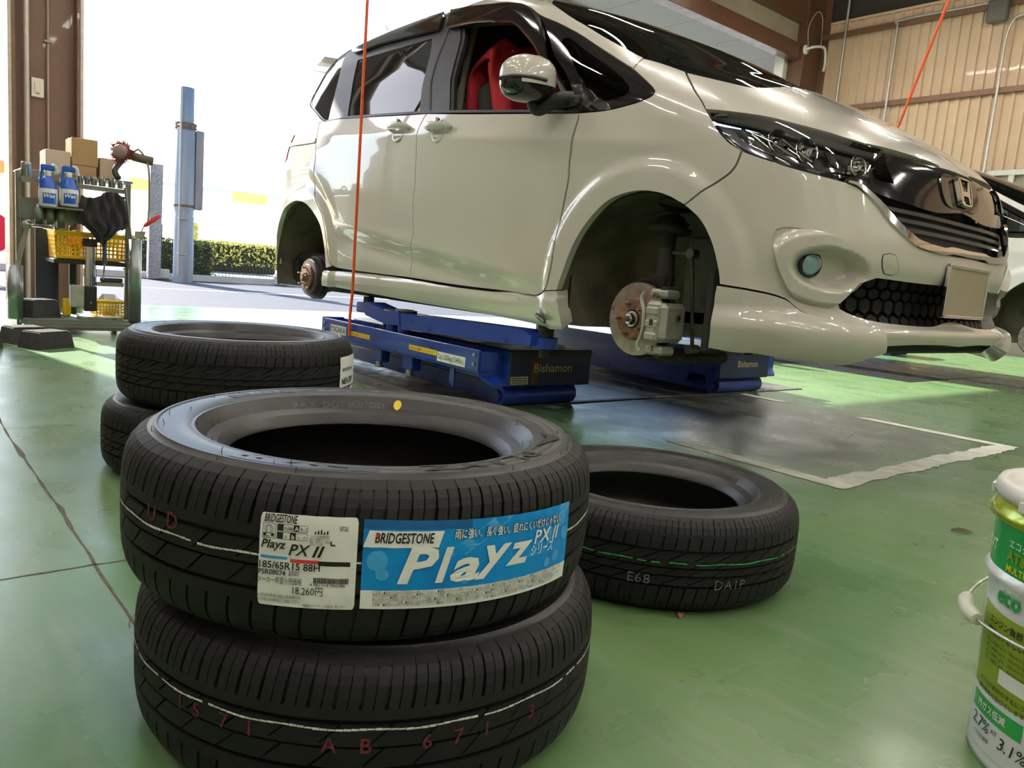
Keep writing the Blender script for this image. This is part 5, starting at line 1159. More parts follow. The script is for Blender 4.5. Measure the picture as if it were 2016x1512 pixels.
# swing arms carrying the car
def arm(px, y, dy, nm, parent): pts, e = px_prism(px, y, dy); return MB().prism(pts, e).build(nm, M_LB, parent)
yA = -.86
pa = arm([(789, 616), (808, 619), (1011, 646), (1029, 649), (1046, 662), (1043, 681), (1017, 680), (808, 650), (789, 649)], yA, .11, 'swing_arm', lu1)
pb = arm([(712, 600), (722, 594), (756, 610), (785, 611), (786, 641), (758, 638), (719, 620)], yA, .11, 'swing_arm', lu1)
for pxx in ((775, 0), (798, 0)):
    top = on_y(np.array((pxx[0], 612.)), yA + .04); bot = on_y(np.array((pxx[0] - 1, 648.)), yA + .04); MB().cyl(bot - (0, 0, .02), top, .035, n=24).build('hinge_barrel', M_LB, lu1); MB().cyl(top, top + (0, 0, .006), .048, n=24).build('hinge_washer', M_STEEL, lu1)
p0 = on_y(np.array((1074., 664.)), -.775); m = MB(); m.cyl((p0[0], p0[1], p0[2] - .005), (p0[0], p0[1], .404), .033, n=24); pd = m.build('lift_pad', mat('worn_pad', (.06, .055, .05), .6, .3, noise=.5, scale=40), lu1)
m = MB(); m.cyl((p0[0], p0[1], p0[2] - .045), (p0[0], p0[1], p0[2] + .0), .052, n=28); m.rbox((p0[0] - .20, p0[1] - .045, p0[2] - .045), (p0[0], p0[1] + .045, p0[2] - .004), .004); m.build('pad_carrier', M_LB, lu1)
m = MB(); m.cyl((p0[0], p0[1], .262), (p0[0], p0[1], p0[2] - .045), .022, n=16); m.build('pad_screw', M_DECK, lu1)
p1 = on_y(np.array((726., 594.)), -.775); MB().cyl((p1[0], p1[1], p1[2] - .01), (p1[0], p1[1], .404), .030, n=20).build('lift_pad', mat('worn_pad', (.06, .055, .05)), lu1)
MB().rbox((p1[0] - .05, p1[1] - .05, p1[2] - .06), (p1[0] + .12, p1[1] + .05, p1[2] - .005), .006).build('pad_carrier', M_LB, lu1)
MB().cyl((p1[0] + .28, -.80, .262), (p1[0] + .28, -.80, p1[2] - .08), .035, n=16).build('arm_post', M_DECK, lu1)
for xx in (-.55, -2.03):
    MB().cyl((xx, .78, .262), (xx, .78, .404), .033, n=20).build('lift_pad', mat('worn_pad', (.06, .055, .05)), lu2)
# second bay: the same pair, and the pale car on it
def copy_tree(o, parent=None):
    c = o.copy(); COL.objects.link(c)
    if parent is not None: c.parent = parent
    for ch in o.children: copy_tree(ch, c)
    return c
BAY = 4.42
l3 = copy_tree(lu1); l3.location.y += BAY; l3['label'] = 'blue scissor lift platform of the second bay, partly hidden under the nose of the minivan'
l4 = copy_tree(lu2); l4.location.y += BAY; l4['label'] = 'farthest blue scissor lift platform, seen below the second white car'
SKIP = ('seat_cover',)
car2 = copy_tree(car); car2.location = (-.085, 4.62, -.035); car2['label'] = 'second white car on the far lift, only its front side showing at the right edge'
for ch in car2.children_recursive:
    if ch.data and len(ch.data.materials) and ch.data.materials[0] == M_PAINT:
        ch.material_slots[0].link = 'OBJECT'; ch.material_slots[0].material = M_PAINT2
# ================================================================== ROOM AND STREET
def structure(o): o['kind'] = 'structure'; return o
M_INT = mat('interior_sheet', (.48, .44, .37), .6, noise=.1, scale=2)
XB, YW, XF, YN = -5.80, 9.90, 9.0, -9.0     # rear opening, far side wall, front wall, near side wall
ZC = 6.0
def floor_mat():
    m = bpy.data.materials.new('green_epoxy_floor'); m.use_nodes = True; t = m.node_tree; N = t.nodes; L = t.links; b = N['Principled BSDF']
    tc = N.new('ShaderNodeTexCoord'); sep = N.new('ShaderNodeSeparateXYZ'); L.new(tc.outputs['Object'], sep.inputs[0])
    def noise(sc, det=5, st=(1, 1, 1)):
        mp = N.new('ShaderNodeMapping'); mp.inputs['Scale'].default_value = st; L.new(tc.outputs['Object'], mp.inputs['Vector']); n = N.new('ShaderNodeTexNoise'); n.inputs['Scale'].default_value = sc; n.inputs['Detail'].default_value = det; L.new(mp.outputs[0], n.inputs['Vector']); return n.outputs['Fac']
    def mixc(f, c1, c2):
        x = N.new('ShaderNodeMix'); x.data_type = 'RGBA'; x.inputs[0].default_value = .5
        if not isinstance(f, float): L.new(f, x.inputs[0])
        for k, c in ((6, c1), (7, c2)):
            if isinstance(c, tuple): x.inputs[k].default_value = (*c, 1)
            else: L.new(c, x.inputs[k])
        return x.outputs[2]
    def rng(v, a, b_, c=0., d=1.):
        r = N.new('ShaderNodeMapRange'); r.inputs['From Min'].default_value = a; r.inputs['From Max'].default_value = b_; r.inputs['To Min'].default_value = c; r.inputs['To Max'].default_value = d; L.new(v, r.inputs['Value']); return r.outputs[0]
    def math_(op, a, b_):
        r = N.new('ShaderNodeMath'); r.operation = op
        for k, v in ((0, a), (1, b_)):
            if isinstance(v, (int, float)): r.inputs[k].default_value = v
            else: L.new(v, r.inputs[k])
        return r.outputs[0]
    g = mixc(rng(noise(1.3, 6), .35, .65), (.080, .185, .075), (.125, .215, .080))
    g = mixc(rng(noise(9, 6), .45, .85, 0, .5), g, (.15, .235, .12))
    g = mixc(rng(noise(4, 8, (1, 6, 1)), .50, .80, 0, .5), g, (.22, .26, .19))      # scuffs
    # worn, dirty bay in front of the lift
    nx = noise(2.2, 6); wob = math_('MULTIPLY', math_('SUBTRACT', nx, .5), .9)
    X = math_('ADD', sep.outputs[0], wob); Y = math_('ADD', sep.outputs[1], wob)
    def band(v, a, b_, s): return math_('MULTIPLY', rng(v, a - s, a + s), rng(v, b_ + s, b_ - s))
    dirt = math_('MULTIPLY', band(X, -1.0, .50, .10), band(Y, -.30, 1.05, .16)); dirt = math_('MULTIPLY', dirt, rng(noise(3, 7, (1, 5, 1)), .25, .60, .55, 1.0))
    g = mixc(dirt, g, (.125, .125, .095))
    L.new(g, b.inputs['Base Color'])
    r = rng(noise(3.5, 6), .3, .7, .22, .38); L.new(r, b.inputs['Roughness'])
    b.inputs['Specular IOR Level'].default_value = .5
    bp = N.new('ShaderNodeBump'); bp.inputs['Strength'].default_value = .12; bp.inputs['Distance'].default_value = .01; L.new(noise(3.0, 3), bp.inputs['Height']); L.new(bp.outputs[0], b.inputs['Normal'])
    return m
FL = structure(MB().box((XB - .45, YN, -.12), (XF, YW, 0)).build('floor', floor_mat()))
M_PLATE = mat('floor_steel_plate', (.20, .19, .185), .34, .7, noise=.35, scale=5, rvar=.12, col2=(.11, .10, .10))
for k, (x0, x1, y0, y1) in enumerate(((-2.95, -.80, -.26, .765), (-2.95, -.80, -1.08, -.93), (-2.95, -.80, 1.42, 1.76))):
    pl_ = MB().rbox((x0, y0, 0.0), (x1, y1, .004), .001).build('steel_plate', M_PLATE, FL)
    for xx in np.linspace(x0 + .15, x1 - .15, 5):
        for yy in ((y0 + .06, y1 - .06) if y1 - y0 > .5 else ((y0 + y1) / 2,)): MB().cyl((xx, yy, .0035), (xx, yy, .0045), .013, n=14).build('plate_hole', M_MATTE, pl_)
for (x0, x1, y0, y1) in ((-2.95, -.78, -.93, -.26), (-2.95, -.78, .765, 1.42)):
    MB().box((x0, y0, 0.0), (x1, y1, .002)).build('lift_pit', M_DECK, FL)
MB().rbox((-.80, -1.08, 0), (-.765, 1.78, .006), .002).build('pit_edge', mat('edge_steel', (.16, .16, .15), .5, .5, noise=.3, scale=20), FL)
# second bay plates
MB().rbox((-2.95, 4.16, 0.0), (-.80, 5.185, .004), .001).build('steel_plate', M_PLATE, FL)
MB().rbox((-2.95, 3.40, 0.0), (-.78, 4.16, .002), .0005).build('lift_pit', M_DECK, FL)
M_LINE = mat('white_floor_paint', (.86, .86, .80), .55, noise=.25, scale=18, rvar=.1, col2=(.66, .67, .58))
def paint(pts_a, pts_b, seed, nm='floor_line', rough_=.004, z=None):
    z = .0010 + .0003 * seed
    """ragged-edged painted strip between two edges"""
    r_ = np.random.RandomState(seed); n = 46; A = np.array([np.asarray(pts_a[0]) + (np.asarray(pts_a[1]) - np.asarray(pts_a[0])) * i / n for i in range(n + 1)]); B = np.array([np.asarray(pts_b[0]) + (np.asarray(pts_b[1]) - np.asarray(pts_b[0])) * i / n for i in range(n + 1)])
    d = (B - A) / np.linalg.norm(B - A, axis=1)[:, None]; k = np.convolve(r_.randn(n + 7), np.ones(3) / 3, 'same')[:n + 1]; k2 = np.convolve(r_.randn(n + 7), np.ones(3) / 3, 'same')[:n + 1]
    A = A + d * (k * rough_)[:, None]; B = B + d * (k2 * rough_)[:, None]; V = [(p[0], p[1], z) for p in A] + [(p[0], p[1], z) for p in B]
    m = MB(); m.add(V, [(i, i + 1, n + 2 + i, n + 1 + i) for i in range(n)]); return m.build(nm, M_LINE, FL, fix=False)
paint([(-.02, -.535), (.70, -.535)], [(.03, -.455), (.62, -.455)], 1, rough_=.002); paint([(.615, -.53), (.615, 1.09)], [(.705, -.53), (.705, 1.09)], 2, rough_=.014); paint([(-.04, 1.02), (.62, 1.02)], [(.02, 1.095), (.70, 1.095)], 3, rough_=.003)
paint([(-.74, 1.03), (-.50, 1.03)], [(-.74, 1.09), (-.44, 1.09)], 4, rough_=.003); paint([(-.745, -.53), (-.66, -.53)], [(-.745, -.45), (-.69, -.45)], 5, rough_=.008)
paint([(-.76, 4.44), (.8, 4.44)], [(-.76, 4.50), (.8, 4.50)], 6, rough_=.002)
M_JOINT = mat('floor_joint_grit', (.15, .125, .095), .9, noise=.5, scale=60)
def joint(p, q, w, seed, chips=0):
    r_ = np.random.RandomState(seed); n = 80; p = np.array(p, float); q = np.array(q, float); d = (q - p) / np.linalg.norm(q - p); nn = np.array([-d[1], d[0]]); V = []
    off = np.cumsum(r_.randn(n + 1)) * .0012; off -= np.linspace(off[0], off[-1], n + 1)
    for i in range(n + 1):
        c = p + (q - p) * i / n + nn * off[i]; ww = w * (.5 + r_.rand()) * (1 + chips * (r_.rand() > .86) * 2.5); V += [(*(c - nn * ww), .0008), (*(c + nn * ww), .0008)]
    m = MB(); m.add(V, [(2 * i, 2 * i + 1, 2 * i + 3, 2 * i + 2) for i in range(n)]); m.build('floor_joint', M_JOINT, FL, fix=False)
joint((-3.6, -2.595), (.60, -2.600), .0022, 1, .6); joint((.338, -4.5), (.335, -2.48), .0022, 2); joint((-.90, -2.60), (-.87, -2.2), .0010, 3); joint((.60, -2.60), (2.6, -2.60), .0022, 4, .6)
joint((.62, -2.61), (.25, -2.45), .0008, 5)

# ---- columns and the opening's frame
M_BRN = mat('brown_steel_paint', (.115, .052, .028), .38, 0, .2, noise=.15, scale=6, rvar=.08)
M_BRN_D = mat('brown_column_paint', (.15, .080, .056), .45, 0, .1, noise=.15, scale=6, rvar=.08)
def column(y0, y1, nm, m_, ztop=ZC):
    m = MB(); m.rbox((XB - .15, y0, 0), (XB + .15, y0 + .05, ztop), .004); m.rbox((XB - .15, y1 - .05, 0), (XB + .15, y1, ztop), .004); m.rbox((XB - .06, y0 + .05, 0), (XB + .05, y1 - .05, ztop), .003); return structure(m.build(nm, m_))
c1 = column(-2.03, -1.50, 'trim_1', M_BRN_D); c1['label'] = 'brown steel column beside the tool cart'
c2 = column(9.12, 9.86, 'trim_2', M_BRN); c2['label'] = 'brown steel column in the far corner'
M_GALV = mat('galvanised_conduit', (.52, .50, .46), .42, .6, noise=.15, scale=25)
M_PIPEW = mat('painted_conduit', (.30, .23, .19), .4, .1, noise=.1, scale=25)
MB().cyl((XB + .10, -1.90, 0), (XB + .10, -1.90, 5.6), .022, n=16).build('conduit', mat('pale_pipe', (.46, .40, .36), .35, .4, noise=.1, scale=20), c1)
cn = MB().cyl((XB + .07, -1.745, .3), (XB + .07, -1.745, 5.6), .009, n=12).build('conduit', M_PIPEW, c1); MB().rbox((XB + .05, -1.775, 2.14), (XB + .09, -1.715, 2.16), .003).build('saddle_clip', M_PIPEW, cn)
for yy in (-2.02, -1.515): MB().rbox((XB + .145, yy - .012, 0), (XB + .156, yy + .012, 5.6), .003).build('edge_highlight', mat('edge_highlight_tone', (.50, .42, .36), .3, .5, noise=.2, scale=20), c1)  # pale strips paint the bright highlights along the column's edges
sw = MB().rbox((XB + .05, -1.865, 1.70), (XB + .075, -1.775, 1.85), .005).build('switch_plate', mat('ivory_plastic', (.66, .58, .50), .45, noise=.04, scale=20), c1)
MB().rbox((XB + .074, -1.842, 1.735), (XB + .082, -1.798, 1.815), .003).build('switch_rocker', mat('ivory_plastic', (.66, .58, .50)), sw); MB().box((XB + .0755, -1.832, 1.725), (XB + .0765, -1.808, 1.731)).build('switch_mark', M_INK, sw)
# header beams over the opening, infill panel, roof
hd1 = structure(MB().rbox((XB - .10, -8.9, 4.50), (XB + .10, 9.12, 4.755), .006).build('trim_3', M_BRN)); hd1['label'] = 'brown header beam over the rear opening'
hd2 = structure(MB().rbox((XB - .10, -8.9, 5.08), (XB + .12, 9.12, 5.42), .006).build('trim_4', M_BRN)); hd2['label'] = 'upper brown beam over the rear opening'
structure(MB().box((XB - .05, -8.9, 4.755), (XB + .0, 9.12, 5.08)).build('wall_rear_infill', mat('beige_board', (.34, .30, .22), .7, noise=.15, scale=4)))
structure(MB().box((XB - .05, -8.9, 5.42), (XB + .0, 9.9, ZC)).build('wall_rear_gable', mat('dark_gable', (.03, .025, .02), .7, noise=.15, scale=4)))
structure(MB().box((XB - .06, YN, 0), (XB + .02, -2.9, 4.5)).build('wall_rear_sunblock', M_INT))  # added, unseen wall stretch that keeps the sun off the left floor
# eaves soffit outside, panel by panel
EV = structure(MB().box((XB - 1.30, -9, 4.62), (XB - .10, 11.2, 4.66)).build('trim_5', mat('soffit_board', (.33, .31, .285), .6, noise=.05, scale=3))); EV['label'] = 'pale boarded eaves outside the rear opening'
for k in range(18):
    y0 = -9 + k * 1.13; MB().rbox((XB - 1.28, y0 + .004, 4.608), (XB - .16, y0 + 1.126, 4.622), .002).build('soffit_panel', mat('soffit_board', (.33, .31, .285)), EV)
MB().rbox((XB - .20, -9, 4.585), (XB - .11, 11.2, 4.63), .004).build('edge_trim', mat('pale_trim', (.60, .60, .62), .4, .2, noise=.05, scale=9), EV)
MB().rbox((XB - 1.34, -9, 4.57), (XB - 1.28, 11.2, 4.80), .004).build('gutter', mat('gutter_grey', (.25, .25, .27), .5, noise=.05, scale=9), EV)
g_ = structure(MB().rbox((XB - .30, 9.00, 0), (XB - .12, 9.12, 4.6), .004).build('trim_6', mat('pale_guide', (.62, .60, .55), .45, .2, noise=.08, scale=9))); g_['label'] = 'pale shutter guide rail at the far column'
# hooked lamp bracket on the column
lb = tag(MB().tube(bez([(XB + .15, 9.16, 4.66), (XB + .26, 9.22, 4.70), (XB + .30, 9.42, 4.74), (XB + .30, 9.52, 4.70), (XB + .30, 9.56, 4.52), (XB + .30, 9.54, 4.38)], 8), .022, 12).lathe([(.075, 0), (.075, .02), (.03, .035)], 20, (XB + .15, 9.16, 4.66), (1, 0, 0)).build('hose_hook', mat('white_enamel', (.62, .60, .55), .4, noise=.05, scale=20)), 'white bent pipe bracket on the far brown column', 'bracket')
MB().tube(bez([(XB + .17, 9.20, 4.70), (XB + .20, 9.10, 5.0), (XB + .20, 9.30, 5.28), (XB + .20, 9.48, 5.22), (XB + .22, 9.50, 4.80)], 10), .007, 8).build('cable', mat('pale_cable', (.42, .36, .28), .6, noise=.1, scale=30), lb)

# ---- far side wall: corrugated sheet, girts, conduits
def corrugated(x0, x1, y, z0, z1, nm, m_, pitch=.150, dep=.032, flip=1):
    X = []; x = x0
    while x < x1: X += [(x, 0), (x + pitch * .62, 0), (x + pitch * .70, 1), (x + pitch * .92, 1)]; x += pitch
    V = [(a, y - flip * dep * b, z0) for a, b in X] + [(a, y - flip * dep * b, z1) for a, b in X]; n = len(X); m = MB(); m.add(V, [(i, i + 1, n + i + 1, n + i) for i in range(n - 1)]); return structure(m.build(nm, m_))
M_SHEET = mat('beige_corrugated_sheet', (.58, .42, .285), .48, 0, .1, noise=.10, scale=2.5, rvar=.1)
wl = corrugated(XB + .02, XF, YW, 0, 5.22, 'wall_left', M_SHEET)
structure(MB().box((XB, YW + .005, 0), (XF, YW + .12, ZC)).build('wall_left_backing', mat('dark_gable', (.03, .025, .02))))
for zz in (3.80, 5.02, 2.62, 1.4):
    m_ = M_BRN if zz > 3 else M_GALV; MB().rbox((XB + .02, YW - .10, zz - .04), (XF, YW - .033, zz + .04), .004).build('girt', mat('girt_brown', (.20, .10, .06), .45, 0, .2, noise=.1, scale=8) if zz > 3 else M_GALV, wl)
for xx, z0, z1 in ((-5.33, 1.0, 5.9), (-4.46, 2.6, 5.02), (-2.85, 1.0, 4.55), (-3.62, 1.0, 2.62)):
    MB().cyl((xx, YW - .12, z0), (xx, YW - .12, z1), .020, n=12).build('conduit', M_GALV, wl)
MB().tube(bez([(-2.85, YW - .12, 4.5), (-2.80, YW - .12, 4.72), (-2.6, YW - .12, 4.82), (-1.5, YW - .12, 4.84)], 8), .020, 12).build('conduit', M_GALV, wl)
MB().tube(bez([(-4.46, YW - .12, 4.98), (-4.38, YW - .12, 5.06), (-3.2, YW - .12, 5.06), (-1.5, YW - .12, 5.06)], 8), .020, 12).build('conduit', M_GALV, wl)
MB().rbox((-3.14, YW - .20, 4.76), (-2.86, YW - .09, 5.07), .02).build('junction_box', mat('grey_box', (.12, .11, .09), .5, noise=.1, scale=12), wl)
for k in range(9): MB().rbox((-3.05 + k * .26, YW - .09, 1.3), (-2.97 + k * .26, YW - .035, 2.60), .004).build('lining_post', M_GALV, wl)
MB().box((-3.2, YW - .034, .0), (XF, YW - .033, 2.6)).build('lower_lining', mat('lower_lining', (.30, .25, .20), .6, noise=.2, scale=4), wl)
MB().rbox((XB + .1, YW - .06, 5.22), (XF, YW - .0, 5.26), .004).build('sheet_capping', M_SHEET, wl)
# ---- the sides of the hall behind the camera
wf = corrugated(YN, YW, 0, 0, ZC, 'wall_front', M_INT)
wf.rotation_euler = (0, 0, PI / 2); wf.location = (XF, 0, 0)
structure(MB().box((XF + .06, YN, 0), (XF + .15, YW, ZC)).build('wall_front_backing', M_INT))
# near side: closed sheet wall
wr = corrugated(XB, XF, YN, 0, ZC, 'wall_right', M_INT, flip=-1)
structure(MB().box((XB, YN - .15, 0), (XF, YN - .04, ZC)).build('wall_right_backing', M_INT))
CE = structure(MB().box((XB - .1, YN - .1, ZC), (XF, YW + .1, ZC + .08)).build('ceiling', mat('dark_roof_sheet', (.085, .075, .062), .7, noise=.2, scale=2)))
for yy in (-6.0, -2.2, 1.6, 5.4):
    MB().rbox((XB, yy - .09, ZC - .34), (XF, yy + .09, ZC), .006).build('roof_beam', M_BRN, CE)
for xx in np.arange(-4.6, 8.5, 1.6): MB().rbox((xx - .04, YN, ZC - .10), (xx + .04, YW, ZC - .01), .004).build('purlin', mat('purlin_grey', (.10, .09, .08), .6, noise=.1, scale=6), CE)
# ---- fluorescent fittings hanging in rows
M_TUBE = mat('fluorescent_tube', (.9, .9, .9), .4, emit=(1.0, .93, .81), estr=120.0)
def fitting(x, y, z, ang, label):
    t = thing('fluorescent_light', label, 'ceiling light', (x, y, z), group='fluorescent lights in rows under the roof', rotz=ang); LOCALS.add(t.name)
    MB().rbox((-.62, -.055, .03), (.62, .055, .09), .01).build('housing', M_WHITE, t)
    for s in (-.032, .032): MB().cyl((-.59, s, .012), (.59, s, .012), .0125, n=12).build('tube', M_TUBE, t)
    for s in (-.5, .5): MB().cyl((s, 0, .09), (s, 0, ZC - z), .004, n=6).build('hanger', M_GALV, t)
    return t
for j, yy in enumerate((-5.2, -2.6, 0.4, 3.4, 6.8)):
    for i, xx in enumerate((-4.0, -1.6, .8, 3.2, 5.6, 8.0)):
        fitting(xx, yy, 4.95, 0, 'long white fluorescent batten hanging under the roof out of frame')

# ---- street outside the rear opening
M_ASPH = mat('asphalt', (.060, .068, .095), .85, noise=.3, scale=14, bump=.3, bscale=150)
M_CONC = mat('pale_concrete', (.62, .61, .58), .8, noise=.12, scale=2.5, bump=.1, bscale=60)
def ground(nm, x0, x1, y0, y1, z0, z1, m_, lab):
    o = structure(MB().box((x0, y0, z0), (x1, y1, z1)).build(nm, m_)); o['label'] = lab; return o
ground('floor_street', -12.9, XB - .45, -40, 40, -.30, -.02, M_ASPH, 'grey asphalt road outside the workshop')
ground('floor_forecourt', -60, -12.9, -60, 60, -.30, .0, M_CONC, 'pale forecourt on the far side of the road')
ground('floor_yard', XB - .45, 30, -40, YN - .0, -.30, -.02, M_CONC, 'pale concrete yard outside the near side of the hall')
for xx, yy in ((-9.8, 0), ): 
    rl = MB().box((-9.86, -40, -.021), (-9.74, 40, -.0185)).build('road_line', M_WHITE, bpy.data.objects['floor_street'])
MB().rbox((-12.98, -40, -.02), (-12.80, 40, .10), .01).build('kerb', M_CONC, bpy.data.objects['floor_street'])
# utility pole
M_POLE = mat('weathered_pole', (.33, .37, .42), .5, .3, noise=.2, scale=8, stretch=(1, 1, .15))
up = thing('utility_pole', 'grey-blue steel utility pole with a strapped side plate beyond the road', 'pole', (-12.27, 1.285, 0))
MB().lathe([(.165, -.02), (.165, .10), (.160, 1.10), (.150, 1.12), (.155, 1.20), (.152, 1.30)], 28, (-12.27, 1.285, 0)).build('sleeve', M_POLE, up)
MB().lathe([(.165, 1.22), (.160, 2.52), (.130, 2.56), (.125, 3.24), (.0, 3.24)], 28, (-12.27, 1.285, 0)).build('shaft', M_POLE, up)
MB().rbox((-12.30, 1.43, 1.24), (-12.16, 1.56, 2.56), .01).build('side_plate', mat('rusty_plate', (.36, .34, .36), .6, .3, noise=.4, scale=5, stretch=(1, 1, .1)), up)
for zz in (1.26, 2.56, 2.62): MB().lathe([(.172, zz), (.176, zz + .02), (.172, zz + .04)], 28, (-12.27, 1.285, 0)).build('strap', M_RUST, up)
MB().cyl((-12.15, 1.17, .1), (-12.15, 1.17, 3.2), .020, n=10).build('cable_pipe', M_GALV, up)
for zz in (.45, 1.05): MB().rbox((-12.12, 1.14, zz), (-12.09, 1.30, zz + .02), .004).build('pipe_clip', M_GALV, up)
# concrete post and a sign stake
o = MB().prism([(-12.72, .80, 0), (-12.72, 1.00, 0), (-12.58, 1.00, 0), (-12.58, .80, 0)], (0, .02, 1.95)); o = o.build('stone_post', mat('rough_stone', (.36, .36, .37), .9, noise=.35, scale=30, bump=.6, bscale=60)); tag(o, 'rough grey stone post standing beside the utility pole', 'post')
# hedges of real leaves
def leaf_mass(nm, c, ext, n, size, m_, parent, seed):
    r_ = np.random.RandomState(seed); V = []; F = []
    for i in range(n):
        p = r_.uniform(-1, 1, 3); k = np.abs(p).max(); p = p / max(k, 1e-6) * (1 - .25 * r_.rand() ** 2); p = np.array(c) + p * np.array(ext) * (.92 + .1 * r_.rand()); a = r_.randn(3); a /= np.linalg.norm(a); b_ = np.cross(a, r_.randn(3)); b_ /= np.linalg.norm(b_); s = size * (.6 + .8 * r_.rand())
        k0 = len(V); V += [p - a * s, p + b_ * s * .5, p + a * s, p - b_ * s * .5]; F.append((k0, k0 + 1, k0 + 2, k0 + 3))
    m = MB(); m.add(V, F); o = m.build(nm, m_, parent, fix=False); o['kind'] = 'stuff'; return o
def hedge(label, c, ext, n, size, col, seed, dark):
    t = thing('hedge', label, 'hedge', (c[0], c[1], 0), group='clipped hedges across the road'); mm_ = mat('hedge_leaf_%d' % seed, col, .7, noise=.5, scale=7); leaf_mass('foliage', c, ext, n, size, mm_, t, seed)
    MB().rbox((c[0] - ext[0] * .8, c[1] - ext[1] * .9, .02), (c[0] + ext[0] * .8, c[1] + ext[1] * .9, c[2] + ext[2] * .8), .05).build('twig_core', mat('hedge_core', (.05, .05, .02), .9, noise=.5, scale=20), t)
hedge('dark green hedge behind the utility pole', (-13.6, 1.45, .36), (.35, .75, .36), 2600, .035, (.16, .20, .06), 1, True)
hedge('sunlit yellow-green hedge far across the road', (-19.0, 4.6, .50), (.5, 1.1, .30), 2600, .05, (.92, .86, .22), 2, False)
# low fence and its concrete feet
fn_ = thing('mesh_fence', 'low black wire mesh fence along the far side of the road', 'fence', (-12.82, 2.3, 0))
for yy in np.arange(1.05, 3.6, .065): MB().cyl((-12.82, yy, .05), (-12.82, yy, .40 if yy > 1.8 else .62), .0045, n=5).build('fence_wire', M_MATTE, fn_)
for zz in (.10, .20, .30, .39): MB().cyl((-12.82, 1.04, zz), (-12.82, 3.55, zz), .005, n=5).build('fence_rail', M_MATTE, fn_)
for yy, hh in ((1.06, .95), (3.28, .62)):
    MB().cyl((-12.80, yy, .0), (-12.80, yy, hh), .022, n=10).build('fence_post', M_MATTE, fn_)
for yy in (1.06, 3.28): MB().rbox((-12.86, yy - .14, .0), (-12.735, yy + .14, .17), .015).build('concrete_foot', M_CONC, fn_)
# potted shrub
ps = thing('potted_shrub', 'small shrub in a white pot across the road', 'potted plant', (-18.0, 3.05, 0)); MB().lathe([(.10, 0), (.14, .02), (.17, .75), (.15, .76), (.0, .72)], 20, (-18.0, 3.05, 0)).build('pot', M_CONC, ps); leaf_mass('foliage', (-18.0, 3.05, .98), (.2, .22, .2), 500, .05, mat('hedge_leaf_2', (.5, .5, .1)), ps, 5)
# far station canopy: only its coloured fascia stands out of the glare
bd = thing('canopy', 'low canopy with orange and yellow fascia far across the forecourt', 'canopy', (-30, 4, 0))
MB().rbox((-36, -22, 2.85), (-30, 22, 2.98), .02).build('roof_slab', mat('pale_canopy', (.85, .85, .83), .7, noise=.03, scale=1), bd)
for y0, y1, c_ in ((-9.5, -6.2, 'o'), (-2.0, 2.6, 'o'), (4.6, 5.4, 'y'), (8.4, 9.8, 'y'), (11.0, 13.0, 'y')): MB().rbox((-30.02, y0, 2.55), (-29.9, y1, 2.95), .01).build('fascia_band', mat('orange_band', (.95, .42, .10), .5, noise=.05, scale=2) if c_ == 'o' else mat('yellow_band', (.95, .85, .25), .5, noise=.05, scale=2), bd)
for yy in (-16, -4, 8, 20): MB().cyl((-33, yy, 0), (-33, yy, 2.86), .12, n=16).build('post', mat('pale_canopy', (.85, .85, .83)), bd)
# red round sign at the left edge
sg = thing('round_sign', 'red round sign on a stand at the left edge, outside', 'sign', (-9.0, -1.85, 0)); MB().cyl((-9.0, -1.85, .58), (-8.96, -1.85, .58), .24, n=36).build('disc', mat('sign_red', (.62, .01, .06), .45, noise=.03, scale=5), sg); MB().cyl((-9.02, -1.85, 0), (-9.02, -1.85, .5), .02).build('stand', M_GALV, sg)
text_on('lettering', 'SALE', M_WHITE, plane_fn((-8.958, -2.02, .54), (0, 1, 0), (0, 0, 1)), sg, size=.14) if False else None
# neighbour reflected in the car: greenish shed beyond the open near side
nb = thing('neighbour_shed', 'pale green corrugated shed beyond the open near side of the hall', 'building', (-8, -24, 0)); MB().box((-24, -27, 0), (6, -24, 3.2)).build('wall', mat('pale_green_sheet', (.42, .50, .34), .6, noise=.06, scale=1), nb); MB().rbox((-24.3, -27.3, 3.2), (6.3, -23.7, 3.4), .02).build('roof', M_GALV, nb)

# ================================================================== HANGING CORDS
M_CORD = mat('orange_cord', (.80, .10, .02), .5, noise=.12, scale=40)
b0 = on_y(np.array((689., 668.)), -.915); b0[2] = max(b0[2], .2)
oc = MB().tube([(b0[0] + .0, b0[1], ZC - .02), (b0[0], b0[1], 2.0), (b0[0], b0[1], .42), (b0[0] - .01, b0[1] - .002, .30), (b0[0] - .012, b0[1], .19)], .0078, 10).build('air_cord', M_CORD); tag(oc, 'orange cord hanging in front of the minivan down to the near lift rail', 'cord', 'orange cords hanging from the roof')
q1 = on_y(np.array((1768., 250.)), 3.05); q0 = on_y(np.array((1868., 0.)), 3.05); dd = (q1 - q0) / (q1[2] - q0[2])
top_ = q0 + dd * (ZC - .02 - q0[2]); bot_ = q0 + dd * (1.15 - q0[2])
oc2 = MB().tube(bez([top_, q0, q1, bot_, bot_ + np.array([.0, .25, -.45]), (bot_[0] + .02, 3.535, .30), (bot_[0] + .02, 3.56, .265)], 8), .010, 10).build('air_cord', M_CORD); tag(oc2, 'orange cord slanting down in front of the corrugated wall behind the bonnet', 'cord', 'orange cords hanging from the roof')

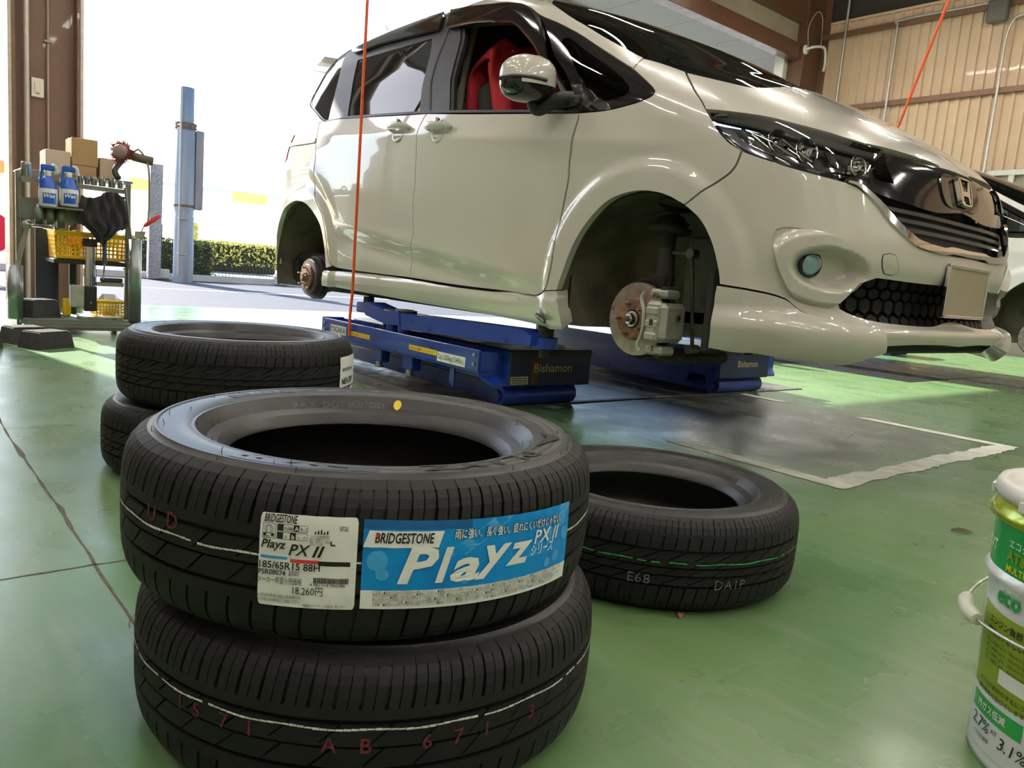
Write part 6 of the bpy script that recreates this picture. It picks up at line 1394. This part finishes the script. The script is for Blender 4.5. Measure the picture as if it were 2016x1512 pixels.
# ================================================================== ADDED, UNSEEN OBJECTS AT THE HALL'S LEFT REAR (for the car's doors to mirror)
tc_ = thing('added_tool_chest', 'red roller tool chest beyond the left edge, added to be mirrored in the front door', 'tool chest', (-4.3, -4.5, 0)); MB().rbox((-4.65, -5.0, .10), (-4.0, -4.0, 1.15), .02).build('cabinet', mat('chest_red', (.45, .02, .02), .35, 0, .4, noise=.05, scale=5), tc_)  # invented chest, out of view, gives the front door a red reflection
for k in range(5):
    d_ = MB().rbox((-4.002, -4.94, .16 + k * .19), (-3.985, -4.06, .32 + k * .19), .006).build('drawer', mat('chest_red', (.45, .02, .02)), tc_); MB().rbox((-3.987, -4.8, .27 + k * .19), (-3.965, -4.2, .29 + k * .19), .004).build('drawer_pull', M_CHROME, d_)
for yy in (-4.9, -4.1):
    for xx in (-4.55, -4.1): MB().cyl((xx, yy - .02, .05), (xx, yy + .02, .05), .05, n=18).build('caster', M_RUBBER, tc_)
rk = thing('added_tyre_rack', 'steel tyre rack beyond the left edge, added to be mirrored in the front fender', 'rack', (-5.0, -6.8, 0))  # invented rack, out of view, fills the fender's reflection and blocks outside light
for yy in (-8.4, -5.5):
    for xx in (-5.4, -4.7): MB().rbox((xx, yy, 0), (xx + .05, yy + .05, 2.3), .004).build('rack_post', M_GALV, rk)
for zz in (.25, 1.2, 2.1):
    for xx in (-5.4, -4.7): MB().rbox((xx, -8.4, zz), (xx + .05, -5.45, zz + .05), .004).build('rack_beam', M_LB, rk)
def added_rack_tyre(k, y, z): 
    t = thing('tyre', 'dark used tyre added on the unseen rack, place %s of the %s row' % (('one', 'two', 'three', 'four', 'five', 'six', 'seven')[k % 7], 'lower' if k < 7 else 'upper'), 'tyre', (-5.03, y, z), group='tyres added on the unseen rack'); LOCALS.add(t.name); t.rotation_euler = (PI / 2, 0, 0)
    for nm, me in (('carcass', CARC), ('tread', TREAD_B)): o = bpy.data.objects.new(nm, me); COL.objects.link(o); o.parent = t
for k in range(14): added_rack_tyre(k, -8.15 + (k % 7) * .40, (.25 if k < 7 else 1.2) + .05 + .287)  # tyres added with the unseen rack, only for the reflection
wm = thing('added_work_bench', 'grey work bench beyond the left edge, added to be mirrored in the sliding door', 'bench', (-4.9, -3.1, 0)); MB().rbox((-5.3, -3.75, .86), (-4.5, -2.75, .92), .01).build('top', M_CART if 'M_CART' in globals() else M_GALV, wm)  # invented bench, out of view, something for the sliding door to reflect
for yy in (-3.7, -2.85):
    for xx in (-5.25, -4.6): MB().rbox((xx, yy, 0), (xx + .05, yy + .05, .86), .004).build('leg', M_GALV, wm)
MB().rbox((-5.3, -3.7, .35), (-4.6, -2.8, .39), .005).build('lower_shelf', M_GALV, wm)
# ================================================================== TOOL CART BY THE COLUMN
def yz(px, py, X): P = on_x(np.array((px, py), float), X); return P[1], P[2]
def rng_px(x0, y0, x1, y1, X):
    mx, my = (x0 + x1) / 2, (y0 + y1) / 2; return yz(x0, my, X)[0], yz(x1, my, X)[0], yz(mx, y1, X)[1], yz(mx, y0, X)[1]
def bxp(m, x0, y0, x1, y1, X, dep, r=.004, mi=0): a, b, c, d = rng_px(x0, y0, x1, y1, X); return m.rbox((X - dep, a, c), (X, b, d), r, mi)
M_CART = mat('grey_cart_steel', (.20, .20, .17), .42, .5, noise=.25, scale=9, rvar=.1)
M_TUBE_ = mat('galvanised_tube', (.34, .37, .40), .36, .7, noise=.2, scale=12, stretch=(1, 1, .2))
M_CARD = mat('cardboard', (.42, .28, .13), .8, noise=.12, scale=9)
M_CARD2 = mat('cardboard_pale', (.58, .46, .33), .8, noise=.12, scale=9)
M_SOCK = mat('socket_chrome', (.42, .42, .42), .25, .9, noise=.15, scale=30)
M_GRN = mat('grey_green_cup', (.16, .20, .15), .45, .3, noise=.2, scale=20)
M_YEL = mat('yellow_plastic', (.80, .52, .01), .42, noise=.04, scale=9)
cart = thing('tool_cart', 'steel tool cart with tube corner posts standing in front of the brown column', 'tool cart', (-3.72, -1.88, 0))
XC = -3.62
zsh = yz(150, 632, XC)[1]
MB().rbox((-4.05, -2.22, zsh - .02), (-3.60, -1.55, zsh + .012), .004).build('base_shelf', mat('green_grey_board', (.16, .22, .17), .6, noise=.2, scale=6), cart)
m = MB(); m.rbox((-3.60, -2.20, zsh - .055), (-3.565, -1.53, zsh - .005), .003); bp_ = m.build('front_rail', M_CART, cart)
MB().rbox((-3.575, -2.19, zsh - .040), (-3.56, -1.54, zsh - .030), .002).build('rail_lip', M_CART, bp_)
for (px0, py0, px1, py1) in ((14, 522, 46, 627), (253, 472, 278, 634)):
    a, b, c, d = rng_px(px0, py0, px1, py1, XC + .01); MB().lathe([((b - a) / 2 - .004, c + .01), ((b - a) / 2, c), ((b - a) / 2, d), ((b - a) / 2 - .006, d), ((b - a) / 2 - .006, c + .02)], 28, (XC + .01, (a + b) / 2, 0)).build('corner_tube', M_TUBE_, cart)
for (px0, py0, px1, py1) in ((32, 335, 42, 640), (247, 362, 257, 640)): m = MB(); bxp(m, px0, py0, px1, py1, XC - .05, .03); m.build('upright', M_CART, cart)
m = MB(); bxp(m, 36, 398, 250, 440, XC - .02, .012, .003); m.build('cross_panel', M_CART, cart)
a0, b0_ = np.array([XC, *yz(42, 352, XC)]), np.array([XC, *yz(246, 378, XC)])
m = MB(); m.prism([a0 + (.03, 0, -.012), b0_ + (.03, 0, -.012), b0_ + (.03, 0, .012), a0 + (.03, 0, .012)], (-.09, 0, 0)); sr = m.build('socket_rail', M_CART, cart)
for (px0, py0, px1, py1) in ((108, 445, 116, 628), (137, 445, 151, 628), (183, 500, 190, 628)):
    m = MB(); bxp(m, px0, py0, px1, py1, -4.0, .03); ps_ = m.build('perforated_post', M_MATTE, cart)
m = MB(); bxp(m, 106, 513.5, 250, 522, -3.67, .32); m.build('inner_shelf', M_MATTE, cart)
m = MB(); m.rbox((XC - .02, -2.12, yz(115, 407.5, XC + .05)[1] - .012), (XC + .11, -1.90, yz(115, 407.5, XC + .05)[1] - .001), .003); m.build('bottle_ledge', M_CART, cart)
m = MB(); bxp(m, 70, 440, 110, 620, -4.05, .02); m.build('side_panel', mat('dark_blue_panel', (.03, .04, .06), .5, noise=.2, scale=5), cart)
for yy in (-2.14, -1.62):
    for xx in (-3.66, -4.0):
        m = MB(); m.cyl((xx, yy - .013, .037), (xx, yy + .013, .037), .036, n=24); w_ = m.build('caster_wheel', M_RUBBER, cart); MB().rbox((xx - .02, yy - .022, .05), (xx + .02, yy + .022, zsh - .015), .003).build('caster_fork', M_CART, w_)
# sockets standing along the rail
lab_n = ['far left', 'left', 'third', 'middle', 'fifth', 'sixth', 'seventh', 'last']
def socket(px, py, r, h, label, m_=M_SOCK, grp='sockets on the cart rail'):
    P = np.array([XC - .005, *yz(px, py, XC - .005)]); f_ = (P[1] - a0[1]) / (b0_[1] - a0[1]); P[2] = a0[2] + (b0_[2] - a0[2]) * f_ + .0165; o = MB().lathe([(r * .55, h - .012), (r * .62, h - .002), (r * .96, h - .001), (r, h - .004), (r, h * .5), (r * .90, h * .46), (r * .90, .002), (r * .85, 0), (0, 0)], 20, P).build('socket', m_); tag(o, label, 'socket', grp); return o
for k, (px, py, r, h) in enumerate(((52, 350, .027, .085), (158, 362, .019, .055), (172, 364, .019, .052), (185, 366, .020, .052), (201, 369, .022, .055), (220, 373, .023, .058), (237, 376, .019, .050))):
    socket(px, py - 2, r, h, ['chrome socket at the left end of the cart rail', 'chrome socket on the rail just right of the blue spray bottles', 'chrome socket on the rail, second from the spray bottles', 'chrome socket in the middle of the cart rail', 'wide chrome socket on the rail left of the brush', 'widest chrome socket on the rail under the brush', 'chrome socket at the right end of the cart rail'][k])
# cups with small sockets
for k, (px0, px1) in enumerate(((68, 86), (90, 107), (111, 129))):
    a, b, c, d = rng_px(px0, 408 + 2 * k, px1, 445 + 2 * k, XC + .035); yc = (a + b) / 2; r = (b - a) / 2; o = MB().lathe([(r * .9, c + .004), (r, c), (r, d), (r * .86, d), (r * .84, c + .01)], 22, (XC + .035, yc, 0)).build('cup_holder', M_GRN, cart)
    if k < 2: tag(MB().lathe([(r * .66, c + .012), (r * .66, d + .022), (r * .50, d + .022), (r * .46, d - .01), (0, d - .012)], 16, (XC + .035, yc, 0)).build('deep_socket', M_SOCK), 'dark deep socket standing in the %s green cup of the cart' % ('left' if k == 0 else 'middle'), 'socket', 'deep sockets in the cups')
# torque wrench in the left tube
p0 = np.array([XC + .01, *yz(34, 522, XC + .01)]); p1 = np.array([XC + .03, *yz(53, 442, XC + .03)]); p2 = np.array([XC + .10, *yz(106, 447, XC + .1)])
wrn = thing('breaker_bar', 'chrome breaker bar with a socket, standing in the left tube of the cart', 'wrench', (p0[0], p0[1], 0))
MB().tube([p0 - (0, 0, .25), p0, p1 - (0, 0, .02)], .013, 12).build('shaft', mat('worn_handle', (.34, .35, .30), .4, .6, noise=.2, scale=30), wrn); MB().lathe([(0, -.02), (.022, -.018), (.024, 0), (.022, .018), (0, .02)], 20, p1, (1, .2, 0)).build('head', M_SOCK, wrn)
MB().tube([p1 + (.01, 0, 0), p1 + (p2 - p1) * .6, p1 + (p2 - p1) * .62, p2], [.010, .010, .016, .016], 14).build('extension', M_SOCK, wrn)
# spray bottles
M_SBL = mat('bottle_blue', (.01, .09, .45), .32, 0, .3, noise=.05, scale=12); M_SBW = mat('bottle_white', (.66, .70, .76), .4, noise=.05, scale=12); M_SBC = mat('sprayer_clear', (.55, .58, .58), .25, noise=.1, scale=14)
def spray(px, py_b, py_t, label):
    y_, z0 = yz(px, py_b, XC + .05); z1 = yz(px, py_t, XC + .05)[1]; H = z1 - z0; c = np.array([XC + .05, y_, z0]); t = thing('spray_bottle', label, 'spray bottle', tuple(c), group='blue spray bottles on the cart')
    m = MB(); m.lathe([(0, 0), (.046, 0), (.050, .006), (.050, H * .36), (.048, H * .40)], 24, c); m.build('bottle', M_SBW, t); MB().lathe([(.049, H * .40), (.047, H * .46), (.030, H * .62), (.018, H * .68)], 24, c).build('shoulder', M_SBL, t); MB().lathe([(.016, H * .66), (.018, H * .78), (.012, H * .80)], 16, c).build('collar', M_SBC, t)
    m = MB(); m.rbox((-.012, -.040, H * .80), (.012, .035, H * .93), .006, o=c); m.prism([c + (-.008, -.024, H * .82), c + (-.008, -.034, H * .62), c + (-.008, -.044, H * .52), c + (-.008, -.050, H * .53), c + (-.008, -.040, H * .82)], (.016, 0, 0)); m.build('trigger_head', M_SBL, t)
    MB().tube(bez([c + (0, .02, H * .92), c + (0, .038, H * .90), c + (0, .046, H * .74)], 6), .012, 10).build('sprayer_shroud', M_SBC, t)
    m = MB(); T = np.linspace(-.75, .75, 12); V = [(c[0] + .0506 * math.cos(a), c[1] + .0506 * math.sin(a), c[2] + zz) for zz in (H * .06, H * .30) for a in T]; m.add(V, [(i, i + 1, 13 + i, 12 + i) for i in range(11)]); lb_ = m.build('label', M_SBL, t, fix=False)
    text_on('lettering', 'Wax', M_WHITE, lambda V: np.stack([c[0] + .0512 * np.cos((V[:, 0] - .035) / .05), c[1] + .0512 * np.sin((V[:, 0] - .035) / .05), c[2] + H * .20 + V[:, 1]], 1), lb_, size=.032, bold=.02, shear=.2)
spray(95, 407, 318, 'left blue and white spray bottle on the cart'); spray(136, 407, 322, 'right blue and white spray bottle, beside the dark cloth')
# boxes
def carton(x0, y0, x1, y1, X, dep, m_, label, z0=None):
    a, b, c, d = rng_px(x0, y0, x1, y1, X); c = z0 if z0 is not None else c; t = thing('cardboard_box', label, 'box', (X - dep / 2, (a + b) / 2, c), group='cardboard boxes on the cart'); MB().rbox((X - dep, a, c), (X, b, d), .004).build('carton', m_, t); MB().box((X - dep * .5 - .02, a - .0006, d - .05), (X - dep * .5 + .02, b + .0006, d + .0006)).build('tape', mat('packing_tape', (.50, .36, .18), .3, noise=.05, scale=9), t); return t
XBK = -3.74
sup = yz(150, 345, XBK)[1]
MB().rbox((-4.02, -2.20, sup - .012), (-3.70, -1.58, sup), .003).build('top_shelf', M_CART, cart)
carton(141, 327, 190, 345, XBK, .20, M_CARD, 'flat brown carton under the tall box on the cart', sup + .0005); carton(141, 273, 193, 327, XBK, .20, M_CARD, 'tall brown carton on top of the cart pile', rng_px(141, 327, 190, 345, XBK)[3] + .001); carton(90, 296, 139, 344, XBK, .22, M_CARD2, 'pale cardboard box at the left of the cart pile', sup + .0005); carton(197, 312, 231, 345, XBK, .18, M_CARD2, 'small pale carton with blue print behind the brush', sup + .0005)
# rotary brush
yb_, zb_ = yz(240, 300, XC); c = np.array([XC, yb_, zb_]); br = thing('rotary_brush', 'round red and brown bristle brush with a handle on the cart', 'brush', tuple(c))
ax = np.array([.75, -.62, .1]); ax /= np.linalg.norm(ax); MB().lathe([(0, .05), (.03, .05), (.045, .03), (.05, 0), (.045, -.02), (0, -.02)], 24, c, ax).build('head', mat('brush_hub', (.30, .22, .22), .6, noise=.2, scale=20), br)
r_ = np.random.RandomState(3); m = MB()
for i in range(420):
    a = r_.rand() * 2 * PI; e1 = np.cross(ax, (0, 0, 1)); e1 /= np.linalg.norm(e1); e2 = np.cross(ax, e1); d_ = math.cos(a) * e1 + math.sin(a) * e2; p = c + ax * (r_.rand() * .05 - .02) + d_ * .04; m.cyl(p, p + d_ * .03 + r_.randn(3) * .006, .0022, .001, n=3, cap=False)
o = m.build('bristles', mat('bristle_brown', (.12, .06, .04), .8, noise=.5, scale=30, col2=(.40, .03, .03)), br); o['kind'] = 'stuff'
MB().tube(bez([c - ax * .02, np.array([XC - .02, *yz(262, 308, XC - .02)]), np.array([XC - .02, *yz(300, 318, XC - .02)])], 6), [.022] * 6 + [.028] * 7, 12).build('handle', mat('brush_handle', (.10, .075, .05), .6, noise=.2, scale=20), br)
MB().tube(bez([c + (0, -.0, -.05), np.array([XC + .02, *yz(225, 335, XC)]), np.array([XC + .06, *yz(228, 352, XC)])], 6), .018, 10).build('neck', M_MATTE, br)
MB().tube(bez([np.array([XC - .02, *yz(262, 300, XC - .02)]), np.array([XC - .01, *yz(276, 296, XC)]), np.array([XC, *yz(292, 330, XC)]), np.array([XC, *yz(294, 400, XC)]), np.array([XC, *yz(291, 440, XC)])], 10), .006, 8).build('cord', mat('dull_cord', (.24, .20, .12), .6, noise=.1, scale=20), br)
MB().cyl(np.array([XC + .04, *yz(246, 370, XC + .04)]), np.array([XC + .04, *yz(258, 470, XC + .04)]), .008, n=10).build('hang_rod', M_CART, cart)
# dark cloth draped over the panel
P = []; nu, nv = 34, 26
outl = lambda v: (150 + 10 * v - 0 * v, 246 - 2 * v)
for j in range(nv):
    v = j / (nv - 1); top = 384; bot = 472; 
    for i in range(nu):
        u_ = i / (nu - 1); xl = 160 - 8 * math.sin(v * PI * .6) + 44 * max(0, v - .55) / .45; xr = 244 + 6 * math.sin(v * PI) - 40 * max(0, v - .70) / .30; px = xl + (xr - xl) * u_; py = top + (bot - top) * v + 6 * math.sin(u_ * 7) * (1 - v) + 8 * math.sin(u_ * PI) * v
        fold = .022 * math.sin(u_ * 17 + v * 5) * math.sin(v * 3.5 + u_ * 4) + .012 * math.sin(u_ * 31 - v * 9); P.append(np.array([XC + .045 + .035 * math.sin(PI * u_) * (1 - .3 * v) + fold, *yz(px, py, XC + .05)]))
m = MB(); m.add(P, [(j * nu + i, j * nu + i + 1, (j + 1) * nu + i + 1, (j + 1) * nu + i) for j in range(nv - 1) for i in range(nu - 1)], 0, True); o = m.build('rag', mat('dark_brown_cloth', (.050, .036, .038), .95, noise=.4, scale=8, bump=.4, bscale=120, col2=(.02, .025, .035))); md = o.modifiers.new('thickness', 'SOLIDIFY'); md.thickness = .012; tag(o, 'dark crumpled rag hanging over the front of the cart', 'cloth')
# yellow baskets with holes
def basket(x0, y0, x1, y1, X, dep, label, rows, cols, z0=None):
    a, b, c, d = rng_px(x0, y0, x1, y1, X); c = c if z0 is None else z0; t = thing('plastic_basket', label, 'basket', (X - dep / 2, (a + b) / 2, c), group='yellow baskets in the cart'); m = MB(); H = d - c; W = b - a; th = .004
    def grid(o, ex, ey, w, h, nc, nr, nn):
        bar = .35 * min(w / nc, h * .75 / nr)
        def rect(x0, y0, x1, y1): m.prism([o + ex * x0 + ey * y0, o + ex * x1 + ey * y0, o + ex * x1 + ey * y1, o + ex * x0 + ey * y1], nn * th)
        rect(0, 0, w, h * .10); rect(0, h * .82, w, h)
        for i in range(nc + 1): x = (w - bar) * i / nc; rect(x, h * .10, x + bar, h * .82)
        for j in range(1, nr): y = h * (.10 + .72 * j / nr); rect(0, y - bar / 2, w, y + bar / 2)
    grid(np.array([X, a, c]), np.array([0, 1., 0]), np.array([.12, 0, 1.]), W, H, cols, rows, np.array([-1., 0, 0])); grid(np.array([X - dep, a, c]), np.array([0, 1., 0]), np.array([-.12, 0, 1.]), W, H, cols, rows, np.array([1., 0, 0]))
    grid(np.array([X - dep, a, c]), np.array([1., 0, 0]), np.array([0, -.06, 1.]), dep, H, max(3, cols // 2), rows, np.array([0, 1., 0])); grid(np.array([X - dep, b, c]), np.array([1., 0, 0]), np.array([0, .06, 1.]), dep, H, max(3, cols // 2), rows, np.array([0, -1., 0]))
    m.build('mesh_sides', M_YEL, t); MB().rbox((X - dep, a, c), (X, b, c + .006), .002).build('base', M_YEL, t); m = MB(); m.rbox((X - .002, a - .012, d - .014), (X + .026, b + .012, d), .004); m.build('rim', M_YEL, t); m = MB(); m.rbox((X - dep - .02, a - .012, d - .014), (X - dep + .004, b + .012, d), .004); m.build('rim', M_YEL, t); return t
basket(110, 458, 249, 512, -3.70, .24, 'wide yellow plastic basket on the middle level of the cart', 5, 16); basket(190, 592, 246, 620, -3.80, .18, 'yellow plastic basket on the bottom shelf of the cart', 4, 9, zsh + .0125)
for (px, py, s, m_, lab) in ((150, 462, .05, mat('orange_rag', (.45, .12, .03), .8, noise=.3, scale=12), 'orange rag bundle in the yellow basket'), (215, 462, .05, mat('white_bag', (.62, .62, .60), .6, noise=.2, scale=9), 'white bag in the yellow basket')):
    y_, z_ = yz(px, py, -3.82); V, F = ellip((-3.82, y_, z_ - .03), .06, s * 1.3, .05, np.eye(3), 20, 12, 1.0); V = V + .010 * np.stack([np.sin(V[:, 1] * 90), np.sin(V[:, 2] * 110), np.sin(V[:, 0] * 100 + V[:, 1] * 80)], 1); m = MB(); m.add(V, F, 0, True); tag(m.build('bundle', m_), lab, 'cloth')
# tyre-valve press: chrome column on a plate
pr_ = thing('pneumatic_press', 'small bench press with a chrome column on the bottom shelf of the cart', 'press', (XC + .01, yz(178, 625, XC)[0], zsh))
m = MB(); a, b, c, d = rng_px(158, 616, 243, 628, XC + .015); m.rbox((XC - .10, a, zsh + .0125), (XC + .015, b, zsh + .03), .003); m.build('base_plate', M_STEEL, pr_)
a, b, c, d = rng_px(167, 480, 190, 575, XC - .01); MB().cyl((XC - .03, (a + b) / 2, c), (XC - .03, (a + b) / 2, d), (b - a) / 2, n=28).build('column', M_CHROME, pr_); m = MB(); bxp(m, 165, 470, 192, 486, XC + .01, .06); m.build('cap', M_MATTE, pr_)
m = MB(); bxp(m, 167, 564, 191, 613, XC + .015, .06); m.build('body', M_MATTE, pr_); m = MB(); bxp(m, 140, 562, 167, 605, XC + .01, .07); m.build('valve_block', M_ALU, pr_); m = MB(); bxp(m, 190, 556, 244, 564, XC + .01, .07); m.build('arm', M_STEEL, pr_); m = MB(); bxp(m, 200, 548, 242, 556, XC + .01, .05); m.build('clamp', M_DARK, pr_)
MB().cyl(np.array([XC + .02, *yz(206, 475, XC + .02)]), np.array([XC + .02, *yz(206, 520, XC + .02)]), .014, n=14).build('lever_grip', mat('lever_blue', (.04, .07, .12), .4, noise=.1, scale=20), pr_); MB().tube([np.array([XC + .02, *yz(206, 518, XC + .02)]), np.array([XC + .02, *yz(203, 550, XC + .02)])], .006, 8).build('lever', M_STEEL, pr_)
MB().cyl(np.array([XC + .012, *yz(179, 596, XC + .012)]), np.array([XC + .018, *yz(179, 596, XC + .018)]), .005, n=10).build('screw', M_STEEL, pr_)
# white bottle in the low basket
y_, z_ = yz(214, 592, -3.88); jc = tag(MB().rbox((-3.92, y_ - .065, zsh + .02), (-3.85, y_ + .065, z_ + .045), .03).build('jerrycan', M_SBW), 'white plastic bottle lying in the bottom yellow basket', 'bottle')
m = MB(); bxp(m, 126, 588, 140, 622, -3.80, .06); tag(m.build('yellow_tray', M_YEL), 'narrow yellow tray beside the press on the bottom shelf', 'tray')
# red-handled tool hanging on the right tube
h0 = np.array([XC + .04, *yz(283, 446, XC + .04)]); h1 = np.array([XC + .05, *yz(316, 424, XC + .05)]); rt_ = thing('scraper', 'red-handled scraper hooked on the right tube of the cart', 'scraper', tuple(h0)); MB().tube(np.linspace(h0, h1, 9), [.006, .012, .014, .013, .014, .015, .014, .013, .006], 12).build('grip', mat('red_grip', (.55, .02, .03), .4, 0, .2, noise=.05, scale=20), rt_)
MB().tube(bez([h0, np.array([XC + .04, *yz(276, 462, XC + .04)]), np.array([XC + .04, *yz(272, 470, XC + .04)])], 5), .004, 8).build('shank', M_STEEL, rt_); m = MB(); m.prism([np.array([XC + .04, *yz(*p, XC + .04)]) for p in ((265, 455), (287, 456), (282, 471), (265, 471))], (.004, 0, 0)); m.build('blade', M_STEEL, rt_)
# ---- rubber blocks
M_RB = mat('rubber_block', (.042, .040, .042), .7, noise=.25, scale=25, bump=.2, bscale=150)
def rblock(c, L, W, H, rz, label):
    t = thing('rubber_block', label, 'rubber block', tuple(c), group='black rubber blocks by the cart', rotz=rz); LOCALS.add(t.name); k = .86
    V = [(-L / 2, -W / 2, 0), (L / 2, -W / 2, 0), (L / 2, W / 2, 0), (-L / 2, W / 2, 0), (-L / 2 * k, -W / 2 * k, H), (L / 2 * k, -W / 2 * k, H), (L / 2 * k, W / 2 * k, H), (-L / 2 * k, W / 2 * k, H)]
    m = MB(); m.add(V, [(0, 3, 2, 1), (4, 5, 6, 7), (0, 1, 5, 4), (1, 2, 6, 5), (2, 3, 7, 6), (3, 0, 4, 7)]); m.build('block', M_RB, t)
    for x in np.linspace(-.36, .36, 7): MB().rbox((x * L - .006, -W * .40, H), (x * L + .006, W * .40, H + .006), .002).build('ridge', M_RB, t)
q = on_z(np.array((82., 686.)), 0); rblock((q[0] - .05, q[1] + .03, 0), .15, .22, .085, .55, 'black rubber block on the floor in front of the cart'); q = on_z(np.array((34., 680.)), 0); rblock((q[0] - .14, q[1] + .05, 0), .15, .20, .085, .3, 'black rubber block on the floor under the left end of the cart'); q = on_z(np.array((-12., 683.)), 0); rblock((q[0] - .02, q[1] - .06, 0), .15, .18, .085, .1, 'black rubber block on the floor cut off by the left edge of the picture')
y_, z_ = yz(80, 624, XC - .03); rblock((XC - .10, y_, zsh + .012), .15, .19, .105, .5, 'black rubber block on the bottom shelf of the cart')
